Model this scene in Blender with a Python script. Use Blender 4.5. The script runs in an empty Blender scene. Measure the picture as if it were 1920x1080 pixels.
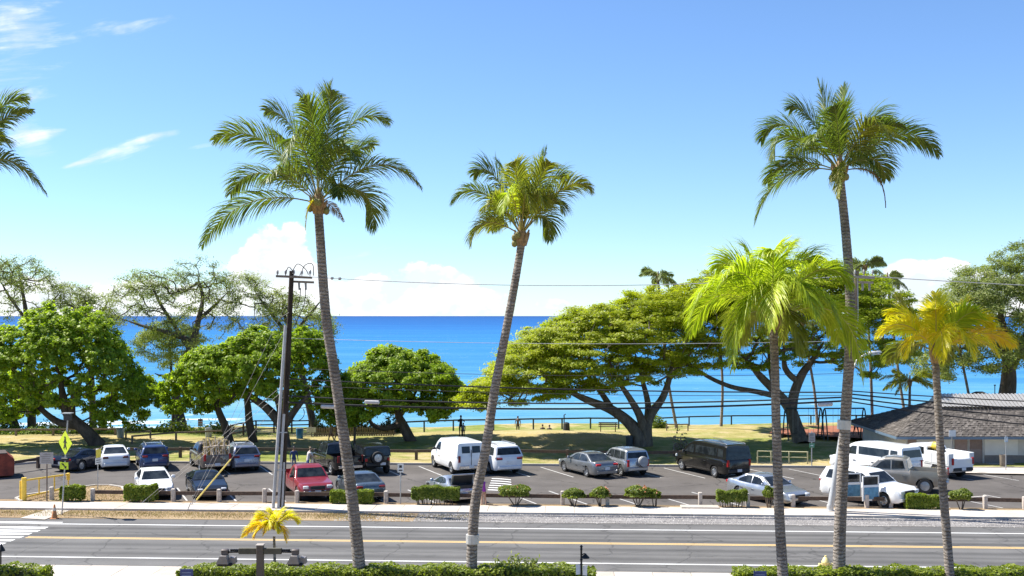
import bpy, math, random
import numpy as np
from mathutils import Vector, Matrix

random.seed(7)
RNG = np.random.default_rng(7)
R = math.radians
scene = bpy.context.scene
COL = scene.collection

# ------------------------------------------------------------------ camera
CAM_H = 10.2          # eye height in metres (upper floor balcony)
FOC = 2070.0          # focal length in units of 1/1920 of the picture width
HOR = 592.0           # picture row of the horizon (of 1080)
cam_d = bpy.data.cameras.new('camera')
cam = bpy.data.objects.new('camera', cam_d)
COL.objects.link(cam)
cam.location = (0, 0, CAM_H)
cam.rotation_euler = (R(90), 0, 0)
cam_d.sensor_width = 36.0
cam_d.lens = 36.0 * FOC / 1920.0
cam_d.shift_y = (HOR - 540.0) / 1920.0
cam_d.clip_start = 0.5
cam_d.clip_end = 90000
scene.camera = cam

# ------------------------------------------------------------------ light
SUN_AZ = (-8.8, 3.0)                      # towards the sun, seen from above
SUN_EL = R(53.5)
sun_d = bpy.data.lights.new('sun', 'SUN')
sun_d.energy = 5.0
sun_d.angle = R(0.53)
sun_d.color = (1.0, 0.955, 0.88)
sun = bpy.data.objects.new('sun', sun_d)
COL.objects.link(sun)
_h = math.hypot(*SUN_AZ)
SUN_DIR = Vector((SUN_AZ[0] / _h * math.cos(SUN_EL), SUN_AZ[1] / _h * math.cos(SUN_EL), math.sin(SUN_EL)))
sun.rotation_euler = SUN_DIR.to_track_quat('Z', 'Y').to_euler()
sun.location = (-60, 30, 90)

world = bpy.data.worlds.new('World')
scene.world = world
world.use_nodes = True
scene.view_settings.view_transform = 'Standard'
scene.view_settings.look = 'None'
scene.view_settings.gamma = 1.0
scene.view_settings.use_curve_mapping = False
scene.view_settings.exposure = 1.05
SKY_STRENGTH = 0.1
SKY_TINT = (0.66, 0.79, 0.95)

def build_world():
    nt = world.node_tree
    N, L = nt.nodes, nt.links
    N.clear()
    out = N.new('ShaderNodeOutputWorld')
    bg = N.new('ShaderNodeBackground')
    L.new(bg.outputs[0], out.inputs[0])
    sky = N.new('ShaderNodeTexSky')
    sky.sky_type = 'NISHITA'
    sky.sun_disc = False
    sky.sun_elevation = SUN_EL
    sky.sun_rotation = math.atan2(SUN_AZ[0], SUN_AZ[1])
    sky.altitude = 0
    sky.air_density = 0.9
    sky.dust_density = 0.1
    sky.ozone_density = 3.0
    tint = N.new('ShaderNodeMix'); tint.data_type = 'RGBA'; tint.blend_type = 'MULTIPLY'
    tint.inputs[0].default_value = 1.0
    L.new(sky.outputs[0], tint.inputs[6]); tint.inputs[7].default_value = (*SKY_TINT, 1)

    def M(op, a, b=None, c=None):
        n = N.new('ShaderNodeMath'); n.operation = op
        for i, v in enumerate((a, b, c)):
            if v is None: continue
            if isinstance(v, (int, float)): n.inputs[i].default_value = v
            else: L.new(v, n.inputs[i])
        return n.outputs[0]
    tc = N.new('ShaderNodeTexCoord')
    nrm = N.new('ShaderNodeVectorMath'); nrm.operation = 'NORMALIZE'
    L.new(tc.outputs['Generated'], nrm.inputs[0])
    sep = N.new('ShaderNodeSeparateXYZ'); L.new(nrm.outputs[0], sep.inputs[0])
    az = M('ARCTAN2', sep.outputs[0], sep.outputs[1])
    el = M('ARCSINE', sep.outputs[2])

    def noise(scale, detail, rough, vec, dist=0.0):
        n = N.new('ShaderNodeTexNoise'); n.inputs['Scale'].default_value = scale
        n.inputs['Detail'].default_value = detail; n.inputs['Roughness'].default_value = rough
        n.inputs['Distortion'].default_value = dist
        L.new(vec, n.inputs['Vector'])
        return n.outputs[0]
    def mapr(v, a, b, c=0.0, d=1.0, smooth=True):
        n = N.new('ShaderNodeMapRange'); n.interpolation_type = 'SMOOTHSTEP' if smooth else 'LINEAR'
        L.new(v, n.inputs[0])
        for i, x in enumerate((a, b, c, d)): n.inputs[1 + i].default_value = x
        return n.outputs[0]
    comb = N.new('ShaderNodeCombineXYZ'); L.new(az, comb.inputs[0]); L.new(M('MULTIPLY', el, 1.35), comb.inputs[1])
    n1 = noise(26, 7, 0.58, comb.outputs[0])
    # trade-wind cumulus: heaps of a few degrees standing on the horizon, all the way round
    blobs = [(525, 478, 62, 58), (500, 520, 70, 60), (560, 530, 60, 45), (545, 450, 32, 34),
             (700, 556, 95, 36), (800, 545, 75, 42), (835, 528, 60, 30), (905, 565, 62, 24), (770, 578, 180, 16),
             (1712, 530, 52, 34), (1770, 512, 38, 24), (1690, 550, 60, 30), (1035, 570, 30, 10),
             (60, 575, 170, 50), (290, 575, 160, 45), (1850, 560, 110, 40), (430, 572, 110, 36)]
    tot = None
    for px, py, rx, ry in blobs:
        a = math.atan((px - 960) / FOC); e = math.atan((HOR - py) / FOC * math.cos(a))
        dx = M('DIVIDE', M('SUBTRACT', az, a), rx / FOC)
        dy = M('DIVIDE', M('SUBTRACT', el, e), ry / FOC)
        d = M('SUBTRACT', 1.0, M('SQRT', M('ADD', M('MULTIPLY', dx, dx), M('MULTIPLY', dy, dy))))
        tot = d if tot is None else M('MAXIMUM', tot, d)
    # the same kind of heaps elsewhere round the horizon
    comb2 = N.new('ShaderNodeCombineXYZ'); L.new(M('MULTIPLY', az, 1.0), comb2.inputs[0]); L.new(M('MULTIPLY', el, 2.0), comb2.inputs[1])
    far = noise(4.0, 3, 0.5, comb2.outputs[0])
    away = mapr(M('ABSOLUTE', az), 0.5, 0.75)
    other = M('SUBTRACT', M('MULTIPLY', M('SUBTRACT', M('MULTIPLY', far, 3.2), 1.6), away), M('ADD', M('MULTIPLY', el, 6.0), M('MULTIPLY', M('SUBTRACT', 1.0, away), 3.0)))
    tot = M('MAXIMUM', tot, other)
    dens = M('ADD', M('ADD', tot, 0.12), M('MULTIPLY', M('SUBTRACT', n1, 0.5), 1.9))
    cum = mapr(dens, 0.04, 0.26)
    # thin high wisps
    blobs2 = [(30, 40, 110, 60, .75), (60, 262, 62, 46, .85), (215, 290, 100, 20, .6), (270, 262, 70, 12, .7), (160, 304, 50, 8, .6), (400, 268, 60, 8, .35),
              (20, 130, 90, 90, .5), (180, 40, 160, 30, .3), (620, 492, 240, 10, .2)]
    wis = None
    for px, py, rx, ry, am in blobs2:
        a = math.atan((px - 960) / FOC); e = math.atan((HOR - py) / FOC * math.cos(a))
        dx = M('DIVIDE', M('SUBTRACT', az, a), rx / FOC)
        ex = M('ADD', el, M('MULTIPLY', M('SUBTRACT', az, a), -0.26 if ry < 30 else 0.0))
        dy = M('DIVIDE', M('SUBTRACT', ex, e), ry / FOC)
        d = M('SUBTRACT', am, M('MULTIPLY', M('ADD', M('MULTIPLY', dx, dx), M('MULTIPLY', dy, dy)), am))
        wis = d if wis is None else M('MAXIMUM', wis, d)
    comb3 = N.new('ShaderNodeCombineXYZ'); L.new(az, comb3.inputs[0]); L.new(M('ADD', M('MULTIPLY', el, 5.0), M('MULTIPLY', az, -1.2)), comb3.inputs[1])
    n2 = noise(14, 6, 0.6, comb3.outputs[0], 0.4)
    wisp = M('MULTIPLY', mapr(M('ADD', wis, M('MULTIPLY', M('SUBTRACT', n2, 0.5), 2.6)), 0.25, 1.25), 0.8)
    # cloud colour with light from the upper left painted in: bright tops, faint grey-blue undersides
    sh = N.new('ShaderNodeVectorMath'); sh.operation = 'ADD'; L.new(comb.outputs[0], sh.inputs[0]); sh.inputs[1].default_value = (-0.012, 0.018, 0)
    n3 = noise(26, 5, 0.55, sh.outputs[0])
    lit = mapr(M('SUBTRACT', n1, n3), -0.12, 0.10)
    cc = N.new('ShaderNodeMix'); cc.data_type = 'RGBA'
    L.new(lit, cc.inputs[0])
    cc.inputs[6].default_value = (4.5, 4.9, 5.3, 1); cc.inputs[7].default_value = (6.3, 6.35, 6.4, 1)
    mx = N.new('ShaderNodeMix'); mx.data_type = 'RGBA'
    L.new(M('MINIMUM', M('ADD', M('MULTIPLY', cum, 0.93), wisp), 1.0), mx.inputs[0])
    L.new(tint.outputs[2], mx.inputs[6]); L.new(cc.outputs[2], mx.inputs[7])
    L.new(mx.outputs[2], bg.inputs[0])
    bg.inputs[1].default_value = SKY_STRENGTH
build_world()

# ------------------------------------------------------------------ helpers
def G(px, py, z=0.0):
    """ground point (height z) that the photograph shows at px,py"""
    d = (CAM_H - z) * FOC / (py - HOR)
    return Vector(((px - 960) * d / FOC, d, z))
def AT(px, py, d):
    return Vector(((px - 960) * d / FOC, d, CAM_H - (py - HOR) * d / FOC))
PIV = 53.0; CA, SA = math.cos(R(3)), math.sin(R(3))
def F(u, v, z=0.0):
    """street frame: u along the street, v across it (depth at the picture's middle)"""
    return Vector((CA * u + SA * (v - PIV), PIV + CA * (v - PIV) - SA * u, z))
def FU(px, v, z=0.0):
    """point on street-parallel line v that lies in picture column px"""
    k = (px - 960) / FOC
    # X = k*Y
    u = (k * (PIV + CA * (v - PIV)) - SA * (v - PIV)) / (CA + k * SA)
    return F(u, v, z)

def tag(o, label=None, cat=None, group=None, kind=None):
    if label: o['label'] = label
    if cat: o['category'] = cat
    if group: o['group'] = group
    if kind: o['kind'] = kind
    return o
def empty(name, loc=(0, 0, 0), rz=0.0, label=None, cat=None, group=None):
    o = bpy.data.objects.new(name, None)
    o.empty_display_size = 0.2
    COL.objects.link(o)
    o.location = loc; o.rotation_euler = (0, 0, rz)
    return tag(o, label, cat, group)
def link(name, me, parent=None, loc=None):
    o = bpy.data.objects.new(name, me)
    COL.objects.link(o)
    if parent is not None: o.parent = parent
    if loc is not None: o.location = loc
    return o

class MB:
    def __init__(s, M=None):
        s.v = []; s.f = []; s.mi = []; s.M = M; s.cur = 0
    def add(s, vs, fs):
        o = len(s.v)
        if s.M is not None: vs = [tuple(s.M @ Vector(p)) for p in vs]
        s.v.extend([tuple(p) for p in vs])
        s.f.extend([tuple(i + o for i in f) for f in fs])
        s.mi.extend([s.cur] * len(fs))
        return s
    def box(s, c, d, bev=0.0):
        x, y, z = c; a, b, e = d[0] / 2, d[1] / 2, d[2] / 2
        if bev <= 0:
            vs = [(x + i * a, y + j * b, z + k * e) for i in (-1, 1) for j in (-1, 1) for k in (-1, 1)]
            return s.add(vs, [(0, 1, 3, 2), (4, 6, 7, 5), (0, 4, 5, 1), (2, 3, 7, 6), (0, 2, 6, 4), (1, 5, 7, 3)])
        # chamfered vertical edges and top edge
        def ring(k, q):
            A, B = a - q, b - q; t = bev
            return [(x + A, y + B - t, k), (x + A - t, y + B, k), (x - A + t, y + B, k), (x - A, y + B - t, k),
                    (x - A, y - B + t, k), (x - A + t, y - B, k), (x + A - t, y - B, k), (x + A, y - B + t, k)]
        vs = ring(z - e, 0) + ring(z + e - bev, 0) + ring(z + e, bev * .9)
        fs = [(7, 6, 5, 4, 3, 2, 1, 0), tuple(range(16, 24))]
        for r in (0, 8):
            for i in range(8):
                j = (i + 1) % 8
                fs.append((r + i, r + j, r + 8 + j, r + 8 + i))
        return s.add(vs, fs)
    def tube(s, pts, rad, n=8, cap=True):
        pts = [Vector(p) for p in pts]; m = len(pts)
        if isinstance(rad, (int, float)): rad = [rad] * m
        vs = []; fs = []
        up = None
        for i in range(m):
            t = (pts[min(i + 1, m - 1)] - pts[max(i - 1, 0)])
            if t.length < 1e-9: t = Vector((0, 0, 1))
            t.normalize()
            if up is None:
                up = Vector((0, 0, 1)) if abs(t.z) < 0.9 else Vector((1, 0, 0))
            a = up - t * up.dot(t)
            if a.length < 1e-6: a = t.orthogonal()
            a.normalize(); b = t.cross(a); up = a
            for k in range(n):
                q = 2 * math.pi * k / n
                vs.append(pts[i] + (a * math.cos(q) + b * math.sin(q)) * rad[i])
        for i in range(m - 1):
            for k in range(n):
                l = (k + 1) % n
                fs.append((i * n + k, i * n + l, (i + 1) * n + l, (i + 1) * n + k))
        if cap:
            fs.append(tuple(reversed(range(n)))); fs.append(tuple(range((m - 1) * n, m * n)))
        return s.add(vs, fs)
    def lathe(s, prof, n=16, org=(0, 0, 0), axis='z'):
        vs = []; fs = []; m = len(prof)
        for r, h in prof:
            for k in range(n):
                q = 2 * math.pi * k / n
                a, b = r * math.cos(q), r * math.sin(q)
                p = (a, b, h) if axis == 'z' else ((a, h, b) if axis == 'y' else (h, a, b))
                vs.append((p[0] + org[0], p[1] + org[1], p[2] + org[2]))
        for i in range(m - 1):
            for k in range(n):
                l = (k + 1) % n
                f = (i * n + k, i * n + l, (i + 1) * n + l, (i + 1) * n + k)
                fs.append(f if axis != 'y' else tuple(reversed(f)))
        fs.append(tuple(range(n)) if axis == 'y' else tuple(reversed(range(n))))
        fs.append(tuple(reversed(range((m - 1) * n, m * n))) if axis == 'y' else tuple(range((m - 1) * n, m * n)))
        return s.add(vs, fs)
    def prism(s, poly, axis, a, b):
        """polygon in the plane normal to axis, extruded from a to b"""
        n = len(poly)
        def P(p, h):
            return {'x': (h, p[0], p[1]), 'y': (p[0], h, p[1]), 'z': (p[0], p[1], h)}[axis]
        vs = [P(p, a) for p in poly] + [P(p, b) for p in poly]
        fs = [tuple(range(n)), tuple(reversed(range(n, 2 * n)))]
        for i in range(n):
            j = (i + 1) % n
            fs.append((i, i + n, j + n, j))
        return s.add(vs, fs)
    def bar(s, p, q, w, h):
        """rectangular bar from p to q (w sideways, h upwards)"""
        p, q = Vector(p), Vector(q); t = (q - p).normalized()
        up = Vector((0, 0, 1)) if abs(t.z) < .95 else Vector((0, 1, 0))
        a = t.cross(up).normalized() * w / 2; b = a.cross(t).normalized() * h / 2
        vs = []
        for c in (p, q): vs += [c - a - b, c + a - b, c + a + b, c - a + b]
        return s.add(vs, [(0, 3, 2, 1), (4, 5, 6, 7), (0, 1, 5, 4), (1, 2, 6, 5), (2, 3, 7, 6), (3, 0, 4, 7)])
    def mesh(s, name, mats, smooth=None):
        me = bpy.data.meshes.new(name)
        me.from_pydata(s.v, [], s.f)
        for m in (mats if isinstance(mats, (list, tuple)) else [mats]): me.materials.append(m)
        if any(s.mi): me.polygons.foreach_set('material_index', s.mi)
        if smooth is not None:
            me.polygons.foreach_set('use_smooth', [True] * len(s.f))
            me.set_sharp_from_angle(angle=R(smooth))
        me.update()
        return me
    def build(s, name, mats, parent=None, loc=None, smooth=None):
        return link(name, s.mesh(name, mats, smooth), parent, loc)

def npmesh(name, verts, quads, mats, smooth=False):
    me = bpy.data.meshes.new(name)
    nv, nq = len(verts), len(quads); k = quads.shape[1]
    me.vertices.add(nv); me.vertices.foreach_set('co', np.ascontiguousarray(verts, dtype=np.float32).ravel())
    me.loops.add(nq * k); me.loops.foreach_set('vertex_index', np.ascontiguousarray(quads, dtype=np.int32).ravel())
    me.polygons.add(nq); me.polygons.foreach_set('loop_start', np.arange(0, nq * k, k, dtype=np.int32))
    if smooth: me.polygons.foreach_set('use_smooth', np.ones(nq, dtype=bool))
    for m in (mats if isinstance(mats, (list, tuple)) else [mats]): me.materials.append(m)
    me.update(calc_edges=True); me.validate()
    return me

# ------------------------------------------------------------------ materials
MATS = {}
def nodes_of(name):
    m = bpy.data.materials.new(name); m.use_nodes = True
    nt = m.node_tree; b = nt.nodes['Principled BSDF']
    return m, nt, b
def setp(b, **k):
    for n, v in k.items():
        b.inputs[n.replace('_', ' ')].default_value = v
def tex_noise(nt, scale, detail=4, rough=.55, vec=None, dist=0):
    n = nt.nodes.new('ShaderNodeTexNoise')
    n.inputs['Scale'].default_value = scale; n.inputs['Detail'].default_value = detail
    n.inputs['Roughness'].default_value = rough; n.inputs['Distortion'].default_value = dist
    if vec is not None: nt.links.new(vec, n.inputs['Vector'])
    return n.outputs[0]
def ramp(nt, fac, stops, interp='LINEAR'):
    n = nt.nodes.new('ShaderNodeValToRGB'); n.color_ramp.interpolation = interp
    e = n.color_ramp.elements
    while len(e) < len(stops): e.new(0.5)
    for i, (p, c) in enumerate(stops):
        e[i].position = p; e[i].color = (*c, 1) if len(c) == 3 else c
    nt.links.new(fac, n.inputs[0])
    return n.outputs[0]
def mixc(nt, fac, a, b, mode='MIX'):
    n = nt.nodes.new('ShaderNodeMix'); n.data_type = 'RGBA'; n.blend_type = mode
    for s, v in ((0, fac), (6, a), (7, b)):
        if isinstance(v, (int, float)): n.inputs[s].default_value = v
        elif isinstance(v, tuple): n.inputs[s].default_value = (*v, 1)
        else: nt.links.new(v, n.inputs[s])
    return n.outputs[2]
def mth(nt, op, a, b=None, c=None):
    n = nt.nodes.new('ShaderNodeMath'); n.operation = op
    for i, v in enumerate((a, b, c)):
        if v is None: continue
        if isinstance(v, (int, float)): n.inputs[i].default_value = v
        else: nt.links.new(v, n.inputs[i])
    return n.outputs[0]
def mrange(nt, v, a, b, c=0., d=1., smooth=True):
    n = nt.nodes.new('ShaderNodeMapRange'); n.interpolation_type = 'SMOOTHSTEP' if smooth else 'LINEAR'
    nt.links.new(v, n.inputs[0])
    for i, x in enumerate((a, b, c, d)): n.inputs[1 + i].default_value = x
    return n.outputs[0]
def bump(nt, b, h, strength=.3, dist=.02):
    n = nt.nodes.new('ShaderNodeBump'); n.inputs['Strength'].default_value = strength; n.inputs['Distance'].default_value = dist
    nt.links.new(h, n.inputs['Height']); nt.links.new(n.outputs[0], b.inputs['Normal'])
def objco(nt):
    return nt.nodes.new('ShaderNodeTexCoord').outputs['Object']
def geopos(nt):
    return nt.nodes.new('ShaderNodeNewGeometry').outputs['Position']
def stretch(nt, vec, sc, rot=(0, 0, 0)):
    n = nt.nodes.new('ShaderNodeMapping'); nt.links.new(vec, n.inputs[0])
    n.inputs['Scale'].default_value = sc; n.inputs['Rotation'].default_value = rot
    return n.outputs[0]

def mat(name, col, rough=.6, metal=0., var=.15, scale=6., bmp=0., spec=.5, coat=0., bscale=None):
    """plain surface with mottled colour and optional relief"""
    if name in MATS: return MATS[name]
    m, nt, b = nodes_of(name)
    co = objco(nt)
    n = tex_noise(nt, scale, 5, .6, co)
    lo = tuple(c * (1 - var) for c in col); hi = tuple(min(1, c * (1 + var)) for c in col)
    nt.links.new(ramp(nt, n, [(.3, lo), (.7, hi)]), b.inputs['Base Color'])
    setp(b, Roughness=rough, Metallic=metal, Specular_IOR_Level=spec, Coat_Weight=coat, Coat_Roughness=.06)
    if bmp > 0: bump(nt, b, tex_noise(nt, bscale or scale * 4, 4, .6, co), bmp, .02)
    MATS[name] = m
    return m
def paint(name, col, metal=.0, rough=.35, dirt=1.0, coat=.8):
    """car paint: lacquer over colour with a film of dust"""
    if name in MATS: return MATS[name]
    m, nt, b = nodes_of(name)
    co = objco(nt)
    n = tex_noise(nt, 1.7, 4, .6, co)
    z = nt.nodes.new('ShaderNodeSeparateXYZ'); nt.links.new(co, z.inputs[0])
    low = mrange(nt, z.outputs[2], .75, .2)
    dust = mth(nt, 'MULTIPLY', mth(nt, 'ADD', mth(nt, 'MULTIPLY', low, .3 * dirt), .05 * dirt), n)
    nt.links.new(mixc(nt, dust, col, (.30, .25, .19)), b.inputs['Base Color'])
    nt.links.new(mrange(nt, n, .3, .75, rough - .06, rough + .1), b.inputs['Roughness'])
    setp(b, Metallic=metal, Coat_Weight=coat, Coat_Roughness=.07)
    MATS[name] = m
    return m
def leafmat(name, cols, trans=.35, rough=.5, patch=.6, patch_scale=.5, spec=.35):
    """foliage: every leaf its own tone, loose patches of older and younger growth"""
    if name in MATS: return MATS[name]
    m, nt, b = nodes_of(name)
    g = nt.nodes.new('ShaderNodeNewGeometry')
    pn = tex_noise(nt, patch_scale, 3, .6, g.outputs['Position'])
    f = mth(nt, 'ADD', mth(nt, 'MULTIPLY', g.outputs['Random Per Island'], 1 - patch), mth(nt, 'MULTIPLY', mrange(nt, pn, .3, .7, 0, 1, False), patch))
    k = len(cols)
    c = ramp(nt, f, [(i / (k - 1) * .9 + .05, cc) for i, cc in enumerate(cols)])
    nt.links.new(c, b.inputs['Base Color'])
    setp(b, Roughness=rough, Specular_IOR_Level=spec)
    tr = nt.nodes.new('ShaderNodeBsdfTranslucent')
    nt.links.new(mixc(nt, 1.0, c, (1.15, 1.25, .5), 'MULTIPLY'), tr.inputs[0])
    mx = nt.nodes.new('ShaderNodeMixShader'); mx.inputs[0].default_value = trans
    nt.links.new(b.outputs[0], mx.inputs[1]); nt.links.new(tr.outputs[0], mx.inputs[2])
    nt.links.new(mx.outputs[0], nt.nodes['Material Output'].inputs[0])
    MATS[name] = m
    return m
# ------------------------------------------------------------------ setting: materials
def asphalt(name, lo, hi, streak=True, rough=.85, cracks=0.0, bands=None):
    m, nt, b = nodes_of(name)
    p = geopos(nt)
    rot = stretch(nt, p, (1, 1, 1), (0, 0, R(3)))
    fine = tex_noise(nt, 14, 4, .7, p)
    big = tex_noise(nt, .35, 4, .6, p)
    f = mth(nt, 'ADD', mth(nt, 'MULTIPLY', fine, .4), mth(nt, 'MULTIPLY', big, .6))
    if streak:
        st = tex_noise(nt, 1.0, 5, .6, stretch(nt, rot, (.03, 1.6, 1)))
        f = mth(nt, 'ADD', mth(nt, 'MULTIPLY', f, .55), mth(nt, 'MULTIPLY', st, .45))
    c = ramp(nt, f, [(.36, lo), (.64, hi)])
    if bands:                                    # polished wheel tracks and oil lines along the lanes
        sp = nt.nodes.new('ShaderNodeSeparateXYZ'); nt.links.new(rot, sp.inputs[0])
        wob = mth(nt, 'ADD', sp.outputs[1], mth(nt, 'MULTIPLY', mth(nt, 'SUBTRACT', big, .5), .35))
        tot = None
        for v, w, a in bands:
            vv = (F(0, v) .y) * CA + (F(0, v).x) * SA
            d = mth(nt, 'MULTIPLY', mrange(nt, mth(nt, 'ABSOLUTE', mth(nt, 'SUBTRACT', wob, vv)), w, 0), a)
            tot = d if tot is None else mth(nt, 'ADD', tot, d)
        c = mixc(nt, tot, c, tuple(x * .52 for x in lo))
    if cracks > 0:
        vo = nt.nodes.new('ShaderNodeTexVoronoi'); vo.feature = 'DISTANCE_TO_EDGE'; vo.inputs['Scale'].default_value = .22
        wv = nt.nodes.new('ShaderNodeVectorMath'); wv.operation = 'ADD'
        dn = nt.nodes.new('ShaderNodeTexNoise'); dn.inputs['Scale'].default_value = .9; dn.inputs['Detail'].default_value = 5
        nt.links.new(p, dn.inputs['Vector'])
        nt.links.new(p, wv.inputs[0]); nt.links.new(dn.outputs[1], wv.inputs[1]); nt.links.new(wv.outputs[0], vo.inputs['Vector'])
        cr = mrange(nt, vo.outputs[0], .012, .002, 0, cracks)
        c = mixc(nt, cr, c, tuple(x * .35 for x in lo))
        spots = mrange(nt, tex_noise(nt, .8, 3, .5, p), .62, .75, 0, .55)
        c = mixc(nt, spots, c, tuple(x * .55 for x in lo))
    nt.links.new(c, b.inputs['Base Color'])
    setp(b, Roughness=rough, Specular_IOR_Level=.3)
    bump(nt, b, fine, .35, .012)
    MATS[name] = m
    return m
def concrete(name, lo, hi, rough=.85):
    m, nt, b = nodes_of(name)
    p = geopos(nt)
    f = mth(nt, 'ADD', mth(nt, 'MULTIPLY', tex_noise(nt, .6, 5, .65, p), .6), mth(nt, 'MULTIPLY', tex_noise(nt, 9, 5, .7, p), .4))
    oi = nt.nodes.new('ShaderNodeObjectInfo')
    f = mth(nt, 'ADD', f, mth(nt, 'MULTIPLY', mth(nt, 'SUBTRACT', oi.outputs['Random'], .5), .16))
    c = ramp(nt, f, [(.34, lo), (.62, hi)])
    st = mrange(nt, tex_noise(nt, 1.7, 6, .7, p), .60, .72, 0, .35)
    nt.links.new(mixc(nt, st, c, tuple(x * .55 for x in lo)), b.inputs['Base Color'])
    setp(b, Roughness=rough, Specular_IOR_Level=.25)
    bump(nt, b, tex_noise(nt, 30, 4, .7, p), .25, .01)
    MATS[name] = m
    return m
def soil(name, stops, scale=1.2, bs=.5):
    m, nt, b = nodes_of(name)
    p = geopos(nt)
    f = mth(nt, 'ADD', mth(nt, 'MULTIPLY', tex_noise(nt, scale * .25, 4, .6, p), .5), mth(nt, 'MULTIPLY', tex_noise(nt, scale * 7, 5, .75, p), .5))
    nt.links.new(ramp(nt, f, stops), b.inputs['Base Color'])
    setp(b, Roughness=.95, Specular_IOR_Level=.15)
    bump(nt, b, tex_noise(nt, scale * 12, 5, .7, p), bs, .05)
    MATS[name] = m
    return m
def roadpaint(name, col, worn=.35):
    m, nt, b = nodes_of(name)
    p = geopos(nt)
    f = tex_noise(nt, 5, 6, .75, p)
    g = tex_noise(nt, .5, 3, .6, p)
    w = mth(nt, 'ADD', mth(nt, 'MULTIPLY', f, .7), mth(nt, 'MULTIPLY', g, .3))
    nt.links.new(mixc(nt, mrange(nt, w, .5, .68, 0, worn), col, (.11, .105, .10)), b.inputs['Base Color'])
    setp(b, Roughness=.7)
    MATS[name] = m
    return m

asphalt('asphalt_road', (.086, .084, .081), (.155, .150, .144), cracks=.45, bands=[(46.5, .55, .5), (48.3, .55, .5), (47.4, .35, .3), (50.3, .5, .55), (51.95, .5, .6), (51.1, .35, .3)])
asphalt('asphalt_lot', (.068, .060, .054), (.118, .106, .096), streak=False, cracks=.8)
concrete('concrete_walk', (.38, .335, .285), (.53, .475, .41))
concrete('concrete_kerb', (.36, .33, .29), (.52, .48, .43))
soil('dry_verge', [(.30, (.13, .085, .05)), (.48, (.27, .19, .11)), (.66, (.40, .31, .19))], 1.4)
soil('gravel_bed', [(.30, (.13, .12, .115)), (.5, (.25, .235, .225)), (.68, (.37, .35, .335))], 3.0, .9)
soil('earth', [(.3, (.10, .075, .045)), (.5, (.20, .155, .09)), (.7, (.30, .24, .14))], 1.0)
soil('red_mulch', [(.3, (.20, .075, .045)), (.7, (.36, .15, .09))], 2.0)
roadpaint('white_line', (.74, .74, .72), .25)
roadpaint('yellow_line', (.78, .52, .20), .25)
roadpaint('stall_line', (.46, .45, .43), .85)

def ground_mat():
    m, nt, b = nodes_of('shore_ground')
    p = geopos(nt)
    f = mth(nt, 'ADD', mth(nt, 'MULTIPLY', tex_noise(nt, .25, 4, .6, p), .5), mth(nt, 'MULTIPLY', tex_noise(nt, 6, 5, .75, p), .5))
    c = ramp(nt, f, [(.3, (.13, .10, .05)), (.5, (.24, .18, .09)), (.7, (.32, .26, .15))])
    sp = nt.nodes.new('ShaderNodeSeparateXYZ'); nt.links.new(p, sp.inputs[0])
    sand = mrange(nt, sp.outputs[2], -.5, -1.1)
    nt.links.new(mixc(nt, sand, c, (.52, .44, .33)), b.inputs['Base Color'])
    setp(b, Roughness=.95, Specular_IOR_Level=.15)
    bump(nt, b, tex_noise(nt, 9, 5, .7, p), .5, .05)
    return m
def lawn_mat():
    m, nt, b = nodes_of('lawn_grass')
    p = geopos(nt)
    big = tex_noise(nt, .09, 4, .6, p)
    mid = tex_noise(nt, .7, 5, .65, p)
    fine = tex_noise(nt, 9, 5, .8, stretch(nt, p, (1, .45, 1)))
    sp = nt.nodes.new('ShaderNodeSeparateXYZ'); nt.links.new(p, sp.inputs[0])
    green = ramp(nt, mth(nt, 'ADD', mth(nt, 'MULTIPLY', mid, .5), mth(nt, 'MULTIPLY', fine, .5)),
                 [(.30, (.100, .130, .022)), (.5, (.190, .220, .045)), (.7, (.285, .300, .080))])
    dry = ramp(nt, mth(nt, 'ADD', mth(nt, 'MULTIPLY', mid, .45), mth(nt, 'MULTIPLY', fine, .55)),
               [(.30, (.24, .19, .07)), (.5, (.38, .305, .13)), (.7, (.50, .41, .21))])
    tot = mrange(nt, mth(nt, 'ADD', mth(nt, 'MULTIPLY', big, .7), mth(nt, 'MULTIPLY', mid, .3)), .43, .58, 0, .85)
    # ground worn bare where people walk: (x, y, rx, ry)
    for cx, cy, rx, ry, a in ((2.5, 89, 9, 4.2, 1.0), (-38, 89, 15, 3.2, 1.0), (-20, 88, 11, 3.2, .8), (6, 95, 16, 1.6, .8), (-1, 80.5, 9, 1.4, .3), (20, 92, 10, 1.5, .6), (-6, 93, 9, 2, .8), (-26, 83, 5, 3, .7), (20, 75.6, 9, 1.8, 1.0), (-32, 75, 5, 2, .9)):
        dx = mth(nt, 'DIVIDE', mth(nt, 'SUBTRACT', sp.outputs[0], cx), rx)
        dy = mth(nt, 'DIVIDE', mth(nt, 'SUBTRACT', sp.outputs[1], cy), ry)
        d = mth(nt, 'ADD', mth(nt, 'SQRT', mth(nt, 'ADD', mth(nt, 'MULTIPLY', dx, dx), mth(nt, 'MULTIPLY', dy, dy))), mth(nt, 'MULTIPLY', mth(nt, 'SUBTRACT', mid, .5), 1.2))
        tot = mth(nt, 'MAXIMUM', tot, mrange(nt, d, 1.15, .6, 0, a))
    bare = mth(nt, 'MULTIPLY', mrange(nt, mth(nt, 'ADD', mid, mth(nt, 'MULTIPLY', fine, .4)), .70, .86), tot)
    c = mixc(nt, tot, green, dry)
    c = mixc(nt, mth(nt, 'MULTIPLY', bare, .8), c, (.42, .33, .21))
    nt.links.new(c, b.inputs['Base Color'])
    setp(b, Roughness=.9, Specular_IOR_Level=.15)
    bump(nt, b, tex_noise(nt, 16, 4, .8, p), .7, .06)
    MATS['lawn'] = m
    return m
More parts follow.
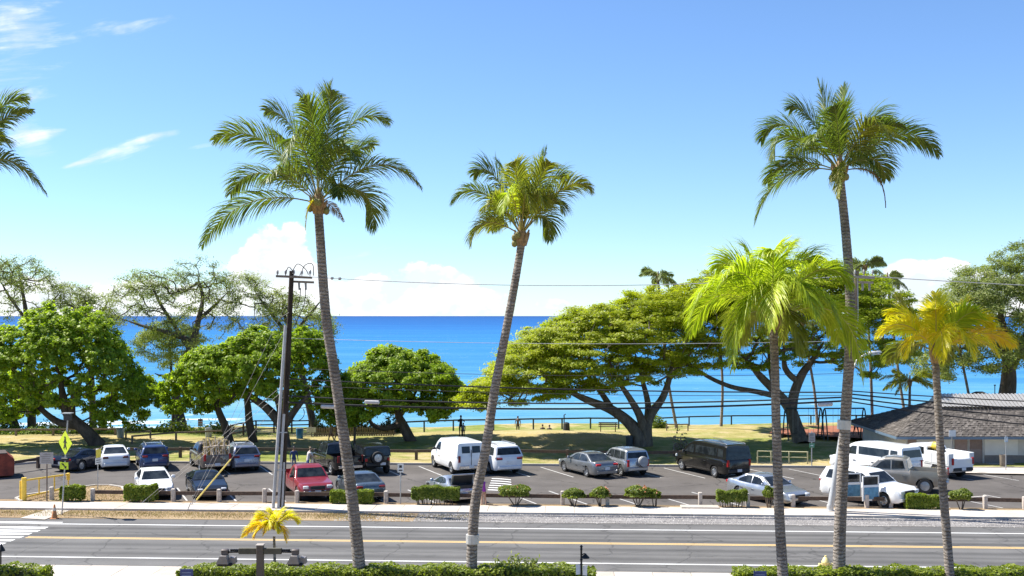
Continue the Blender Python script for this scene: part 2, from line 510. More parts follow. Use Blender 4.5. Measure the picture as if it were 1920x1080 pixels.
def sea_mat():
    m, nt, b = nodes_of('sea_water')
    nt.nodes.remove(b)
    p = geopos(nt)
    sp = nt.nodes.new('ShaderNodeSeparateXYZ'); nt.links.new(p, sp.inputs[0])
    lg = mth(nt, 'LOGARITHM', mth(nt, 'MAXIMUM', sp.outputs[1], 60), 10)      # 2.0 at 100 m, 4.3 at 20 km
    pn = tex_noise(nt, .055, 6, .68, stretch(nt, p, (.16, 1, 1)))
    pn2 = tex_noise(nt, .006, 6, .7, stretch(nt, p, (.12, 1, 1)))
    lgn = mth(nt, 'ADD', lg, mth(nt, 'ADD', mth(nt, 'MULTIPLY', mth(nt, 'SUBTRACT', pn, .5), 1.15), mth(nt, 'MULTIPLY', mth(nt, 'SUBTRACT', pn2, .5), .55)))
    depth = mrange(nt, lgn, 2.0, 4.2, 0, 1, False)
    c = ramp(nt, depth, [(0.0, (.17, .32, .37)), (.06, (.115, .28, .385)), (.12, (.066, .230, .385)), (.20, (.038, .180, .375)), (.34, (.024, .160, .38)), (.55, (.013, .098, .30)), (1.0, (.009, .060, .21))])
    # surf: breaking crests close to the beach
    lf = tex_noise(nt, .16, 5, .7, stretch(nt, p, (.45, 1.7, 1)))
    near = mth(nt, 'MULTIPLY', mrange(nt, sp.outputs[1], 150, 118), mrange(nt, sp.outputs[0], -22, -34))
    foam = mrange(nt, mth(nt, 'ADD', lf, mth(nt, 'MULTIPLY', near, .24)), .68, .80, 0, .85)
    edge = mrange(nt, mth(nt, 'ADD', sp.outputs[1], mth(nt, 'MULTIPLY', mth(nt, 'SUBTRACT', lf, .5), 22)), 119, 113, 0, .8)
    cap = mth(nt, 'MULTIPLY', mrange(nt, tex_noise(nt, .35, 3, .7, stretch(nt, p, (.3, 1.3, 1))), .67, .73, 0, .4), mrange(nt, sp.outputs[1], 1500, 500))
    foam = mth(nt, 'MAXIMUM', mth(nt, 'MAXIMUM', foam, edge), cap)
    c = mixc(nt, foam, c, (.80, .83, .84))
    dif = nt.nodes.new('ShaderNodeBsdfDiffuse'); nt.links.new(c, dif.inputs[0])
    gl = nt.nodes.new('ShaderNodeBsdfGlossy'); gl.inputs['Roughness'].default_value = .22
    w1 = tex_noise(nt, .55, 6, .62, stretch(nt, p, (.4, 1, 1)), .3)
    w2 = tex_noise(nt, .05, 4, .6, stretch(nt, p, (.35, 1, 1)))
    h = mth(nt, 'ADD', mth(nt, 'MULTIPLY', w1, .55), mth(nt, 'MULTIPLY', w2, 2.2))
    bp = nt.nodes.new('ShaderNodeBump'); bp.inputs['Strength'].default_value = .8; bp.inputs['Distance'].default_value = .9
    nt.links.new(h, bp.inputs['Height'])
    nt.links.new(bp.outputs[0], dif.inputs['Normal']); nt.links.new(bp.outputs[0], gl.inputs['Normal'])
    mx = nt.nodes.new('ShaderNodeMixShader')
    nt.links.new(mth(nt, 'MULTIPLY', mth(nt, 'SUBTRACT', 1.0, foam), .13), mx.inputs[0])
    nt.links.new(dif.outputs[0], mx.inputs[1]); nt.links.new(gl.outputs[0], mx.inputs[2])
    nt.links.new(mx.outputs[0], nt.nodes['Material Output'].inputs[0])
    return m

# ------------------------------------------------------------------ setting: ground, sea
SEA_Z = -2.2
def structure(o): o['kind'] = 'structure'; return o
def sheet(name, pts, m, z=None, parent=None):
    b = MB(); b.add([(p[0], p[1], p[2] if z is None else z) for p in pts], [tuple(range(len(pts)))])
    return b.build(name, m, parent)

def shore_y(x):
    return 103.0 + 2.0 * math.sin(x * .07) + (1.5 * math.sin(x * .21 + 1)) - (4.0 if x < -25 else 0) * min(1, (-25 - x) / 10 if x < -25 else 0)
def build_ground():
    xs = np.concatenate([[-1500, -700, -300, -160], np.linspace(-100, 100, 81), [160, 300, 700, 1500]])
    prof = [(-400, -.04), (-100, -.04), (20, -.04), (70, -.04)]
    rel = [(-6, -.04), (-1, -.05), (2, -.35), (5, -1.0), (9, -1.8), (16, -2.6), (30, -5), (60, -9)]
    V = []
    for x in xs:
        for y, z in prof: V.append((x, y, z))
        for d, z in rel: V.append((x, shore_y(x) + d, z + (RNG.random() - .5) * .12 * (1 if -1.9 < z < -.3 else 0)))
    k = len(prof) + len(rel)
    Q = [(i * k + j, (i + 1) * k + j, (i + 1) * k + j + 1, i * k + j + 1) for i in range(len(xs) - 1) for j in range(k - 1)]
    b = MB(); b.add(V, Q)
    structure(b.build('ground', ground_mat(), smooth=60))
build_ground()

def build_sea():
    ys = [60, 130, 250, 600, 2000, 8000, 40000]
    b = MB()
    V = []; Q = []
    for y in ys:
        w = max(1500, y * 1.4)
        for x in (-w, -w * .33, w * .33, w): V.append((x, y, SEA_Z))
    for i in range(len(ys) - 1):
        for j in range(3): Q.append((i * 4 + j, i * 4 + j + 1, i * 4 + j + 5, i * 4 + j + 4))
    b.add(V, Q)
    structure(b.build('sea', sea_mat()))
build_sea()

# lawn between the car park and the sea, a low mound in the middle
LAWN_A = G(73, 868)
def lawn_near(x):
    y75 = F(0, 75.3).y - (x - F(0, 75.3).x) * SA / CA
    if x < LAWN_A.x:
        y75 += (x - LAWN_A.x) * 1.3
    return max(y75, 44) if x < LAWN_A.x else y75
def lawn_z(x, y):
    z = .12
    z += .55 * math.exp(-((x - 3) / 9) ** 2 - ((y - 90) / 5) ** 2)
    z += .35 * math.exp(-((x - 24) / 9) ** 2 - ((y - 97) / 3.5) ** 2)
    z += .25 * math.exp(-((x + 34) / 14) ** 2 - ((y - 92) / 5) ** 2)
    z += .05 * math.sin(x * .8) * math.sin(y * .55)
    return z
def build_lawn():
    xs = np.linspace(-75, 85, 161)
    n = 34
    V = []; Q = []
    for x in xs:
        a = lawn_near(x); c = shore_y(x) - .5
        for j in range(n + 1):
            y = a + (c - a) * j / n
            V.append((x, y, lawn_z(x, y) if j < n else -.06))
    for i in range(len(xs) - 1):
        for j in range(n): Q.append((i * (n + 1) + j, (i + 1) * (n + 1) + j, (i + 1) * (n + 1) + j + 1, i * (n + 1) + j + 1))
    b = MB(); b.add(V, Q)
    structure(b.build('lawn', lawn_mat(), smooth=60))
build_lawn()

def strip(name, u0, u1, v0, v1, z, m, n=1, parent=None):
    b = MB(); V = []; Q = []
    for i in range(n + 1):
        u = u0 + (u1 - u0) * i / n
        V += [F(u, v0, z), F(u, v1, z)]
    for i in range(n): Q.append((2 * i, 2 * i + 2, 2 * i + 3, 2 * i + 1))
    b.add(V, Q)
    return b.build(name, m, parent)

structure(strip('road', -170, 170, 43.7, 54.4, 0.0, MATS['asphalt_road'], 40))
structure(strip('verge_soil', -170, -5.0, 54.4, 56.6, 0.014, MATS['dry_verge'], 10))
structure(strip('gravel_shoulder', -5.0, 170, 54.4, 56.6, 0.012, MATS['gravel_bed'], 10))
structure(strip('parking_lot', -90, 110, 59.55, 75.0, 0.004, MATS['asphalt_lot'], 20))
# the lot turns towards the street exit on the far left
# painted lines on the road (each painted line is a part of the road)
road = bpy.data.objects['road']
strip('edge_line', -23.2, 170, 52.85, 52.98, .005, MATS['white_line'], 30, road)
strip('edge_line', -170, -33, 52.85, 52.98, .005, MATS['white_line'], 10, road)
strip('edge_line', -170, 170, 45.60, 45.73, .005, MATS['white_line'], 40, road)
strip('centre_line', -22.2, 170, 49.50, 49.60, .005, MATS['yellow_line'], 30, road)
strip('centre_line', -22.2, 170, 49.72, 49.82, .005, MATS['yellow_line'], 30, road)
for y, xr in ((979, 117), (988.2, 92), (994, 79), (999.5, 65), (1005.5, 51), (1011.5, 36), (1018, 21), (1025, 6), (1032, -9)):
    p = G(xr, y); d = G(xr, y + 2.9)
    u = (p - F(0, PIV)).x
    v = PIV + (p.y - PIV) + SA * p.x
    strip('crosswalk_bar', p.x - 9, p.x, v - .42, v, .006, MATS['white_line'], 2, road)

# pavements of cast slabs with recessed joints, and their kerbs
def pavement(name, u0, u1, v0, v1, step, h, skip=()):
    base = structure(strip(name, u0 - 80, u1 + 80, v0 + .02, v1 - .02, h - .03, MATS['concrete_kerb'], 4))
    n = int((u1 - u0) / step)
    for i in range(n):
        a = u0 + i * step
        b = MB(Matrix.Identity(4))
        g = .012
        zz = h + random.uniform(-.004, .004)
        P = [F(a + g, v0 + .16, zz), F(a + step - g, v0 + .16, zz), F(a + step - g, v1, zz), F(a + g, v1, zz)]
        lo = [Vector((p.x, p.y, -.03)) for p in P]
        b.add(P + lo, [(0, 1, 2, 3), (0, 4, 5, 1), (1, 5, 6, 2), (2, 6, 7, 3), (3, 7, 4, 0)])
        b.build('slab', MATS['concrete_walk'], base)
    # kerb stones on the street side
    m = int((u1 - u0) / 3)
    for i in range(m):
        a = u0 + i * 3
        b = MB()
        P = [F(a + .008, v0, h + .005), F(a + 2.992, v0, h + .005), F(a + 2.992, v0 + .145, h + .005), F(a + .008, v0 + .145, h + .005)]
        lo = [Vector((p.x, p.y, -.03)) for p in P]
        b.add(P + lo, [(0, 1, 2, 3), (0, 4, 5, 1), (1, 5, 6, 2), (2, 6, 7, 3), (3, 7, 4, 0)])
        b.build('kerb_stone', MATS['concrete_kerb'], base)
    return base
far_walk = pavement('pavement', -36, 36, 56.6, 58.65, 1.5, .11)
near_walk = pavement('near_pavement', -27, 27, 40.9, 43.7, 1.5, .12)
# dirt strip behind the far pavement, under the fence
structure(strip('fence_strip', -31.5, 110, 58.65, 59.55, .06, MATS['dry_verge'], 10))
structure(sheet('crossing_ramp', [G(38, 972.5), G(84, 975), G(130, 958), G(88, 956)], MATS['concrete_walk'], z=.03))
# kerbed planting island at the lot entrance
def kerb_line(name, pts, w=.16, h=.14, z0=0.0):
    b = MB()
    for p, q in zip(pts[:-1], pts[1:]):
        b.bar((p[0], p[1], z0 + h / 2 - .02), (q[0], q[1], z0 + h / 2 - .02), w, h + .04)
    return structure(b.build(name, MATS['concrete_kerb']))
isl = [G(40, 943), G(30, 937), G(48, 931), G(110, 922), G(160, 915), G(180, 912.5), G(205, 912.5), G(228, 916), G(234, 922), G(240, 940)]
structure(sheet('planting_island', isl, MATS['dry_verge'], z=.085))
kerb_line('island_kerb', isl)
kerb_line('lot_kerb', [F(u, 75.1) for u in np.arange(-26, 62, 4)])
kerb_line('lot_kerb_bend', [Vector((x, lawn_near(x) - .1, 0)) for x in np.linspace(LAWN_A.x + .5, LAWN_A.x - 16, 9)])

# stall lines: parked at an angle
lot = bpy.data.objects['parking_lot']
SD = Vector((-.39, .921, 0))
def stall_line(p, ln, w=.1):
    s = Vector((SD.y, -SD.x, 0)) * w / 2
    q = p + SD * ln
    b = MB(); b.add([(c.x, c.y, .009) for c in (p - s, p + s, q + s, q - s)], [(0, 1, 2, 3)])
    b.build('stall_line', MATS['stall_line'], lot)
for i in range(-8, 11):
    stall_line(F(i * 2.75 + .95, 59.9), 4.9)
for i in range(-9, 11):
    stall_line(F(i * 2.75 + .55 + 5.2, 69.9), 5.0)
for i in range(6):                                   # striped walkway across the aisle
    a = G(922 - i * 1.5, 897.5 + i * 4.2); c = G(958 + i * .5, 900 + i * 4.4); mid = (a + c) / 2 + Vector((0, .25, 0))
    b = MB(); V = []
    for t in np.linspace(0, 1, 7):
        p = a * (1 - t) ** 2 + mid * 2 * t * (1 - t) + c * t * t
        V += [(p.x, p.y - .12, .009), (p.x, p.y + .12, .009)]
    b.add(V, [(2 * k, 2 * k + 2, 2 * k + 3, 2 * k + 1) for k in range(6)])
    b.build('walkway_bar', MATS['white_line'], lot)
structure(sheet('playground_surface', [G(1440, 822), G(1700, 836), G(1700, 808), G(1470, 806)], MATS['red_mulch'], z=.42))
structure(sheet('building_apron', [G(1790, 889), G(2000, 893), G(2000, 868), G(1650, 862), G(1640, 872)], MATS['concrete_walk'], z=.10))

# loose stones and dry grass along the street edge: nobody could count them
def scatter_blades(name, n, area, h, w, m, label, cat, lean=.5, z=0.0):
    P = np.array([area() for _ in range(n)])
    a = RNG.random(n) * 6.283; hh = h * (.5 + RNG.random(n))
    d = np.stack([np.cos(a), np.sin(a), np.zeros(n)], 1)
    t = np.stack([np.cos(a + 1.57 + RNG.normal(0, .5, n)), np.sin(a + 1.57), np.zeros(n)], 1)
    base = P + np.array([0, 0, z])
    v = np.empty((n, 3, 3)); v[:, 0] = base - d * w / 2; v[:, 1] = base + d * w / 2
    v[:, 2] = base + t * (hh * lean * RNG.random(n))[:, None] + np.array([0, 0, 1]) * hh[:, None]
    me = npmesh(name, v.reshape(-1, 3), np.arange(3 * n).reshape(n, 3), m)
    return tag(link(name, me), label, cat, kind='stuff')
drygrass = leafmat('dry_blades', [(.24, .16, .08), (.36, .27, .14), (.46, .37, .21), (.20, .17, .06)], .2, patch_scale=.8)
def area_verge():
    p = F(random.uniform(-31, -7) if random.random() < .85 else random.uniform(-10, -2), random.triangular(54.45, 56.6, 55.9)); return (p.x, p.y, .01)
scatter_blades('dry_grass', 11000, area_verge, .07, .03, drygrass, 'short dry brown grass along the street verge on the left', 'grass')
def area_island():
    while True:
        x = random.uniform(40, 238); y = random.uniform(913, 942)
        if y > 934 - (x - 30) * .145 or y > 915 and x > 170: break
    p = G(x, y); return (p.x, p.y, .085)
scatter_blades('island_grass', 3000, area_island, .06, .03, drygrass, 'short straw-coloured grass on the kerbed island by the yellow gate', 'grass')
def pebbles(name, n, m, label):
    V = []; 
    u = RNG.uniform(-9, 30, n); vv = 54.35 + 2.2 * RNG.random(n) ** 1.0
    s = .012 + .035 * RNG.random(n) ** 2
    P = np.array([F(a, c) for a, c in zip(u, vv)]); P[:, 2] = .012
    k = np.array([[-1, -.6, 0], [1, -.5, 0], [.1, 1, 0], [0, 0, .9]])
    ang = RNG.random(n) * 6.28
    rot = np.stack([np.cos(ang), -np.sin(ang), np.sin(ang), np.cos(ang)], 1).reshape(n, 2, 2)
    v = np.repeat(k[None], n, 0)
    v[:, :, :2] = np.einsum('nij,nkj->nki', rot, v[:, :, :2])
    v = v * s[:, None, None] + P[:, None]
    f = np.array([[0, 1, 3], [1, 2, 3], [2, 0, 3]])
    fs = (f[None] + 4 * np.arange(n)[:, None, None]).reshape(-1, 3)
    return tag(link(name, npmesh(name, v.reshape(-1, 3), fs, m)), label, 'gravel', kind='stuff')
pebbles('loose_gravel', 9000, leafmat('gravel_stones', [(.12, .11, .105), (.25, .24, .23), (.42, .40, .38)], 0.0, patch=.2), 'loose grey gravel along the street shoulder')
# ------------------------------------------------------------------ foliage tools
def leaf_quads(C, L, W, up=.5, out=None, curl=0.0, jit=.5):
    """diamond leaves at points C, normals leaning up / outwards"""
    n = len(C)
    nr = RNG.normal(size=(n, 3))
    nr /= np.linalg.norm(nr, axis=1, keepdims=True)
    nr[:, 2] += up
    if out is not None: nr += out * .9
    nr /= np.linalg.norm(nr, axis=1, keepdims=True)
    d = np.cross(nr, RNG.normal(size=(n, 3))); d /= np.linalg.norm(d, axis=1, keepdims=True)
    s = np.cross(nr, d)
    sc = (1 - jit + 2 * jit * RNG.random(n))[:, None]
    l = d * L * .5 * sc; w = s * W * .5 * sc
    v = np.empty((n, 4, 3))
    v[:, 0] = C - l; v[:, 1] = C + w + l * .15; v[:, 2] = C + l - nr * curl; v[:, 3] = C - w + l * .15
    return v.reshape(-1, 3), np.arange(4 * n).reshape(n, 4)

def bark(name, lo, hi, scale=3.0):
    if name in MATS: return MATS[name]
    m, nt, b = nodes_of(name)
    co = objco(nt)
    f = mth(nt, 'ADD', mth(nt, 'MULTIPLY', tex_noise(nt, scale, 5, .7, stretch(nt, co, (1, 1, .3))), .65), mth(nt, 'MULTIPLY', tex_noise(nt, scale * 6, 4, .7, co), .35))
    nt.links.new(ramp(nt, f, [(.36, lo), (.62, hi)]), b.inputs['Base Color'])
    setp(b, Roughness=.92, Specular_IOR_Level=.2)
    bump(nt, b, f, .9, .06)
    MATS[name] = m
    return m
BARK_MILO = bark('bark_milo', (.055, .042, .034), (.16, .125, .10))
BARK_POD = bark('bark_pod', (.085, .068, .052), (.23, .19, .145))
BARK_KIAWE = bark('bark_kiawe', (.05, .042, .036), (.15, .12, .10))
LEAF_MILO = leafmat('leaf_milo', [(.120, .180, .014), (.230, .320, .024), (.330, .430, .034), (.45, .52, .055)], .56, patch=.4, patch_scale=.55, spec=.4)
LEAF_POD = leafmat('leaf_pod', [(.165, .210, .012), (.290, .340, .016), (.410, .440, .022), (.52, .51, .03)], .56, patch=.55, patch_scale=.35)
LEAF_POD2 = leafmat('leaf_pod_dark', [(.130, .185, .014), (.235, .300, .020), (.335, .390, .028), (.43, .45, .04)], .56, patch=.55, patch_scale=.35)
LEAF_PALE = leafmat('leaf_pale_shore', [(.19, .24, .06), (.29, .34, .09), (.38, .43, .13), (.46, .47, .17)], .5, patch=.4)
LEAF_KIAWE = leafmat('leaf_kiawe', [(.105, .140, .040), (.180, .220, .060), (.25, .285, .080), (.33, .33, .12)], .5, patch=.5, patch_scale=.4)

def grow(trunks, targets, tip=.02, power=.42, rmax=1.0, sag=.15, wig=.12, bias=.35):
    """branches: every target joins the nearest wood; wood thickens with what it carries.
    trunks: list of polylines [(x,y,z,r),...]; returns list of (pts, radii)"""
    pos = []; par = []; fixed = []
    paths = []
    for tl in trunks:
        pts = [Vector(p[:3]) for p in tl]; rs = [p[3] for p in tl]; rs[-1] *= .3
        idx = []
        prev = -1
        if pos:                                             # fork from an earlier trunk
            d = [(Vector(q) - pts[0]).length for q in pos]; k = int(np.argmin(d))
            if d[k] < .9: prev = k; idx.append(k)
        m = len(pts)
        for i in range(m - 1):
            seg = max(2, int((pts[i + 1] - pts[i]).length / .35))
            p0 = pts[max(i - 1, 0)]; p3 = pts[min(i + 2, m - 1)]
            for j in range(seg if i < m - 2 else seg + 1):
                t = j / seg
                a, b_, c, d_ = p0, pts[i], pts[i + 1], p3
                q = .5 * ((2 * b_) + (c - a) * t + (2 * a - 5 * b_ + 4 * c - d_) * t * t + (3 * b_ - a - 3 * c + d_) * t ** 3)
                pos.append(tuple(q)); par.append(prev); fixed.append(rs[i] + (rs[i + 1] - rs[i]) * t)
                prev = len(pos) - 1; idx.append(prev)
        paths.append(idx)
    ntr = len(paths)
    T = np.array(targets)
    anchor = np.array(trunks[0][-1][:3])
    order = np.argsort(np.linalg.norm(T - anchor, axis=1))
    for ti in order:
        t = T[ti]
        A = np.array(pos)
        dv = t - A
        dist = np.linalg.norm(dv, axis=1) + bias * np.maximum(0, A[:, 2] - t[2] + .2) * 3
        fx = np.array(fixed)
        low = (A[:, 2] < trunks[0][0][2] + 1.2) * 3.0
        k = int(np.argmin(dist + low))
        p0 = Vector(pos[k]); p1 = Vector(t)
        ln = (p1 - p0).length
        seg = max(2, min(7, int(ln / .4)))
        idx = [k]; prev = k
        off = Vector(RNG.normal(0, wig * ln, 3)); off.z = abs(off.z) * .5 - sag * ln * .3
        for j in range(1, seg + 1):
            s = j / seg
            q = p0.lerp(p1, s) + off * (4 * s * (1 - s)) * .5 + Vector(RNG.normal(0, .03 * min(ln, 1.5), 3)) * (s < 1)
            pos.append(tuple(q)); par.append(prev); fixed.append(0); prev = len(pos) - 1; idx.append(prev)
        paths.append(idx)
    n = len(pos)
    cnt = np.zeros(n)
    for i in range(n - 1, -1, -1):
        if cnt[i] == 0: cnt[i] = 1
        if par[i] >= 0: cnt[par[i]] += cnt[i]
    out = []
    # cnt sums whole chains: convert to tips carried
    tips = np.zeros(n)
    haschild = np.zeros(n, bool)
    for i in range(n):
        if par[i] >= 0: haschild[par[i]] = True
    for i in range(n - 1, -1, -1):
        if not haschild[i]: tips[i] = 1
        if par[i] >= 0: tips[par[i]] += tips[i]
    rad = [max(f * 1.0, min(rmax, tip * t ** power)) if f > 0 else min(rmax, tip * t ** power) for f, t in zip(fixed, tips)]
    for pi, idx in enumerate(paths):
        rs = [rad[i] for i in idx]
        if pi >= ntr and len(rs) > 1: rs[0] = rs[1]
        out.append(([pos[i] for i in idx], rs))
    return out

def ellip_targets(ells, n, shell=(.55, 1.0), zmin=-1.0, mind=.0):
    """points through the outer part of a union of ellipsoids (cx,cy,cz,rx,ry,rz)"""
    out = []
    w = np.array([e[3] * e[4] + e[3] * e[5] + e[4] * e[5] for e in ells]); w = w / w.sum()
    guard = 0
    while len(out) < n and guard < n * 40:
        guard += 1
        e = ells[RNG.choice(len(ells), p=w)]
        d = RNG.normal(size=3); d /= np.linalg.norm(d)
        if d[2] < zmin: continue
        r = RNG.uniform(*shell)
        p = np.array(e[:3]) + d * r * np.array(e[3:])
        if mind and out and np.min(np.linalg.norm(np.array(out) - p, axis=1)) < mind: continue
        # skip deep inside another lobe
        if any(np.sum(((p - np.array(f[:3])) / np.array(f[3:])) ** 2) < shell[0] ** 2 * .7 for f in ells): continue
        out.append(p)
    return out

def dome_targets(top, bot, d, rd, n, upper=.65, mind=.4, lump=9, thin=.38, skew=0.0):
    """clump centres under an uneven canopy: outline rows over picture columns at depth d, half depth rd"""
    tx = [p[0] for p in top]; ty = [p[1] for p in top]; bx = [p[0] for p in bot]; by = [p[1] for p in bot]
    x0, x1 = tx[0], tx[-1]; out = []; A = np.zeros((0, 3)); guard = 0
    ph = RNG.random(6) * 6.28
    xm = (x0 + x1) / 2; hw = (x1 - x0) / 2
    while len(out) < n and guard < n * 60:
        guard += 1
        px = RNG.uniform(x0, x1); s = RNG.uniform(-1, 1)
        e = abs((px - xm) / hw)
        if s * s + (e ** 2.4) > 1.02: continue
        T = np.interp(px, tx, ty); B = np.interp(px, bx, by); M_ = T * .35 + B * .65
        q = math.sqrt(max(0, 1 - s * s)) ** .8
        T += lump * (math.sin(px * .055 + ph[0] + s * 2.2) + .7 * math.sin(px * .13 + ph[1] - s * 3.1) - .6) * -.5 + lump * .5
        Ts = M_ + (T - M_) * q; Bs = M_ + (B - M_) * (q * .5 + .5)
        r = RNG.random()
        f = RNG.random() ** 1.5 * thin if r < upper else RNG.random() ** .8
        y = Ts + (Bs - Ts) * f + 6
        dd = d + s * rd
        c = AT(px, y, d)
        p = np.array((c.x, dd, c.z))
        if mind and len(A) and np.min(((A - p) ** 2).sum(1)) < mind * mind: continue
        out.append(p); A = np.vstack([A, p])
    return out

def tree(name, label, cat, base, trunks, targets, clump, nleaf, L, W, lm, bm, up=.6, tip=.02, power=.42, group=None, flat=.6, rmax=.6, wig=.12, center=None, sides=7, drop=0.0, bias=.35):
    root = empty(name, base, 0, label, cat, group)
    B = np.array(base)
    paths = grow(trunks, targets, tip, power, rmax, wig=wig, bias=bias)
    b = MB()
    for pts, rs in paths:
        if max(rs) < .012: continue
        nn = sides if max(rs) > .12 else (5 if max(rs) > .05 else 4)
        pts = [Vector(p) - Vector(base) for p in pts]
        b.tube(pts, rs, nn, cap=False)
    b.build('trunk', bm, root, smooth=70)
    T = np.array(targets)
    n = len(T)
    if drop: 
        keep = RNG.random(n) > drop; T = T[keep]; n = len(T)
    rc = clump * (.6 + .8 * RNG.random(n))
    per = np.maximum(4, (nleaf * (rc / clump) ** 2).astype(int))
    idx = np.repeat(np.arange(n), per)
    m = len(idx)
    d = RNG.normal(size=(m, 3)); d /= np.linalg.norm(d, axis=1, keepdims=True)
    rr = RNG.random(m) ** .5
    off = d * rr[:, None] * rc[idx][:, None]
    off *= np.where(RNG.random(m) < .16, 1.55, 1.0)[:, None]
    off[:, 2] *= flat
    C = T[idx] + off
    ctr = np.array(center) if center is not None else T.mean(0)
    out = C - ctr; out /= np.linalg.norm(out, axis=1, keepdims=True) + 1e-6
    v, q = leaf_quads(C, L, W, up, out)
    link('crown', npmesh(name + '_leaves', v - B, q, lm), root)
    return root

# ------------------------------------------------------------------ coconut palms
def palm_bark():
    m, nt, b = nodes_of('palm_bark')
    co = objco(nt)
    sp = nt.nodes.new('ShaderNodeSeparateXYZ'); nt.links.new(co, sp.inputs[0])
    n = tex_noise(nt, 3.0, 5, .7, co)
    n2 = tex_noise(nt, 14, 4, .7, stretch(nt, co, (1, 1, 2.2)))
    zz = mth(nt, 'ADD', sp.outputs[2], mth(nt, 'MULTIPLY', n, .34))
    ring = mth(nt, 'FRACT', mth(nt, 'MULTIPLY', zz, 8.0))
    groove = mrange(nt, mth(nt, 'ABSOLUTE', mth(nt, 'SUBTRACT', ring, .5)), .5, .2)
    f = mth(nt, 'ADD', mth(nt, 'MULTIPLY', n2, .6), mth(nt, 'MULTIPLY', n, .4))
    c = ramp(nt, f, [(.34, (.12, .098, .082)), (.50, (.29, .25, .215)), (.66, (.50, .45, .40))])
    c = mixc(nt, mth(nt, 'MULTIPLY', mth(nt, 'SUBTRACT', 1.0, groove), mrange(nt, n, .35, .65, .15, .8)), c, (.075, .058, .047))
    c = mixc(nt, mrange(nt, tex_noise(nt, .9, 4, .65, co), .45, .68, 0, .6), c, (.085, .072, .06))
    nt.links.new(c, b.inputs['Base Color'])
    setp(b, Roughness=.92, Specular_IOR_Level=.2)
    bump(nt, b, mth(nt, 'ADD', groove, mth(nt, 'MULTIPLY', n2, .7)), .8, .03)
    MATS['palm_bark'] = m
    return m
palm_bark()
FR = {
    'green': leafmat('frond_green', [(.050, .085, .016), (.105, .155, .022), (.175, .225, .034), (.25, .28, .05)], .42, rough=.45, patch=.5, patch_scale=.9, spec=.5),
    'olive': leafmat('frond_olive', [(.095, .125, .018), (.20, .225, .026), (.29, .30, .040), (.38, .36, .07)], .44, rough=.45, patch=.5, patch_scale=.9, spec=.5),
    'lime': leafmat('frond_lime', [(.18, .26, .016), (.34, .43, .024), (.50, .57, .04), (.64, .65, .09)], .5, rough=.45, patch=.5, patch_scale=.8, spec=.45),
    'gold': leafmat('frond_gold', [(.42, .44, .02), (.66, .60, .025), (.82, .70, .03), (.84, .62, .05)], .46, rough=.38, patch=.6, patch_scale=.7, spec=.4),
    'amber': leafmat('frond_amber', [(.60, .58, .02), (.74, .62, .025), (.76, .52, .03), (.56, .30, .04)], .4, rough=.4, patch=.6, patch_scale=2.0, spec=.4),
    'brown': leafmat('frond_brown', [(.07, .05, .03), (.15, .11, .07), (.24, .19, .13)], .1, rough=.8),
    'sea': leafmat('frond_grey_green', [(.13, .17, .07), (.20, .24, .10), (.28, .31, .14)], .4, rough=.5),
}
RACHIS = {k: mat('rachis_' + k, c, .5, var=.25) for k, c in dict(green=(.20, .20, .06), olive=(.28, .25, .08), lime=(.42, .40, .10), gold=(.52, .40, .10), amber=(.5, .36, .1), brown=(.16, .11, .07), sea=(.15, .15, .06)).items()}

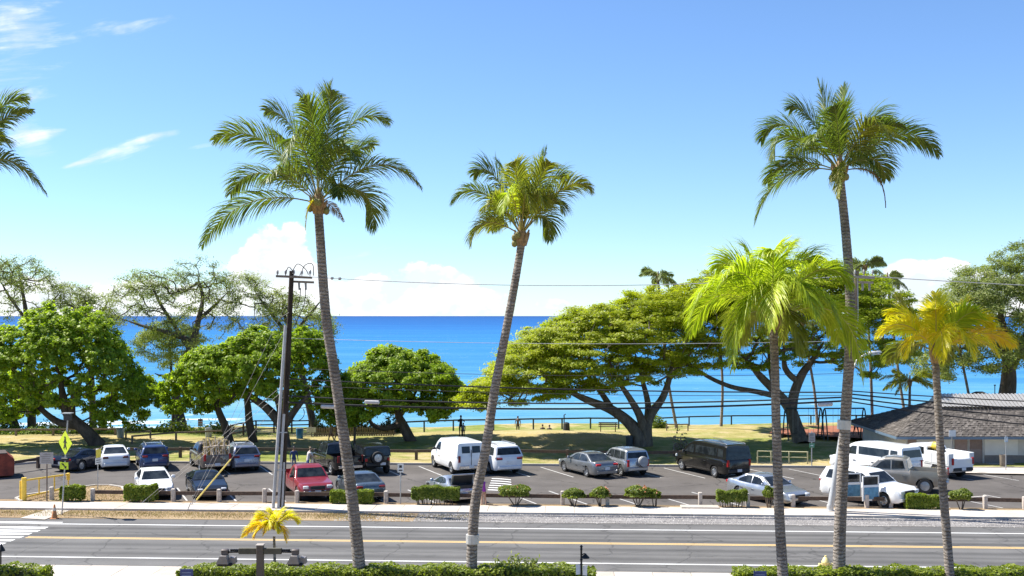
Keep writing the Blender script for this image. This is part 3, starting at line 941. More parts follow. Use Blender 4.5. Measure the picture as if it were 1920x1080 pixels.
def frond(parent, p0, p1, p2, col, leaf=.75, n=46, droop=.55, twist=0.0, width=.05, rr=.022, seed=0, start=.16, fold=.9):
    """one pinnate frond along a curve (local metres)"""
    g = np.random.default_rng(seed)
    p0, p1, p2 = (np.array(p, float) for p in (p0, p1, p2))
    ts = np.linspace(0, 1, 15)
    cur = lambda t: ((1 - t) ** 2)[:, None] * p0 + (2 * t * (1 - t))[:, None] * p1 + (t * t)[:, None] * p2
    dcur = lambda t: 2 * (1 - t)[:, None] * (p1 - p0) + 2 * t[:, None] * (p2 - p1)
    b = MB()
    pts = cur(ts)
    b.tube([tuple(p) for p in pts], [rr * (1 - .85 * t) + .004 for t in ts], 4, cap=False)
    nr = len(b.f)
    # leaflets
    t = np.repeat(np.linspace(start, .995, n), 2)
    side = np.tile([-1.0, 1.0], n)
    t = t + g.normal(0, .004, len(t)); t = np.clip(t, start, 1)
    C = cur(t); D = dcur(t); D /= np.linalg.norm(D, axis=1, keepdims=True)
    up = np.array([0, 0, 1.0])
    S = np.cross(D, up); ln = np.linalg.norm(S, axis=1, keepdims=True)
    S = np.where(ln > .05, S / np.maximum(ln, 1e-6), np.array([1.0, 0, 0]))
    S0 = S[np.argmin(np.abs(t - start))]
    S = S * np.sign((S @ S0))[:, None]
    Nn = np.cross(S, D)
    if twist:
        c, s = math.cos(twist), math.sin(twist)
        S, Nn = S * c + Nn * s, Nn * c - S * s
    prof = np.sin(np.clip((t - start) / (1 - start), 0, 1) ** .75 * math.pi * .86 + .30) * .95 + .08
    ll = leaf * np.clip(prof, .18, 1) * g.uniform(.85, 1.1, len(t))
    ang = fold - .45 * t + g.normal(0, .06, len(t))              # angle to the rachis, more forward at the tip
    dirn = (S * side[:, None]) * np.sin(ang)[:, None] + D * np.cos(ang)[:, None] + Nn * (.25 * g.random(len(t)))[:, None]
    dirn /= np.linalg.norm(dirn, axis=1, keepdims=True)
    segs = 4
    V = []; Fc = []
    w0 = np.cross(dirn, Nn + g.normal(0, .25, (len(t), 3))); w0 /= np.linalg.norm(w0, axis=1, keepdims=True) + 1e-9
    pos = C.copy(); dcurr = dirn.copy()
    rows = []
    wp = [.6, 1.0, .95, .62, .05]
    dr = droop * g.uniform(.6, 1.35, len(t))
    for k in range(segs + 1):
        rows.append((pos - w0 * (width * .5 * wp[k]), pos + w0 * (width * .5 * wp[k])))
        pos = pos + dcurr * (ll / segs)[:, None]
        dcurr = dcurr + np.array([0, 0, -1.0]) * (dr * .34 * (1 + .5 * k))[:, None]
        dcurr /= np.linalg.norm(dcurr, axis=1, keepdims=True)
    m = len(t)
    allv = np.stack([np.stack(r, 1) for r in rows], 1)            # m, segs+1, 2, 3
    base = len(b.v)
    b.v.extend(map(tuple, allv.reshape(-1, 3)))
    k = (segs + 1) * 2
    for i in range(m):
        o = base + i * k
        for j in range(segs):
            b.f.append((o + 2 * j, o + 2 * j + 1, o + 2 * j + 3, o + 2 * j + 2))
            b.mi.append(1)
    return b.build('frond', [RACHIS[col], FR[col]], parent)

def palm(name, label, d, trunk_px, base_r, top_r, fronds, scale_px=None, leaf=.75, n=46, droop=.6, coconuts=0, extra=None, group='coconut palms', width=.05, base_flare=1.5, ring=True, boot=True, seed=1, start_lift=0):
    """trunk_px: picture points from the foot up to the crown, all at depth d. fronds in picture offsets from the crown"""
    pts = []
    for px, py in trunk_px:
        p = AT(px, py, d); pts.append(p)
    foot = Vector((pts[0].x, d, 0.0))
    if pts[0].z > .05:                                            # carry the foot down to the ground
        dx = (pts[0].x - pts[1].x) / max(.1, (pts[1].z - pts[0].z)) * pts[0].z * .8
        foot = Vector((pts[0].x + dx, d, 0)); pts = [foot] + pts
    else: pts[0].z = 0; foot = pts[0].copy()
    root = empty(name, foot, 0, label, 'palm tree', group)
    # smooth trunk with leaf-scar rings
    m = len(pts); P = []
    for i in range(m - 1):
        a = pts[max(i - 1, 0)]; b_ = pts[i]; c = pts[i + 1]; e = pts[min(i + 2, m - 1)]
        k = max(2, int((c - b_).length / .06))
        for j in range(k + (i == m - 2)):
            t = j / k
            P.append(.5 * ((2 * b_) + (c - a) * t + (2 * a - 5 * b_ + 4 * c - e) * t * t + (3 * b_ - a - 3 * c + e) * t ** 3))
    H = P[-1].z
    g = np.random.default_rng(seed)
    rs = []
    for i, p in enumerate(P):
        s = max(0, p.z / H)
        r = base_r + (top_r - base_r) * s ** .8
        r += base_r * (base_flare - 1) * math.exp(-max(0, p.z) / .45)
        r *= 1 + .018 * ((i % 2) * 2 - 1) * g.uniform(.3, 1.6) + g.normal(0, .006)
        rs.append(r)
    b = MB(); b.tube([p - foot for p in P], rs, 12)
    tr = b.build('trunk', MATS['palm_bark'], root, smooth=75)
    crown = P[-1] - foot
    k = d / FOC
    if boot:
        b = MB()
        for i in range(9):
            a = g.random() * 6.28; l = g.uniform(.3, .55)
            b.tube([crown + Vector((0, 0, -.1)) + Vector((math.cos(a), math.sin(a), 0)) * top_r * .8, crown + Vector((math.cos(a) * top_r * 1.5, math.sin(a) * top_r * 1.5, l * .5)), crown + Vector((math.cos(a) * top_r * 2.0, math.sin(a) * top_r * 2.0, l))], [.07, .06, .03], 5)
        b.lathe([(top_r, 0), (top_r * 1.35, .15), (top_r * 1.25, .45), (top_r * .7, .75), (.05, .95)], 10, tuple(crown - Vector((0, 0, .12))))
        b.build('crown_shaft', mat('palm_boot', (.30, .20, .11), .85, var=.45, scale=9, bmp=.6), root, smooth=50)
    for i, fr in enumerate(fronds):
        (cx, cy, cd), (tx, ty, td), col = fr[:3]
        o = fr[3] if len(fr) > 3 else {}
        a = crown + Vector((0, 0, .25 + start_lift))
        c = Vector((cx * k, cd, -cy * k)) + crown
        e = Vector((tx * k, td, -ty * k)) + crown
        kw = dict(leaf=leaf, n=n, droop=droop, width=width, seed=seed * 100 + i, twist=(.35 + .5 * g.random()) * (1 if tx > 0 else -1))
        kw.update({q: w for q, w in o.items() if q != 'org'})
        if 'org' in o: a = crown + Vector((o['org'][0] * k, o['org'][2], -o['org'][1] * k))
        frond(root, a, c, e, col, **kw)
    if coconuts:
        cm = mat('coconut_husk', (.20, .19, .06), .6, var=.4)
        for i in range(coconuts):
            a = g.random() * 6.28
            b = MB(); b.lathe([(.02, -.13), (.085, -.09), (.11, 0), (.085, .09), (.02, .13)], 8)
            link('coconut', b.mesh('coconut', cm, 60), root, crown + Vector((math.cos(a) * top_r * 1.9, math.sin(a) * top_r * 1.9, g.uniform(-.05, .3))))
    return root, crown + foot, k
# ------------------------------------------------------------------ the coconut palms along the near pavement
def rel(crown, lst):
    out = []
    for c, cd, t, td, col, *o in lst:
        out.append(((c[0] - crown[0], c[1] - crown[1], cd), (t[0] - crown[0], t[1] - crown[1], td), col, *(o or [{}])))
    return out
def near_palms():
    # tall palm left of the middle
    cr = (596, 388)
    fr = rel(cr, [
        ((455, 335), -.6, (391, 456), -.9, 'green', dict(droop=.75)),
        ((470, 265), .5, (418, 352), .9, 'green', dict(droop=.8)),
        ((495, 205), -.4, (413, 262), -.8, 'green', dict(droop=.6)),
        ((548, 185), .6, (484, 190), 1.1, 'green', {}),
        ((520, 225), 1.4, (490, 232), 2.2, 'green', {}),
        ((590, 180), .4, (553, 166), 1.0, 'green', {}),
        ((600, 245), -.1, (617, 146), .3, 'green', dict(droop=.25)),
        ((640, 160), .5, (721, 212), 1.0, 'green', {}),
        ((640, 250), 1.6, (682, 246), 2.6, 'green', {}),
        ((715, 250), -.4, (790, 347), -.7, 'green', dict(droop=.7)),
        ((700, 300), .5, (692, 420), .9, 'green', dict(droop=.7)),
        ((660, 240), -1.2, (684, 312), -2.2, 'green', {}),
        ((570, 190), -1.5, (566, 320), -3.0, 'green', dict(droop=.6)),
        ((600, 215), -.8, (590, 200), -2.1, 'green', {}),
        ((625, 205), -.5, (632, 178), -1.4, 'green', dict(droop=.5)),
        ((575, 215), .9, (590, 225), 3.6, 'green', {}),
        ((620, 215), .9, (640, 255), 3.4, 'green', {}),
        ((545, 250), 1.2, (510, 305), 2.9, 'green', {}),
        ((580, 360), -.4, (577, 424), -.5, 'gold', dict(leaf=.45, n=30)),
        ((610, 360), .8, (630, 400), 1.6, 'brown', dict(leaf=.4, n=26)),
        ((655, 320), -1.2, (648, 372), -2.0, 'green', {}),
        ((540, 300), -1.4, (528, 348), -2.4, 'green', {}),
    ])
    palm('coconut_palm', 'tallest coconut palm with a leaning trunk in front of the utility pole', 39.0,
         [(675, 1080), (666, 985), (652, 870), (639, 780), (626, 690), (612, 600), (604, 500), (597, 395)], .235, .155, fr, leaf=1.25, n=92, droop=.66, coconuts=6, width=.036, base_flare=1.35, seed=3)
    # middle palm
    cr = (979, 440)
    fr = rel(cr, [
        ((898, 300), -.4, (850, 368), -.7, 'green', dict(droop=.8)),
        ((897, 372), -.5, (886, 446), -.8, 'olive', dict(droop=.8)),
        ((925, 262), .4, (888, 308), .8, 'green', dict(droop=.7)),
        ((962, 320), .5, (932, 280), .9, 'green', {}),
        ((980, 330), .4, (978, 286), 1.0, 'green', {}),
        ((1000, 330), -.2, (1026, 264), .2, 'green', dict(droop=.4)),
        ((1042, 290), .5, (1062, 312), .9, 'green', {}),
        ((1062, 300), -.5, (1106, 344), -.8, 'olive', dict(droop=.7)),
        ((1040, 325), -.9, (1052, 390), -1.6, 'olive', {}),
        ((1035, 345), .6, (1034, 432), 1.1, 'green', {}),
        ((955, 300), -1.4, (944, 395), -2.4, 'lime', {}),
        ((985, 300), -1.6, (995, 400), -2.8, 'olive', {}),
        ((1010, 320), -1.4, (1018, 385), -2.3, 'olive', {}),
        ((970, 300), -.8, (965, 300), -1.6, 'olive', {}),
        ((1000, 305), .8, (1005, 320), 2.4, 'green', {}),
        ((950, 320), .9, (925, 350), 2.2, 'green', {}),
        ((940, 345), .8, (920, 410), 1.6, 'green', {}),
        ((1015, 300), -.6, (1030, 300), -1.2, 'olive', {}),
        ((930, 340), -1.0, (915, 385), -1.7, 'olive', {}),
    ])
    palm('coconut_palm', 'slim coconut palm curving in front of the white cargo van', 39.0,
         [(884, 1080), (886, 1010), (893, 930), (911, 840), (926, 740), (943, 650), (962, 550), (978, 455)], .20, .135, fr, leaf=1.02, n=80, droop=.78, coconuts=3, width=.034, base_flare=1.75, seed=5)
    # tall palm on the right
    cr = (1574, 325)
    fr = rel(cr, [
        ((1440, 285), -.6, (1404, 412), -.9, 'green', dict(droop=.75)),
        ((1470, 262), .5, (1450, 326), .9, 'green', dict(droop=.7)),
        ((1448, 195), -.4, (1440, 292), -.7, 'green', dict(droop=.7)),
        ((1465, 165), .5, (1438, 246), 1.0, 'green', {}),
        ((1520, 165), .7, (1498, 182), 1.2, 'green', {}),
        ((1550, 215), -.2, (1536, 142), .2, 'green', dict(droop=.35)),
        ((1578, 225), .2, (1590, 148), .6, 'green', dict(droop=.3)),
        ((1640, 155), .5, (1686, 220), 1.0, 'green', {}),
        ((1690, 195), -.4, (1744, 284), -.7, 'green', dict(droop=.7)),
        ((1655, 250), .6, (1678, 318), 1.0, 'green', {}),
        ((1610, 190), -1.4, (1626, 272), -2.4, 'olive', {}),
        ((1640, 215), 1.3, (1672, 262), 2.6, 'green', {}),
        ((1535, 215), 1.3, (1520, 260), 3.0, 'green', {}),
        ((1560, 215), -.7, (1540, 205), -1.5, 'green', {}),
        ((1600, 210), .9, (1605, 225), 3.4, 'green', {}),
        ((1520, 225), -1.1, (1490, 270), -2.2, 'green', {}),
        ((1550, 285), -1.2, (1540, 372), -2.0, 'olive', dict(leaf=.7)),
        ((1600, 275), -1.2, (1606, 330), -2.2, 'green', dict(leaf=.7)),
        ((1660, 285), .2, (1665, 376), .3, 'brown', dict(leaf=.28, n=40, droop=.9, fold=.4)),
        ((1625, 225), -.9, (1660, 240), -1.6, 'green', {}),
    ])
    palm('coconut_palm', 'tall coconut palm with a pale band on its trunk near the street lamp', 39.0,
         [(1573, 1080), (1575, 990), (1581, 870), (1586, 770), (1593, 660), (1594, 560), (1586, 440), (1575, 335)], .235, .15, fr, leaf=1.15, n=90, droop=.68, coconuts=5, width=.036, base_flare=1.2, seed=8)
    # broad lime-green palm
    cr = (1451, 590)
    fr = rel(cr, [
        ((1335, 440), -.5, (1287, 580), -.8, 'lime', dict(droop=.8)),
        ((1370, 490), -.9, (1360, 664), -1.4, 'lime', dict(droop=.9)),
        ((1345, 470), .5, (1302, 606), .9, 'lime', dict(droop=.8)),
        ((1395, 440), .5, (1356, 478), 1.0, 'lime', {}),
        ((1425, 470), .5, (1412, 440), 1.2, 'lime', {}),
        ((1455, 480), -.2, (1490, 434), .1, 'lime', {}),
        ((1500, 430), .5, (1545, 470), .9, 'lime', {}),
        ((1530, 430), -.4, (1584, 512), -.7, 'lime', {}),
        ((1565, 505), .5, (1590, 622), .9, 'lime', dict(droop=.85)),
        ((1600, 500), -.5, (1604, 690), -.8, 'lime', dict(droop=.9)),
        ((1430, 440), -1.4, (1415, 590), -2.6, 'lime', {}),
        ((1470, 450), -1.5, (1490, 570), -2.8, 'lime', {}),
        ((1400, 470), -1.2, (1370, 600), -2.0, 'lime', {}),
        ((1510, 470), -1.2, (1545, 590), -2.0, 'lime', {}),
        ((1450, 450), .9, (1460, 470), 3.0, 'lime', {}),
        ((1415, 480), .9, (1385, 520), 2.6, 'lime', {}),
        ((1500, 480), .9, (1530, 540), 2.6, 'lime', {}),
        ((1480, 520), 1.3, (1500, 620), 2.4, 'olive', {}),
        ((1415, 530), 1.3, (1395, 630), 2.2, 'olive', {}),
        ((1440, 430), -.7, (1432, 455), -1.6, 'lime', {}),
        ((1470, 520), -1.0, (1478, 640), -1.6, 'olive', {}),
        ((1380, 440), -1.0, (1330, 520), -1.8, 'lime', {}),
    ])
    palm('coconut_palm', 'broad lime-green coconut palm left of the tall right-hand palm', 37.5,
         [(1468, 1080), (1462, 980), (1458, 880), (1455, 780), (1453, 690), (1450, 612)], .195, .14, fr, leaf=1.4, n=86, droop=.95, coconuts=0, base_flare=1.2, seed=12, width=.044)
    # yellow palm at the right edge
    cr = (1753, 660)
    fr = rel(cr, [
        ((1690, 560), -.4, (1631, 612), -.6, 'gold', {}),
        ((1695, 575), -.9, (1668, 652), -1.5, 'gold', {}),
        ((1715, 555), .4, (1680, 574), .8, 'gold', {}),
        ((1728, 590), .6, (1698, 540), 1.0, 'olive', dict(droop=.3)),
        ((1755, 590), .1, (1764, 536), .5, 'gold', dict(droop=.35)),
        ((1790, 580), .3, (1822, 546), .7, 'gold', dict(droop=.35)),
        ((1805, 560), -.5, (1842, 592), -.8, 'gold', {}),
        ((1838, 580), -.3, (1889, 632), -.4, 'amber', {}),
        ((1800, 590), -1.0, (1834, 646), -1.5, 'gold', {}),
        ((1740, 560), -1.3, (1722, 655), -2.1, 'gold', {}),
        ((1768, 560), -1.4, (1776, 650), -2.2, 'gold', {}),
        ((1745, 570), -.5, (1730, 566), -1.1, 'gold', {}),
        ((1780, 570), -.7, (1800, 570), -1.3, 'lime', {}),
        ((1770, 590), .8, (1790, 600), 2.2, 'lime', {}),
        ((1735, 590), .8, (1715, 610), 2.0, 'lime', {}),
        ((1790, 610), 1.0, (1812, 668), 1.8, 'olive', {}),
        ((1720, 610), 1.0, (1696, 668), 1.8, 'olive', {}),
    ])
    palm('coconut_palm', 'small golden-yellow coconut palm in front of the beach pavilion', 38.5,
         [(1781, 1080), (1774, 990), (1766, 890), (1761, 800), (1757, 730), (1754, 675)], .165, .125, fr, leaf=1.0, n=60, droop=.7, base_flare=1.5, seed=15)
    # palm whose crown reaches in at the left edge
    cr = (-62, 330)
    fr = rel(cr, [
        ((-30, 190), .3, (46, 186), .6, 'green', dict(leaf=.8)),
        ((-20, 200), -.5, (36, 262), -.9, 'olive', {}),
        ((20, 240), -.3, (97, 350), -.5, 'green', dict(droop=.8)),
        ((-30, 150), .6, (20, 160), 1.2, 'green', {}),
        ((-10, 230), -1.0, (22, 300), -1.8, 'green', {}),
        ((-90, 180), .0, (-130, 170), .4, 'green', {}),
        ((-120, 220), -.4, (-200, 290), -.8, 'green', {}),
        ((-110, 260), .8, (-190, 380), 1.4, 'green', {}),
        ((-60, 190), -1.2, (-70, 280), -2.4, 'olive', {}),
        ((-70, 170), 1.2, (-80, 230), 3.0, 'green', {}),
        ((-50, 200), .2, (-40, 130), .4, 'green', {}),
    ])
    palm('coconut_palm', 'coconut palm crown reaching in at the left edge of the sky', 39.0,
         [(-40, 1080), (-50, 800), (-58, 560), (-62, 345)], .22, .15, fr, leaf=1.15, n=70, droop=.62, coconuts=3, width=.044, seed=18)
    # young yellow palm by the street
    cr = (513, 1000)
    fr = rel(cr, [
        ((485, 962), -.1, (456, 998), -.2, 'amber', {}),
        ((500, 950), .1, (478, 968), .3, 'gold', {}),
        ((515, 955), -.3, (500, 990), -.6, 'amber', {}),
        ((520, 950), .1, (516, 960), .5, 'gold', {}),
        ((540, 950), .1, (556, 976), .2, 'gold', {}),
        ((530, 962), -.3, (540, 1006), -.4, 'amber', {}),
        ((495, 965), -.4, (482, 996), -.6, 'amber', {}),
        ((527, 955), .3, (535, 968), .6, 'gold', {}),
        ((505, 950), -.3, (512, 978), -.7, 'gold', {}),
        ((490, 952), .2, (468, 984), .3, 'gold', {}), ((522, 952), -.4, (528, 985), -.7, 'gold', {}), ((508, 946), .4, (500, 962), .8, 'gold', {}),
    ])
    palm('young_palm', 'young palm with amber-yellow fronds beside the wooden lamp post', 40.5,
         [(516, 1080), (515, 1050), (514, 1006)], .065, .045, fr, leaf=.5, n=64, droop=.6, width=.03, base_flare=1.3, boot=False, seed=21, group=None)
near_palms()
# pale identification bands on two trunks
def trunk_band(px, py0, py1, d, r, label):
    a = AT(px[0], py0, d); c = AT(px[1], py1, d)
    b = MB(); b.tube([Vector((0, 0, 0)), a - c], [r, r], 14)
    o = b.build('trunk_band', mat('band_metal', (.55, .54, .52), .5, .3), None, c)
    tag(o, label, 'trunk band', 'metal bands round palm trunks')
trunk_band((1583, 1582), 788, 805, 39.0, .236, 'pale metal band round the tall right-hand palm trunk')
trunk_band((886, 886), 1002, 1019, 39.0, .232, 'pale metal band low on the slim middle palm trunk')

# ------------------------------------------------------------------ palms by the beach
def far_palm(label, d, foot, crown_px, n, size, col, seed, lean=None, r=.14):
    g = np.random.default_rng(seed)
    fr = []
    for i in range(n):
        a = 6.283 * i / n + g.normal(0, .2)
        e = g.uniform(-.35, 1.15)
        L = size * g.uniform(.8, 1.1)
        cx, cz, cd = math.cos(a) * L * .5, (math.sin(e) * .5 + .35) * L * .75, math.sin(a) * L * .5
        tx, tz, td = math.cos(a) * L * (1 - .2 * max(0, e)), (math.sin(e) * .75 - .18) * L, math.sin(a) * L * (1 - .2 * max(0, e))
        k = FOC / d
        fr.append(((cx * k, -cz * k, cd), (tx * k, -tz * k, td), col, {}))
    t = [foot, ((foot[0] * .6 + crown_px[0] * .4 + g.uniform(-6, 6)), foot[1] * .6 + crown_px[1] * .4), crown_px]
    return palm('beach_palm', label, d, t, r, r * .72, fr, leaf=.75, n=34, droop=.7, width=.06, seed=seed, group='palms by the beach', base_flare=1.2)
far_palm('beach palm whose dark crown tops the big monkeypod tree', 98, (1268, 800), (1234, 526), 15, 1.9, 'sea', 31)
far_palm('beach palm with its crown beside the far utility pole', 99, (1350, 797), (1620, 512), 0, 2.6, 'sea', 32) if False else None
far_palm('beach palm behind the far utility pole, crown above the dark tree', 98, (1636, 800), (1622, 506), 15, 2.0, 'sea', 33)
far_palm('beach palm with windblown crown right of the far utility pole', 99, (1533, 800), (1664, 530), 12, 2.1, 'sea', 34) if False else None
far_palm('leaning beach palm beyond the swings', 99, (1533, 802), (1505, 610), 12, 2.3, 'sea', 35)
far_palm('straight beach palm between the two monkeypod trunks', 99, (1352, 800), (1346, 590), 12, 2.3, 'sea', 36)
far_palm('windblown beach palm right of the far utility pole', 100, (1700, 800), (1664, 528), 11, 2.0, 'sea', 37)
far_palm('short bushy beach palm beside the pavilion roof', 92, (1712, 815), (1706, 722), 16, 2.6, 'olive', 38)
far_palm('thin leaning beach palm behind the pavilion ridge', 99, (1822, 800), (1800, 660), 11, 2.0, 'sea', 39)

# ------------------------------------------------------------------ broad-leaved trees
def pxl(px, py, d, r): return (*AT(px, py, d), r)
def EL(px, py, d, rx, ry, rd):
    """crown lobe: picture centre and half sizes (px), depth half size in metres"""
    c = AT(px, py, d); k = d / FOC
    return (c.x, d, c.z, rx * k, rd, ry * k)

def big_trees():
    milo = dict(lm=LEAF_MILO, bm=BARK_MILO)
    # left beach tree with a slanting trunk
    d = 85.5
    foot = G(186, 838)
    tr = [[(foot.x, foot.y, 0, .62), pxl(160, 808, d, .50), pxl(128, 778, d, .40), pxl(118, 745, d, .32), pxl(112, 700, d, .22)],
          [pxl(150, 798, d, .34), pxl(110, 792, d, .28), pxl(75, 765, d, .2), pxl(55, 735, d, .13)],
          [pxl(135, 785, d, .3), pxl(138, 745, d - .8, .24), pxl(160, 700, d - 1, .15)],
          [pxl(200, 770, d - 1, .07), pxl(207, 782, d - 1, .06), pxl(212, 790, d - 1, .05), pxl(218, 768, d - 1, .03)]]
    T = dome_targets([(-70, 660), (-20, 608), (20, 592), (60, 570), (110, 556), (160, 560), (195, 588), (215, 628), (240, 660), (262, 690), (285, 712), (300, 738)],
                     [(-70, 790), (0, 790), (40, 782), (90, 765), (130, 768), (170, 772), (210, 785), (250, 787), (285, 762), (300, 746)], d, 4.6, 900, .60, .27, lump=14)
    tree('beach_tree', 'leafy beach tree with a thick slanting trunk behind the white sedan', 'tree', foot, tr, T, .37, 105, .21, .15, LEAF_MILO, BARK_MILO, up=.6, tip=.02, flat=.7, center=(AT(110, 730, d)), wig=.18)
    d = 97
    foot = AT(32, 806, d); foot.z = 0
    tr = [[(foot.x, foot.y, 0, .42), pxl(24, 785, d, .32), pxl(8, 760, d, .22), pxl(-10, 735, d, .15)], [pxl(26, 790, d, .3), pxl(37, 760, d, .22), pxl(35, 725, d, .14)], [pxl(20, 792, d, .2), pxl(-5, 790, d, .16), pxl(-14, 770, d, .1)]]
    T = dome_targets([(-90, 690), (-30, 670), (30, 680), (85, 710)], [(-90, 770), (-30, 775), (40, 770), (85, 750)], d, 3, 80, .5, .5)
    tree('beach_tree', 'shaded beach tree with twisted stems at the far left shore', 'tree', foot, tr, T, .62, 170, .25, .18, LEAF_MILO, BARK_MILO, up=.5, flat=.75)
    # three-stemmed tree by the utility pole
    d = 86
    f1 = G(432, 836); f2 = G(476, 832); f3 = G(535, 846)
    foot = Vector((f2.x, f2.y, 0))
    tr = [[(f3.x, f3.y, 0, .50), pxl(528, 800, 84.5, .42), pxl(500, 765, 85, .33), pxl(466, 740, 85.5, .24), pxl(440, 705, 86, .16)],
          [(f1.x, f1.y, 0, .40), pxl(422, 800, 87, .32), pxl(408, 765, 87, .26), pxl(404, 725, 87, .18)],
          [(f2.x, f2.y, 0, .38), pxl(468, 795, 87, .32), pxl(464, 755, 87, .26), pxl(455, 705, 87, .16)],
          [pxl(528, 798, 84.5, .34), pxl(524, 760, 84.5, .28), pxl(505, 725, 84.5, .2)],
          [pxl(532, 800, 84.5, .34), pxl(556, 765, 84.3, .26), pxl(585, 735, 84, .17)]]
    T = dome_targets([(306, 738), (320, 695), (345, 662), (390, 636), (440, 615), (480, 604), (520, 600), (560, 600), (600, 612), (618, 640), (630, 690)],
                     [(306, 750), (330, 764), (380, 768), (420, 752), (470, 738), (520, 748), (560, 765), (600, 778), (618, 765), (630, 735)], d, 4.4, 840, .60, .27, lump=14)
    tree('beach_tree', 'wide beach tree on three dark stems behind the utility pole', 'tree', foot, tr, T, .36, 105, .21, .15, LEAF_MILO, BARK_MILO, up=.6, flat=.7, center=AT(470, 720, d), wig=.18)
    # round tree left of the middle
    d = 88
    foot = G(772, 832)
    tr = [[(foot.x, foot.y, 0, .48), pxl(757, 800, d, .40), pxl(746, 775, d, .30), pxl(742, 735, d, .22), pxl(745, 695, d, .14)],
          [pxl(752, 795, d, .3), pxl(722, 803, d, .24), pxl(698, 796, d, .18), pxl(686, 775, d, .12)],
          [pxl(748, 780, d, .26), pxl(768, 755, d, .18), pxl(785, 725, d, .12)]]
    T = dome_targets([(612, 725), (640, 685), (680, 655), (720, 641), (750, 634), (790, 640), (820, 658), (850, 690), (874, 722)],
                     [(612, 765), (640, 792), (690, 788), (730, 770), (780, 768), (820, 780), (850, 768), (874, 738)], d, 4.4, 780, .60, .27, lump=14)
    tree('beach_tree', 'rounded beach tree with a leaning trunk left of the cargo van', 'tree', foot, tr, T, .36, 105, .21, .15, LEAF_MILO, BARK_MILO, up=.6, flat=.7, center=AT(750, 745, d), wig=.18)
    # sapling in front of it
    d = 86
    foot = G(664, 838)
    tr = [[(foot.x, foot.y, 0, .11), pxl(665, 800, d, .09), pxl(660, 770, d, .06), pxl(652, 745, d, .04)]]
    T = ellip_targets([EL(640, 752, d, 48, 34, 1.8), EL(662, 780, d, 30, 22, 1.4)], 46, (.3, 1.0), -1, .35)
    tree('young_tree', 'thin-stemmed young tree behind the tall palm trunk', 'tree', foot, tr, T, .45, 90, .26, .18, LEAF_MILO, BARK_MILO, up=.5, flat=.8)
    # great monkeypod
    d = 84.5
    foot = G(1205, 842)
    tr = [[(foot.x - .15, foot.y, 0, .70), pxl(1196, 815, d, .56), pxl(1176, 790, d, .46), pxl(1145, 768, d, .38), pxl(1105, 752, d, .30), pxl(1070, 735, d, .2), pxl(1020, 705, d, .12)],
          [(foot.x + .3, foot.y + .2, 0, .56), pxl(1212, 800, d, .44), pxl(1222, 775, d + .5, .36), pxl(1243, 745, d + 1, .28), pxl(1256, 705, d + 1, .22), pxl(1262, 660, d + 1, .16)],
          [pxl(1207, 810, d, .4), pxl(1200, 780, d - .5, .32), pxl(1180, 745, d - .8, .24), pxl(1160, 715, d - 1, .16), pxl(1140, 670, d - 2, .1)],
          [pxl(1212, 800, d, .36), pxl(1215, 760, d + 1.5, .26), pxl(1205, 715, d + 2, .18), pxl(1190, 660, d + 2.4, .1)],
          [pxl(1150, 772, d, .3), pxl(1130, 740, d + 1, .22), pxl(1100, 700, d + 1.5, .15), pxl(1080, 660, d + 1.5, .09)],
          [pxl(1070, 735, d, .18), pxl(1030, 738, d - 1, .13), pxl(990, 725, d - 1, .08)],
          [pxl(1256, 710, d + 1, .2), pxl(1285, 675, d, .15), pxl(1305, 645, d, .1)]]
    T = dome_targets([(858, 745), (880, 716), (905, 690), (940, 655), (975, 618), (992, 600), (1040, 582), (1100, 560), (1160, 545), (1220, 528), (1270, 512), (1330, 500), (1380, 525)],
                     [(858, 755), (900, 758), (950, 752), (1000, 745), (1050, 738), (1100, 728), (1160, 722), (1220, 712), (1270, 700), (1330, 690), (1380, 650)], d, 7.0, 1280, .60, .36, lump=14, thin=.5)
    tree('monkeypod_tree', 'huge spreading monkeypod tree with a forked trunk at the lawn', 'tree', foot, tr, T, .66, 215, .21, .085, LEAF_POD, BARK_POD, up=1.0, tip=.02, power=.42, flat=.30, center=AT(1190, 760, d), wig=.2)
    # second monkeypod
    d = 88
    foot = G(1503, 834)
    tr = [[(foot.x, foot.y, 0, .66), pxl(1492, 800, d, .56), pxl(1480, 765, d, .46), pxl(1455, 735, d, .38), pxl(1425, 705, d, .30), pxl(1395, 670, d, .2)],
          [pxl(1484, 770, d, .44), pxl(1490, 735, d, .40), pxl(1505, 700, d, .34), pxl(1520, 680, d, .26), pxl(1545, 640, d, .18)],
          [pxl(1465, 745, d, .28), pxl(1420, 735, d, .22), pxl(1370, 725, d, .19), pxl(1325, 705, d, .16), pxl(1292, 680, d, .12)],
          [pxl(1495, 715, d, .28), pxl(1472, 690, d, .24), pxl(1470, 640, d, .17)],
          [pxl(1455, 735, d, .3), pxl(1445, 690, d + 1, .22), pxl(1440, 640, d + 1, .16)]]
    T = dome_targets([(1285, 575), (1340, 505), (1400, 482), (1460, 470), (1520, 470), (1580, 482), (1640, 508), (1690, 545), (1715, 590)],
                     [(1285, 690), (1340, 705), (1400, 695), (1460, 670), (1520, 680), (1580, 700), (1640, 700), (1690, 660), (1715, 620)], d, 6.6, 980, .62, .38, lump=14)
    tree('monkeypod_tree', 'second spreading monkeypod tree with darker leaves behind the lime-green palm', 'tree', foot, tr, T, .66, 205, .21, .085, LEAF_POD2, BARK_POD, up=1.0, flat=.32, center=AT(1490, 690, d), wig=.2)
    # tall pale tree at the right edge
    d = 101
    foot = AT(1887, 800, d); foot.z = 0
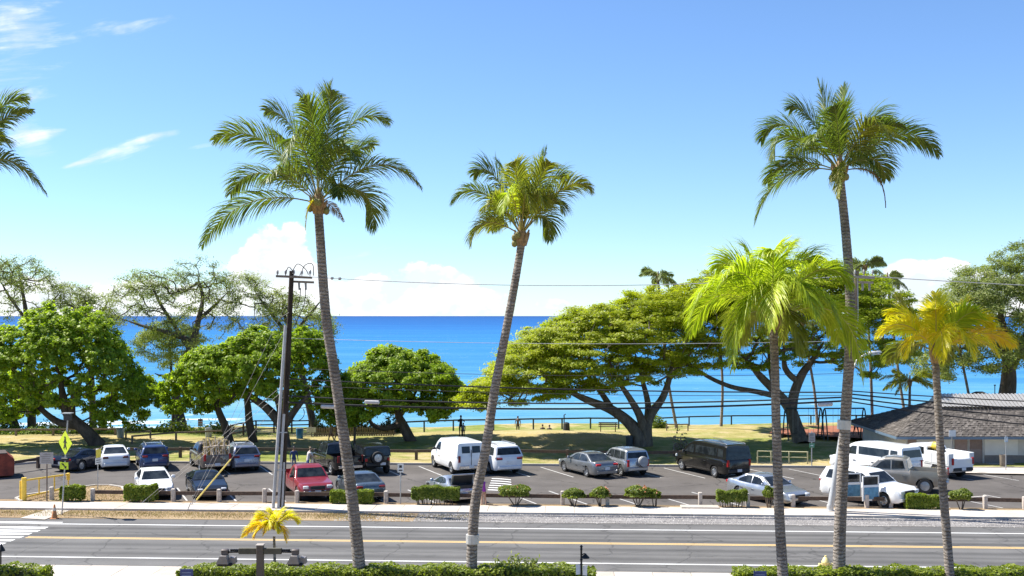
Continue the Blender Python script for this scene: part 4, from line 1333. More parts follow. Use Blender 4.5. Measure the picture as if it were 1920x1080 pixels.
    tr = [[(foot.x, foot.y, 0, .95), pxl(1887, 760, d, .85), pxl(1892, 710, d, .7), pxl(1890, 660, d, .5), pxl(1880, 610, d, .36), pxl(1870, 550, d, .22)],
          [pxl(1892, 700, d, .5), pxl(1915, 650, d, .36), pxl(1940, 580, d, .22)],
          [pxl(1890, 670, d, .35), pxl(1850, 630, d, .24), pxl(1815, 590, d, .14)]]
    T = dome_targets([(1722, 660), (1750, 575), (1780, 520), (1830, 482), (1880, 458), (1920, 442), (1990, 440), (2060, 500)],
                     [(1722, 700), (1770, 705), (1820, 700), (1860, 690), (1900, 665), (1990, 690), (2060, 640)], d, 6, 560, .55, .46, lump=12)
    tree('feathery_tree', 'tall feathery grey-green tree with a thick dark trunk at the right edge', 'tree', foot, tr, T, .8, 190, .22, .085, LEAF_KIAWE, BARK_KIAWE, up=.6, flat=.5, center=AT(1880, 640, d), wig=.22)
    # airy thorn trees on the shore behind
    def kiawe(label, d, footpx, tr, top, bot, n, nleaf=70, rd=3.4):
        foot = AT(footpx[0], footpx[1], d); foot.z = 0.0
        tr = [[(foot.x, foot.y, 0, tr[0][0][2])] + [pxl(a, b_, d, r) for a, b_, r in tr[0][1:]]] + [[pxl(a, b_, d, r) for a, b_, r in t] for t in tr[1:]]
        T = dome_targets(top, bot, d, rd, n, .5, .44, lump=10)
        tree('thorn_tree', label, 'tree', foot, tr, T, .66, nleaf, .18, .055, LEAF_KIAWE, BARK_KIAWE, up=.5, tip=.027, power=.44, flat=.5, group='airy thorn trees on the shore', wig=.3, bias=.1)
    kiawe('airy thorn tree standing between the two leafy beach trees', 97, (345, 806),
          [[(345, 806, .46), (330, 740, .40), (345, 680, .34), (362, 640, .30), (372, 600, .25), (380, 560, .16), (372, 525, .1)],
           [(362, 640, .24), (310, 622, .18), (270, 612, .13), (235, 600, .08)],
           [(355, 655, .2), (320, 600, .16), (298, 565, .13), (285, 535, .09)],
           [(345, 690, .2), (310, 705, .14), (290, 700, .1)],
           [(372, 600, .2), (400, 575, .14), (425, 550, .1)]],
          [(196, 575), (222, 515), (260, 496), (300, 490), (345, 478), (390, 468), (430, 495), (455, 540)], [(196, 605), (230, 612), (280, 615), (330, 655), (380, 660), (420, 620), (455, 580)], 290, 85)
    kiawe('airy thorn tree behind the top of the utility pole', 98, (590, 806),
          [[(590, 806, .36), (575, 740, .32), (560, 680, .28), (545, 630, .22), (530, 580, .16)],
           [(550, 640, .2), (510, 590, .15), (480, 550, .1)],
           [(548, 630, .18), (580, 590, .13), (605, 560, .08)]],
          [(428, 530), (455, 502), (490, 505), (520, 528), (570, 540), (612, 568), (632, 605)], [(428, 600), (480, 630), (540, 650), (600, 650), (632, 630)], 230, 85)
    kiawe('airy thorn tree rising over the left leafy tree', 97, (60, 806),
          [[(60, 806, .40), (58, 720, .34), (52, 640, .27), (48, 580, .2), (38, 525, .13)],
           [(50, 600, .16), (20, 560, .11), (0, 525, .08)], [(52, 620, .16), (90, 575, .1), (115, 545, .07)]],
          [(-60, 480), (0, 456), (40, 464), (80, 482), (118, 525)], [(-60, 580), (20, 600), (70, 600), (118, 570)], 180, 80)
    kiawe('low airy thorn tree at the skyline right of the left leafy tree', 98, (175, 806),
          [[(175, 806, .34), (172, 720, .28), (165, 640, .22), (160, 580, .14)], [(166, 650, .16), (190, 590, .1), (205, 560, .07)], [(166, 630, .16), (140, 580, .1)]],
          [(105, 540), (150, 510), (190, 530), (228, 590)], [(105, 600), (160, 630), (195, 660), (228, 650)], 150, 80, 2.6)
    # pale bushy growth between the thorn trees
    d = 99
    foot = AT(325, 806, d); foot.z = 0
    tr = [[(foot.x, foot.y, 0, .2), pxl(325, 740, d, .16), pxl(320, 680, d, .1), pxl(318, 640, d, .06)]]
    T = dome_targets([(255, 625), (290, 592), (330, 585), (365, 600), (380, 640)], [(255, 650), (290, 680), (330, 688), (365, 672), (380, 655)], d, 2.4, 130, .5, .36)
    tree('shore_shrub_tree', 'pale grey-green bushy tree in front of the sea between the leafy trees', 'tree', foot, tr, T, .6, 150, .18, .06, LEAF_PALE, BARK_KIAWE, up=.5, flat=.55)
big_trees()
# ------------------------------------------------------------------ vehicles
def glass_mat():
    m, nt, b = nodes_of('car_glass')
    co = objco(nt)
    f = tex_noise(nt, 2.2, 3, .5, co)
    nt.links.new(ramp(nt, f, [(.35, (.008, .010, .012)), (.7, (.035, .042, .045))]), b.inputs['Base Color'])
    setp(b, Roughness=.05, Specular_IOR_Level=.42)
    return m
GLASS = glass_mat()
RUBBER = mat('tyre_rubber', (.022, .021, .020), .85, var=.3)
RIM = mat('alloy_rim', (.55, .56, .57), .35, .85, var=.12)
RIMD = mat('dark_rim', (.10, .10, .105), .4, .7, var=.2)
TRIM = mat('black_trim', (.02, .02, .021), .6, var=.3)
CHROME = mat('chrome', (.62, .62, .62), .18, 1.0, var=.05)
LAMP = mat('headlamp_glass', (.66, .68, .70), .12, .25, var=.12)
TAILD = mat('tail_lamp_dark', (.16, .012, .014), .2, var=.3)
TAIL = mat('tail_lamp', (.42, .016, .018), .2, var=.2)
PLATE = mat('number_plate', (.66, .67, .68), .5, var=.1, scale=30)
_wheels = {}
def wheel_meshes(r, w, rim):
    k = (round(r, 3), rim.name)
    if k not in _wheels:
        t = MB(); t.lathe([(r * .62, -w * .5), (r * .93, -w * .5), (r, -w * .36), (r, w * .36), (r * .93, w * .5), (r * .62, w * .5), (r * .60, w * .3), (r * .60, -w * .3)], 24, axis='y')
        a = MB()
        a.lathe([(r * .63, -w * .42), (r * .63, w * .44), (r * .56, w * .47), (r * .53, w * .2), (r * .12, w * .26), (r * .02, w * .3)], 20, axis='y')
        for i in range(5):
            q = 6.283 * i / 5
            a.M = Matrix.Rotation(q, 4, 'Y')
            a.box((r * .33, w * .33, 0), (r * .46, w * .16, r * .15))
        a.M = None
        _wheels[k] = (t.mesh('tyre', RUBBER, 50), a.mesh('rim', rim, 40))
    return _wheels[k]

def interp(pts, x):
    return float(np.interp(x, [p[0] for p in pts], [p[1] for p in pts]))

SPEC = dict(
    sedan=dict(L=4.80, W=1.84, wb=2.78, fo=.92, r=.335, sill=.24,
               deck=[(0, .56), (.06, .66), (.35, .77), (.95, .88), (1.35, .95), (2.5, .97), (3.7, 1.00), (4.1, 1.04), (4.62, 1.03), (4.76, .92), (4.8, .78)],
               roof=[(1.25, .93), (2.10, 1.38), (2.45, 1.445), (2.9, 1.46), (3.35, 1.42), (4.22, 1.02)], wr=.60, belt=.965,
               ws=(1.38, 1.00, 2.08, 1.36), rw=(3.42, 1.385, 4.16, 1.05),
               side=[[(1.72, 1.0), (2.15, 1.30), (2.40, 1.365), (2.72, 1.38), (2.72, 1.0)], [(2.80, 1.0), (2.80, 1.385), (3.20, 1.365), (3.72, 1.14), (3.76, 1.03)]],
               doors=[(1.5, 2.74), (2.76, 3.62)]),
    coupe=dict(L=4.70, W=1.86, wb=2.72, fo=.95, r=.345, sill=.20,
               deck=[(0, .50), (.08, .62), (.45, .74), (1.1, .84), (1.55, .92), (2.6, .93), (3.6, .96), (4.2, 1.0), (4.55, .98), (4.66, .86), (4.7, .70)],
               roof=[(1.45, .90), (2.25, 1.25), (2.6, 1.31), (2.95, 1.31), (3.35, 1.26), (4.25, .99)], wr=.55, belt=.925,
               ws=(1.58, .96, 2.22, 1.235), rw=(3.42, 1.225, 4.18, 1.01),
               side=[[(1.9, .96), (2.28, 1.19), (2.55, 1.245), (2.92, 1.255), (3.0, .96)], [(3.06, .98), (3.0, 1.25), (3.35, 1.205), (3.62, 1.06)]],
               doors=[(1.65, 3.02)]),
    suv=dict(L=4.65, W=1.86, wb=2.70, fo=.90, r=.365, sill=.30,
             deck=[(0, .62), (.06, .76), (.35, .93), (.95, 1.02), (1.25, 1.07), (3, 1.10), (4.2, 1.12), (4.55, 1.10), (4.65, .96)],
             roof=[(1.15, 1.05), (1.85, 1.56), (2.15, 1.65), (2.9, 1.69), (3.9, 1.66), (4.22, 1.60), (4.60, 1.10)], wr=.62, belt=1.085,
             ws=(1.27, 1.11, 1.83, 1.53), rw=(4.27, 1.55, 4.55, 1.18),
             side=[[(1.58, 1.13), (1.96, 1.46), (2.2, 1.54), (2.55, 1.56), (2.55, 1.13)], [(2.63, 1.13), (2.63, 1.56), (3.40, 1.56), (3.46, 1.13)], [(3.55, 1.13), (3.5, 1.55), (4.0, 1.52), (4.22, 1.19)]],
             doors=[(1.4, 2.58), (2.6, 3.5)]),
    bigsuv=dict(L=5.25, W=2.02, wb=3.07, fo=.95, r=.40, sill=.34,
                deck=[(0, .72), (.05, .95), (.3, 1.10), (1.1, 1.16), (1.45, 1.20), (3, 1.22), (5.0, 1.22), (5.2, 1.18), (5.25, 1.0)],
                roof=[(1.38, 1.18), (2.10, 1.78), (2.4, 1.87), (3.2, 1.91), (4.6, 1.88), (4.88, 1.82), (5.18, 1.2)], wr=.72, belt=1.205,
                ws=(1.50, 1.24, 2.08, 1.74), rw=(4.92, 1.76, 5.12, 1.30),
                side=[[(1.84, 1.26), (2.22, 1.64), (2.45, 1.74), (2.82, 1.76), (2.82, 1.26)], [(2.9, 1.26), (2.9, 1.76), (3.75, 1.76), (3.80, 1.26)], [(3.90, 1.26), (3.86, 1.76), (4.6, 1.73), (4.75, 1.28)]],
                doors=[(1.65, 2.85), (2.87, 3.84)]),
    boxsuv=dict(L=4.15, W=1.76, wb=2.62, fo=.75, r=.345, sill=.32,
                deck=[(0, .60), (.05, .78), (.3, .93), (1.0, 1.01), (1.2, 1.06), (3, 1.08), (4.08, 1.08), (4.15, .95)],
                roof=[(1.12, 1.04), (1.70, 1.56), (1.95, 1.65), (2.6, 1.69), (3.7, 1.68), (3.92, 1.63), (4.10, 1.07)], wr=.68, belt=1.07,
                ws=(1.24, 1.10, 1.68, 1.53), rw=(3.955, 1.58, 4.065, 1.15),
                side=[[(1.50, 1.11), (1.80, 1.48), (2.0, 1.56), (2.35, 1.57), (2.35, 1.11)], [(2.42, 1.11), (2.42, 1.57), (3.12, 1.57), (3.18, 1.11)], [(3.26, 1.11), (3.22, 1.57), (3.72, 1.56), (3.82, 1.14)]],
                doors=[(1.3, 2.38), (2.4, 3.22)]),
    offroad=dict(L=4.25, W=1.86, wb=2.78, fo=.72, r=.42, sill=.50,
                 deck=[(0, .95), (.03, 1.12), (.15, 1.17), (1.15, 1.21), (1.3, 1.24), (4.2, 1.26), (4.25, 1.2)],
                 roof=[(1.28, 1.20), (1.62, 1.74), (1.85, 1.81), (2.8, 1.83), (4.05, 1.81), (4.16, 1.76), (4.24, 1.24)], wr=.78, belt=1.24,
                 ws=(1.36, 1.29, 1.61, 1.71), rw=(4.175, 1.70, 4.225, 1.34),
                 side=[[(1.55, 1.30), (1.78, 1.68), (2.35, 1.70), (2.35, 1.30)], [(2.43, 1.30), (2.43, 1.70), (3.2, 1.70), (3.2, 1.30)], [(3.3, 1.30), (3.3, 1.70), (4.0, 1.70), (4.05, 1.30)]],
                 doors=[(1.45, 2.39), (2.41, 3.25)]),
    van=dict(L=5.45, W=2.02, wb=3.50, fo=.82, r=.37, sill=.36,
             deck=[(0, .72), (.04, .92), (.25, 1.08), (.75, 1.17), (.95, 1.22), (3, 1.25), (5.4, 1.25), (5.45, 1.1)],
             roof=[(.85, 1.18), (1.55, 1.90), (1.8, 2.02), (2.6, 2.07), (5.1, 2.06), (5.3, 2.0), (5.42, 1.2)], wr=.80, belt=1.22,
             ws=(.99, 1.27, 1.53, 1.86), rw=(5.325, 1.86, 5.395, 1.36),
             side=[[(1.28, 1.30), (1.62, 1.66), (1.78, 1.78), (2.15, 1.80), (2.15, 1.30)]], doors=[(1.1, 2.25)]),
    longvan=dict(L=6.0, W=2.04, wb=3.75, fo=.95, r=.37, sill=.34,
                 deck=[(0, .66), (.05, .86), (.3, 1.06), (.85, 1.20), (1.1, 1.26), (3, 1.28), (5.92, 1.28), (6.0, 1.1)],
                 roof=[(.9, 1.20), (1.8, 1.94), (2.15, 2.08), (2.9, 2.14), (5.6, 2.12), (5.85, 2.05), (5.98, 1.2)], wr=.80, belt=1.26,
                 ws=(1.06, 1.31, 1.78, 1.89), rw=(5.875, 1.90, 5.945, 1.36),
                 side=[[(1.35, 1.34), (1.80, 1.72), (2.0, 1.84), (2.35, 1.86), (2.35, 1.34)], [(2.55, 1.38), (2.5, 1.86), (4.9, 1.86), (4.9, 1.38)], [(5.02, 1.38), (5.02, 1.86), (5.55, 1.84), (5.6, 1.38)]],
                 doors=[(1.15, 2.43), (2.5, 3.9)]),
    pickup=dict(L=5.75, W=2.02, wb=3.70, fo=.95, r=.42, sill=.42,
                deck=[(0, .78), (.04, 1.0), (.25, 1.12), (1.2, 1.19), (1.5, 1.23), (3.7, 1.25), (3.80, 1.25), (3.81, 1.25), (5.70, 1.25), (5.75, 1.2)],
                roof=[(1.42, 1.20), (2.10, 1.78), (2.4, 1.87), (2.9, 1.91), (3.4, 1.89), (3.6, 1.82), (3.76, 1.22)], wr=.72, belt=1.23,
                ws=(1.54, 1.27, 2.08, 1.74), rw=(3.625, 1.74, 3.725, 1.38), bed=(3.84, 5.66), floor=.78,
                side=[[(1.86, 1.29), (2.22, 1.65), (2.45, 1.75), (2.74, 1.77), (2.74, 1.29)], [(2.82, 1.29), (2.82, 1.77), (3.42, 1.75), (3.54, 1.35)]],
                doors=[(1.65, 2.77), (2.79, 3.68)]),
    regcab=dict(L=5.45, W=1.98, wb=3.35, fo=.92, r=.375, sill=.34,
                deck=[(0, .66), (.05, .86), (.25, .98), (1.2, 1.07), (1.5, 1.12), (3.0, 1.14), (3.3, 1.15), (5.4, 1.15), (5.45, 1.1)],
                roof=[(1.42, 1.09), (2.06, 1.62), (2.35, 1.72), (2.7, 1.75), (3.0, 1.73), (3.12, 1.66), (3.26, 1.12)], wr=.70, belt=1.12,
                ws=(1.54, 1.16, 2.04, 1.58), rw=(3.14, 1.58, 3.23, 1.24), bed=(3.36, 5.36), floor=.68,
                side=[[(1.84, 1.18), (2.18, 1.50), (2.4, 1.60), (2.75, 1.62), (2.85, 1.18)]], doors=[(1.62, 2.95)]),
)

def vehicle(kind, name, label, cat, col, place, heading, anchor='mid', sc=(1, 1, 1), rim=None, group='vehicles in the car park', glass_sides=None, trim_bumper=False, spare=None, rails=False, open_trunk=False, grille=True, lamp=TAIL, two_tone=None, skip_doors=False, no_side=False, bull=None):
    S = SPEC[kind]
    sx, sy, sz = sc
    L = S['L'] * sx; W = S['W'] * sy
    h = math.radians(heading)
    off = {'mid': 0, 'rear': L / 2, 'front': -L / 2}[anchor]
    loc = Vector((place[0] + math.cos(h) * off, place[1] + math.sin(h) * off, .004))
    root = empty(name, loc, h, label, cat, group)
    X = lambda xf: L / 2 - xf * sx                        # from distance behind the nose to local x
    hw = W / 2
    deck = [(a * sx, b * sz) for a, b in S['deck']]
    r = S['r'] * (sz if sz > 1 else 1)
    ax = [S['fo'] * sx, (S['fo'] + S['wb']) * sx]
    ra = r * 1.16
    bed = tuple(v * sx for v in S['bed']) if 'bed' in S else None
    floor = S.get('floor', 0) * sz
    xs = set(np.linspace(0, L, 40))
    for a in ax:
        for t in np.linspace(-1, 1, 15): xs.add(a + ra * t)
        xs.add(a - ra - .004); xs.add(a + ra + .004)
    for a, _ in deck: xs.add(a)
    if bed: xs |= {bed[0] - .005, bed[0], bed[1], bed[1] + .005}
    xs = sorted(x for x in xs if 0 <= x <= L + 1e-6)
    b = MB(); V = []
    for x in xs:
        e = min(x, L - x)
        w = hw * (1 - .20 * max(0, 1 - e / (.55 if x < L / 2 else .40)) ** 2)
        zt = interp(deck, x)
        zb = S['sill'] * sz * (1.0 if e > .15 else 1.0 + .3 * (1 - e / .15))
        for a in ax:
            if abs(x - a) < ra: zb = max(zb, r + math.sqrt(max(0, ra * ra - (x - a) ** 2)))
        zb = min(zb, zt - .12)
        z1 = max(zb + .02, min(S['sill'] * sz + .16, zt - .10)); z2 = max(z1 + .02, zt - .24); z3 = max(z2 + .01, zt - .07)
        lx = L / 2 - x
        if bed and bed[0] <= x <= bed[1]:
            half = [(0, zb), (.94 * w, zb), (w, z1), (w, z2), (.985 * w, zt), (.985 * w - .07, zt), (.985 * w - .10, floor), (0, floor)]
        else:
            half = [(0, zb), (.94 * w, zb), (w, z1), (.995 * w, z2), (.965 * w, z3), (.90 * w, zt), (.5 * w, zt + .012), (0, zt + .018)]
        V.append([(lx, y, z) for y, z in half] + [(lx, -y, z) for y, z in half[-2:0:-1]])
    k = len(V[0]); fl = [p for row in V for p in row]
    fs = []
    for i in range(len(V) - 1):
        for j in range(k):
            l = (j + 1) % k
            fs.append((i * k + j, i * k + l, (i + 1) * k + l, (i + 1) * k + j))
    fs.append(tuple(reversed(range(k)))); fs.append(tuple(range((len(V) - 1) * k, len(V) * k)))
    b.add(fl, [tuple(reversed(f)) for f in fs])
    body = b.build('body', col, root, smooth=38)
    # cabin
    roof = [(a * sx, z * sz) for a, z in S['roof']]
    belt = S['belt'] * sz; wb = hw * .955; wr = S['wr'] * sy; zr = max(z for _, z in roof)
    def side_y(z): return wb + (wr + .03 - wb) * min(1, max(0, (z - belt) / (zr - belt)))
    xs2 = sorted(set([a for a, _ in roof] + list(np.linspace(roof[0][0], roof[-1][0], 26))))
    b = MB(); V = []
    i0, i1 = roof[1][0], roof[-2][0]
    for x in xs2:
        z = interp(roof, x); lx = L / 2 - x
        y = side_y(z)
        zz = max(z, belt - .03)
        cr = .03 * max(0, min(1, (x - i0) / .25)) * max(0, min(1, (i1 - x) / .25))
        e = .07 if (i0 - .02 <= x <= i1 + .02) else .02
        zs = max(belt - .03, zz - e)
        half = [(wb, belt - .06), (side_y(zs), zs), (max(.1, side_y(zz) - e * .9), zz), (max(.05, side_y(zz) * .5), zz + cr * .75), (0, zz + cr)]
        V.append([(lx, y, z) for y, z in half] + [(lx, -y, z) for y, z in half[-2::-1]])
    k = len(V[0]); fl = [p for row in V for p in row]; fs = []
    for i in range(len(V) - 1):
        for j in range(k - 1):
            fs.append((i * k + j, (i + 1) * k + j, (i + 1) * k + j + 1, i * k + j + 1))
    b.add(fl, fs)
    cabin = b.build('cabin', two_tone or col, root, smooth=32)
    # glass
    def cross_pane(nm, q, front):
        xa, xb = q[0] * sx, q[2] * sx; za, zb = interp(roof, xa), interp(roof, xb)
        n = Vector((abs(zb - za), 0, abs(xb - xa))).normalized()
        s = 1 if front else -1
        o = Vector((n.x * s, 0, n.z)) * .012
        P = []
        for x, z in ((xa, za), (xb, zb)):
            y = max(.2, side_y(z) - .10)
            P += [Vector((L / 2 - x, y, z)) + o, Vector((L / 2 - x, -y, z)) + o]
        bb = MB(); bb.add(P + [p - o * 1.6 for p in P], [(0, 1, 3, 2), (4, 6, 7, 5), (0, 2, 6, 4), (1, 5, 7, 3), (0, 4, 5, 1), (2, 3, 7, 6)])
        return bb.build(nm, GLASS, root)
    cross_pane('windscreen', S['ws'], True)
    if kind == 'van':                                    # two small windows in the rear doors
        for s in (1, -1):
            xa, xb = S['rw'][0] * sx, S['rw'][2] * sx; za, zb = S['rw'][1] * sz - .05, S['rw'][3] * sz + .04
            bb = MB(); bb.add([(L / 2 - xx - o, s * yy, zz) for o in (.016, -.02) for xx, zz in ((xa, za), (xb, zb)) for yy in (.08, .62)], [(0, 1, 3, 2), (4, 6, 7, 5), (0, 2, 6, 4), (1, 5, 7, 3), (0, 4, 5, 1), (2, 3, 7, 6)])
            bb.build('rear_window', GLASS, root)
        bb = MB(); bb.box((-L / 2 + .0, 0, 1.05), (.06, .02, 1.2)); bb.build('door_gap', TRIM, root)
    else: cross_pane('rear_window', S['rw'], False)
    for s in (1, -1):
        for qi, poly in enumerate(S['side']):
            if no_side and qi > 0: continue
            P = [(L / 2 - x * sx, s * (side_y(z * sz) + .008), z * sz) for x, z in poly]
            Q = [(p[0], p[1] - s * .02, p[2]) for p in P]
            n = len(P); bb = MB()
            bb.add(P + Q, [tuple(range(n)), tuple(range(2 * n - 1, n - 1, -1))] + [(i, n + i, n + (i + 1) % n, (i + 1) % n) for i in range(n)])
            bb.build('side_window', GLASS, root)
        for xa, xb in S['doors']:
            za = S['sill'] * sz + .17; zb = interp(deck, (xa + xb) / 2 * sx) - .25
            if zb < za + .1: continue
            x0, x1 = L / 2 - xa * sx - .015, L / 2 - xb * sx + .015
            bb = MB(); bb.box(((x0 + x1) / 2, s * (hw * .998), (za + zb) / 2), (abs(x0 - x1), .012, zb - za))
            dr = bb.build('door', col, root)
            bb = MB(); bb.box((min(x0, x1) + .16, s * (hw + .016), zb - .06), (.2, .03, .03))
            bb.build('handle', TRIM if not trim_bumper else CHROME, dr)
        # mirror
        mx = L / 2 - (S['ws'][0] + .34) * sx
        bb = MB(); bb.box((mx, s * (hw + .08), belt + .10), (.11, .20, .15), .03); bb.box((mx, s * (hw - .03), belt + .05), (.05, .12, .05))
        bb.build('mirror', TRIM if trim_bumper else col, root, smooth=50)
    # wheels
    tm, rm = wheel_meshes(r, .22 if r < .39 else .26, rim or RIM)
    for a in ax:
        for s in (1, -1):
            w = link('wheel', tm, root, (L / 2 - a, s * (hw - .135), r))
            w.rotation_euler = (0, RNG.random() * 1.2, 0) if s > 0 else (0, RNG.random(), math.pi)
            link('rim', rm, w)
    # underside
    bb = MB(); bb.box((0, 0, S['sill'] * sz + .05), (L * .86, W * .80, .16)); bb.build('chassis', TRIM, root)
    # lamps, bumpers, plates
    zf = interp(deck, .08); zrr = interp(deck, L - .02)
    nose = L / 2; tail = -L / 2
    hl = .74 * (S['deck'][2][1] * sz)
    for s in (1, -1):
        zl = S['deck'][2][1] * sz - (.13 if kind not in ('pickup', 'regcab', 'van', 'bigsuv', 'offroad') else .16)
        bb = MB(); bb.box((nose - .07, s * hw * .66, zl), (.20, hw * .30, .15 if kind != 'coupe' else .09), .03)
        bb.build('headlight', LAMP, root, smooth=40)
        bb = MB()
        if kind in ('van', 'longvan', 'pickup', 'regcab', 'boxsuv'): bb.box((tail + .03, s * hw * .80, zrr - .12), (.10, .15, .42), .02)
        elif kind == 'offroad': bb.box((tail + .0, s * hw * .78, zrr - .22), (.08, .14, .2), .02)
        else: bb.box((tail + .05, s * hw * .68, zrr + .02), (.16, hw * .38, .13), .03)
        bb.build('taillight', lamp, root, smooth=40)
    bm = TRIM if trim_bumper is True else (CHROME if trim_bumper == 'chrome' else col)
    zbp = S['sill'] * sz + .14
    bb = MB(); bb.box((nose - .03, 0, zbp + .06), (.18, W * .80, .20), .05); bb.build('front_bumper', bm, root, smooth=40)
    bb = MB(); bb.box((tail + .03, 0, zbp + .06), (.18, W * .80, .20), .05); rb = bb.build('rear_bumper', bm, root, smooth=40)
    if grille:
        bb = MB(); bb.box((nose - .025, 0, S['deck'][2][1] * sz - .20), (.10, W * .40, .17)); bb.build('grille', TRIM, root)
        bb = MB(); bb.box((nose - .02, 0, zbp - .05), (.20, W * .55, .10)); bb.build('air_intake', TRIM, root)
    zp = zrr - .22 if kind in ('sedan', 'coupe', 'suv', 'boxsuv', 'bigsuv') else zbp + .08
    bb = MB(); bb.box((tail - .065 if zp < zbp + .2 else tail - .012, 0 if not spare else -.35, zp), (.02, .34, .17)); bb.build('number_plate', PLATE, root)
    bb = MB(); bb.box((nose + .068, 0, zbp + .08), (.02, .34, .16)); bb.build('number_plate', PLATE, root)
    if spare:
        t2, r2 = wheel_meshes(r * .96, .22, rim or RIM)
        w = link('spare_wheel', t2, root, (tail - .12, .02 if spare == 'wheel' else -.28, belt - .12))
        w.rotation_euler = (0, 0, math.pi / 2)
        if spare == 'wheel': link('rim', r2, w)
        else:
            bb = MB(); bb.lathe([(r * .97, -.12), (r * .985, .02), (r * .9, .125), (.05, .135)], 20, axis='y'); bb.build('cover', mat('cover_grey', (.33, .34, .35), .5), w, smooth=40)
    if rails:
        for s in (1, -1):
            bb = MB(); z = zr + .045
            bb.tube([(X(S['roof'][2][0]), s * (wr - .1), z - .04), (X(S['roof'][2][0] + .15), s * (wr - .1), z + .02), (X(S['roof'][-2][0] - .3), s * (wr - .1), z + .01), (X(S['roof'][-2][0] - .15), s * (wr - .1), z - .05)], .022, 6)
            bb.build('roof_rail', mat('rail_metal', (.35, .35, .36), .35, .8), root, smooth=50)
    if bed:
        bb = MB(); bb.box((tail + .045, 0, (floor + zrr) / 2 + .05), (.05, W * .82, zrr - floor - .04), .01); bb.build('tailgate', col, root)
    return root, loc, h

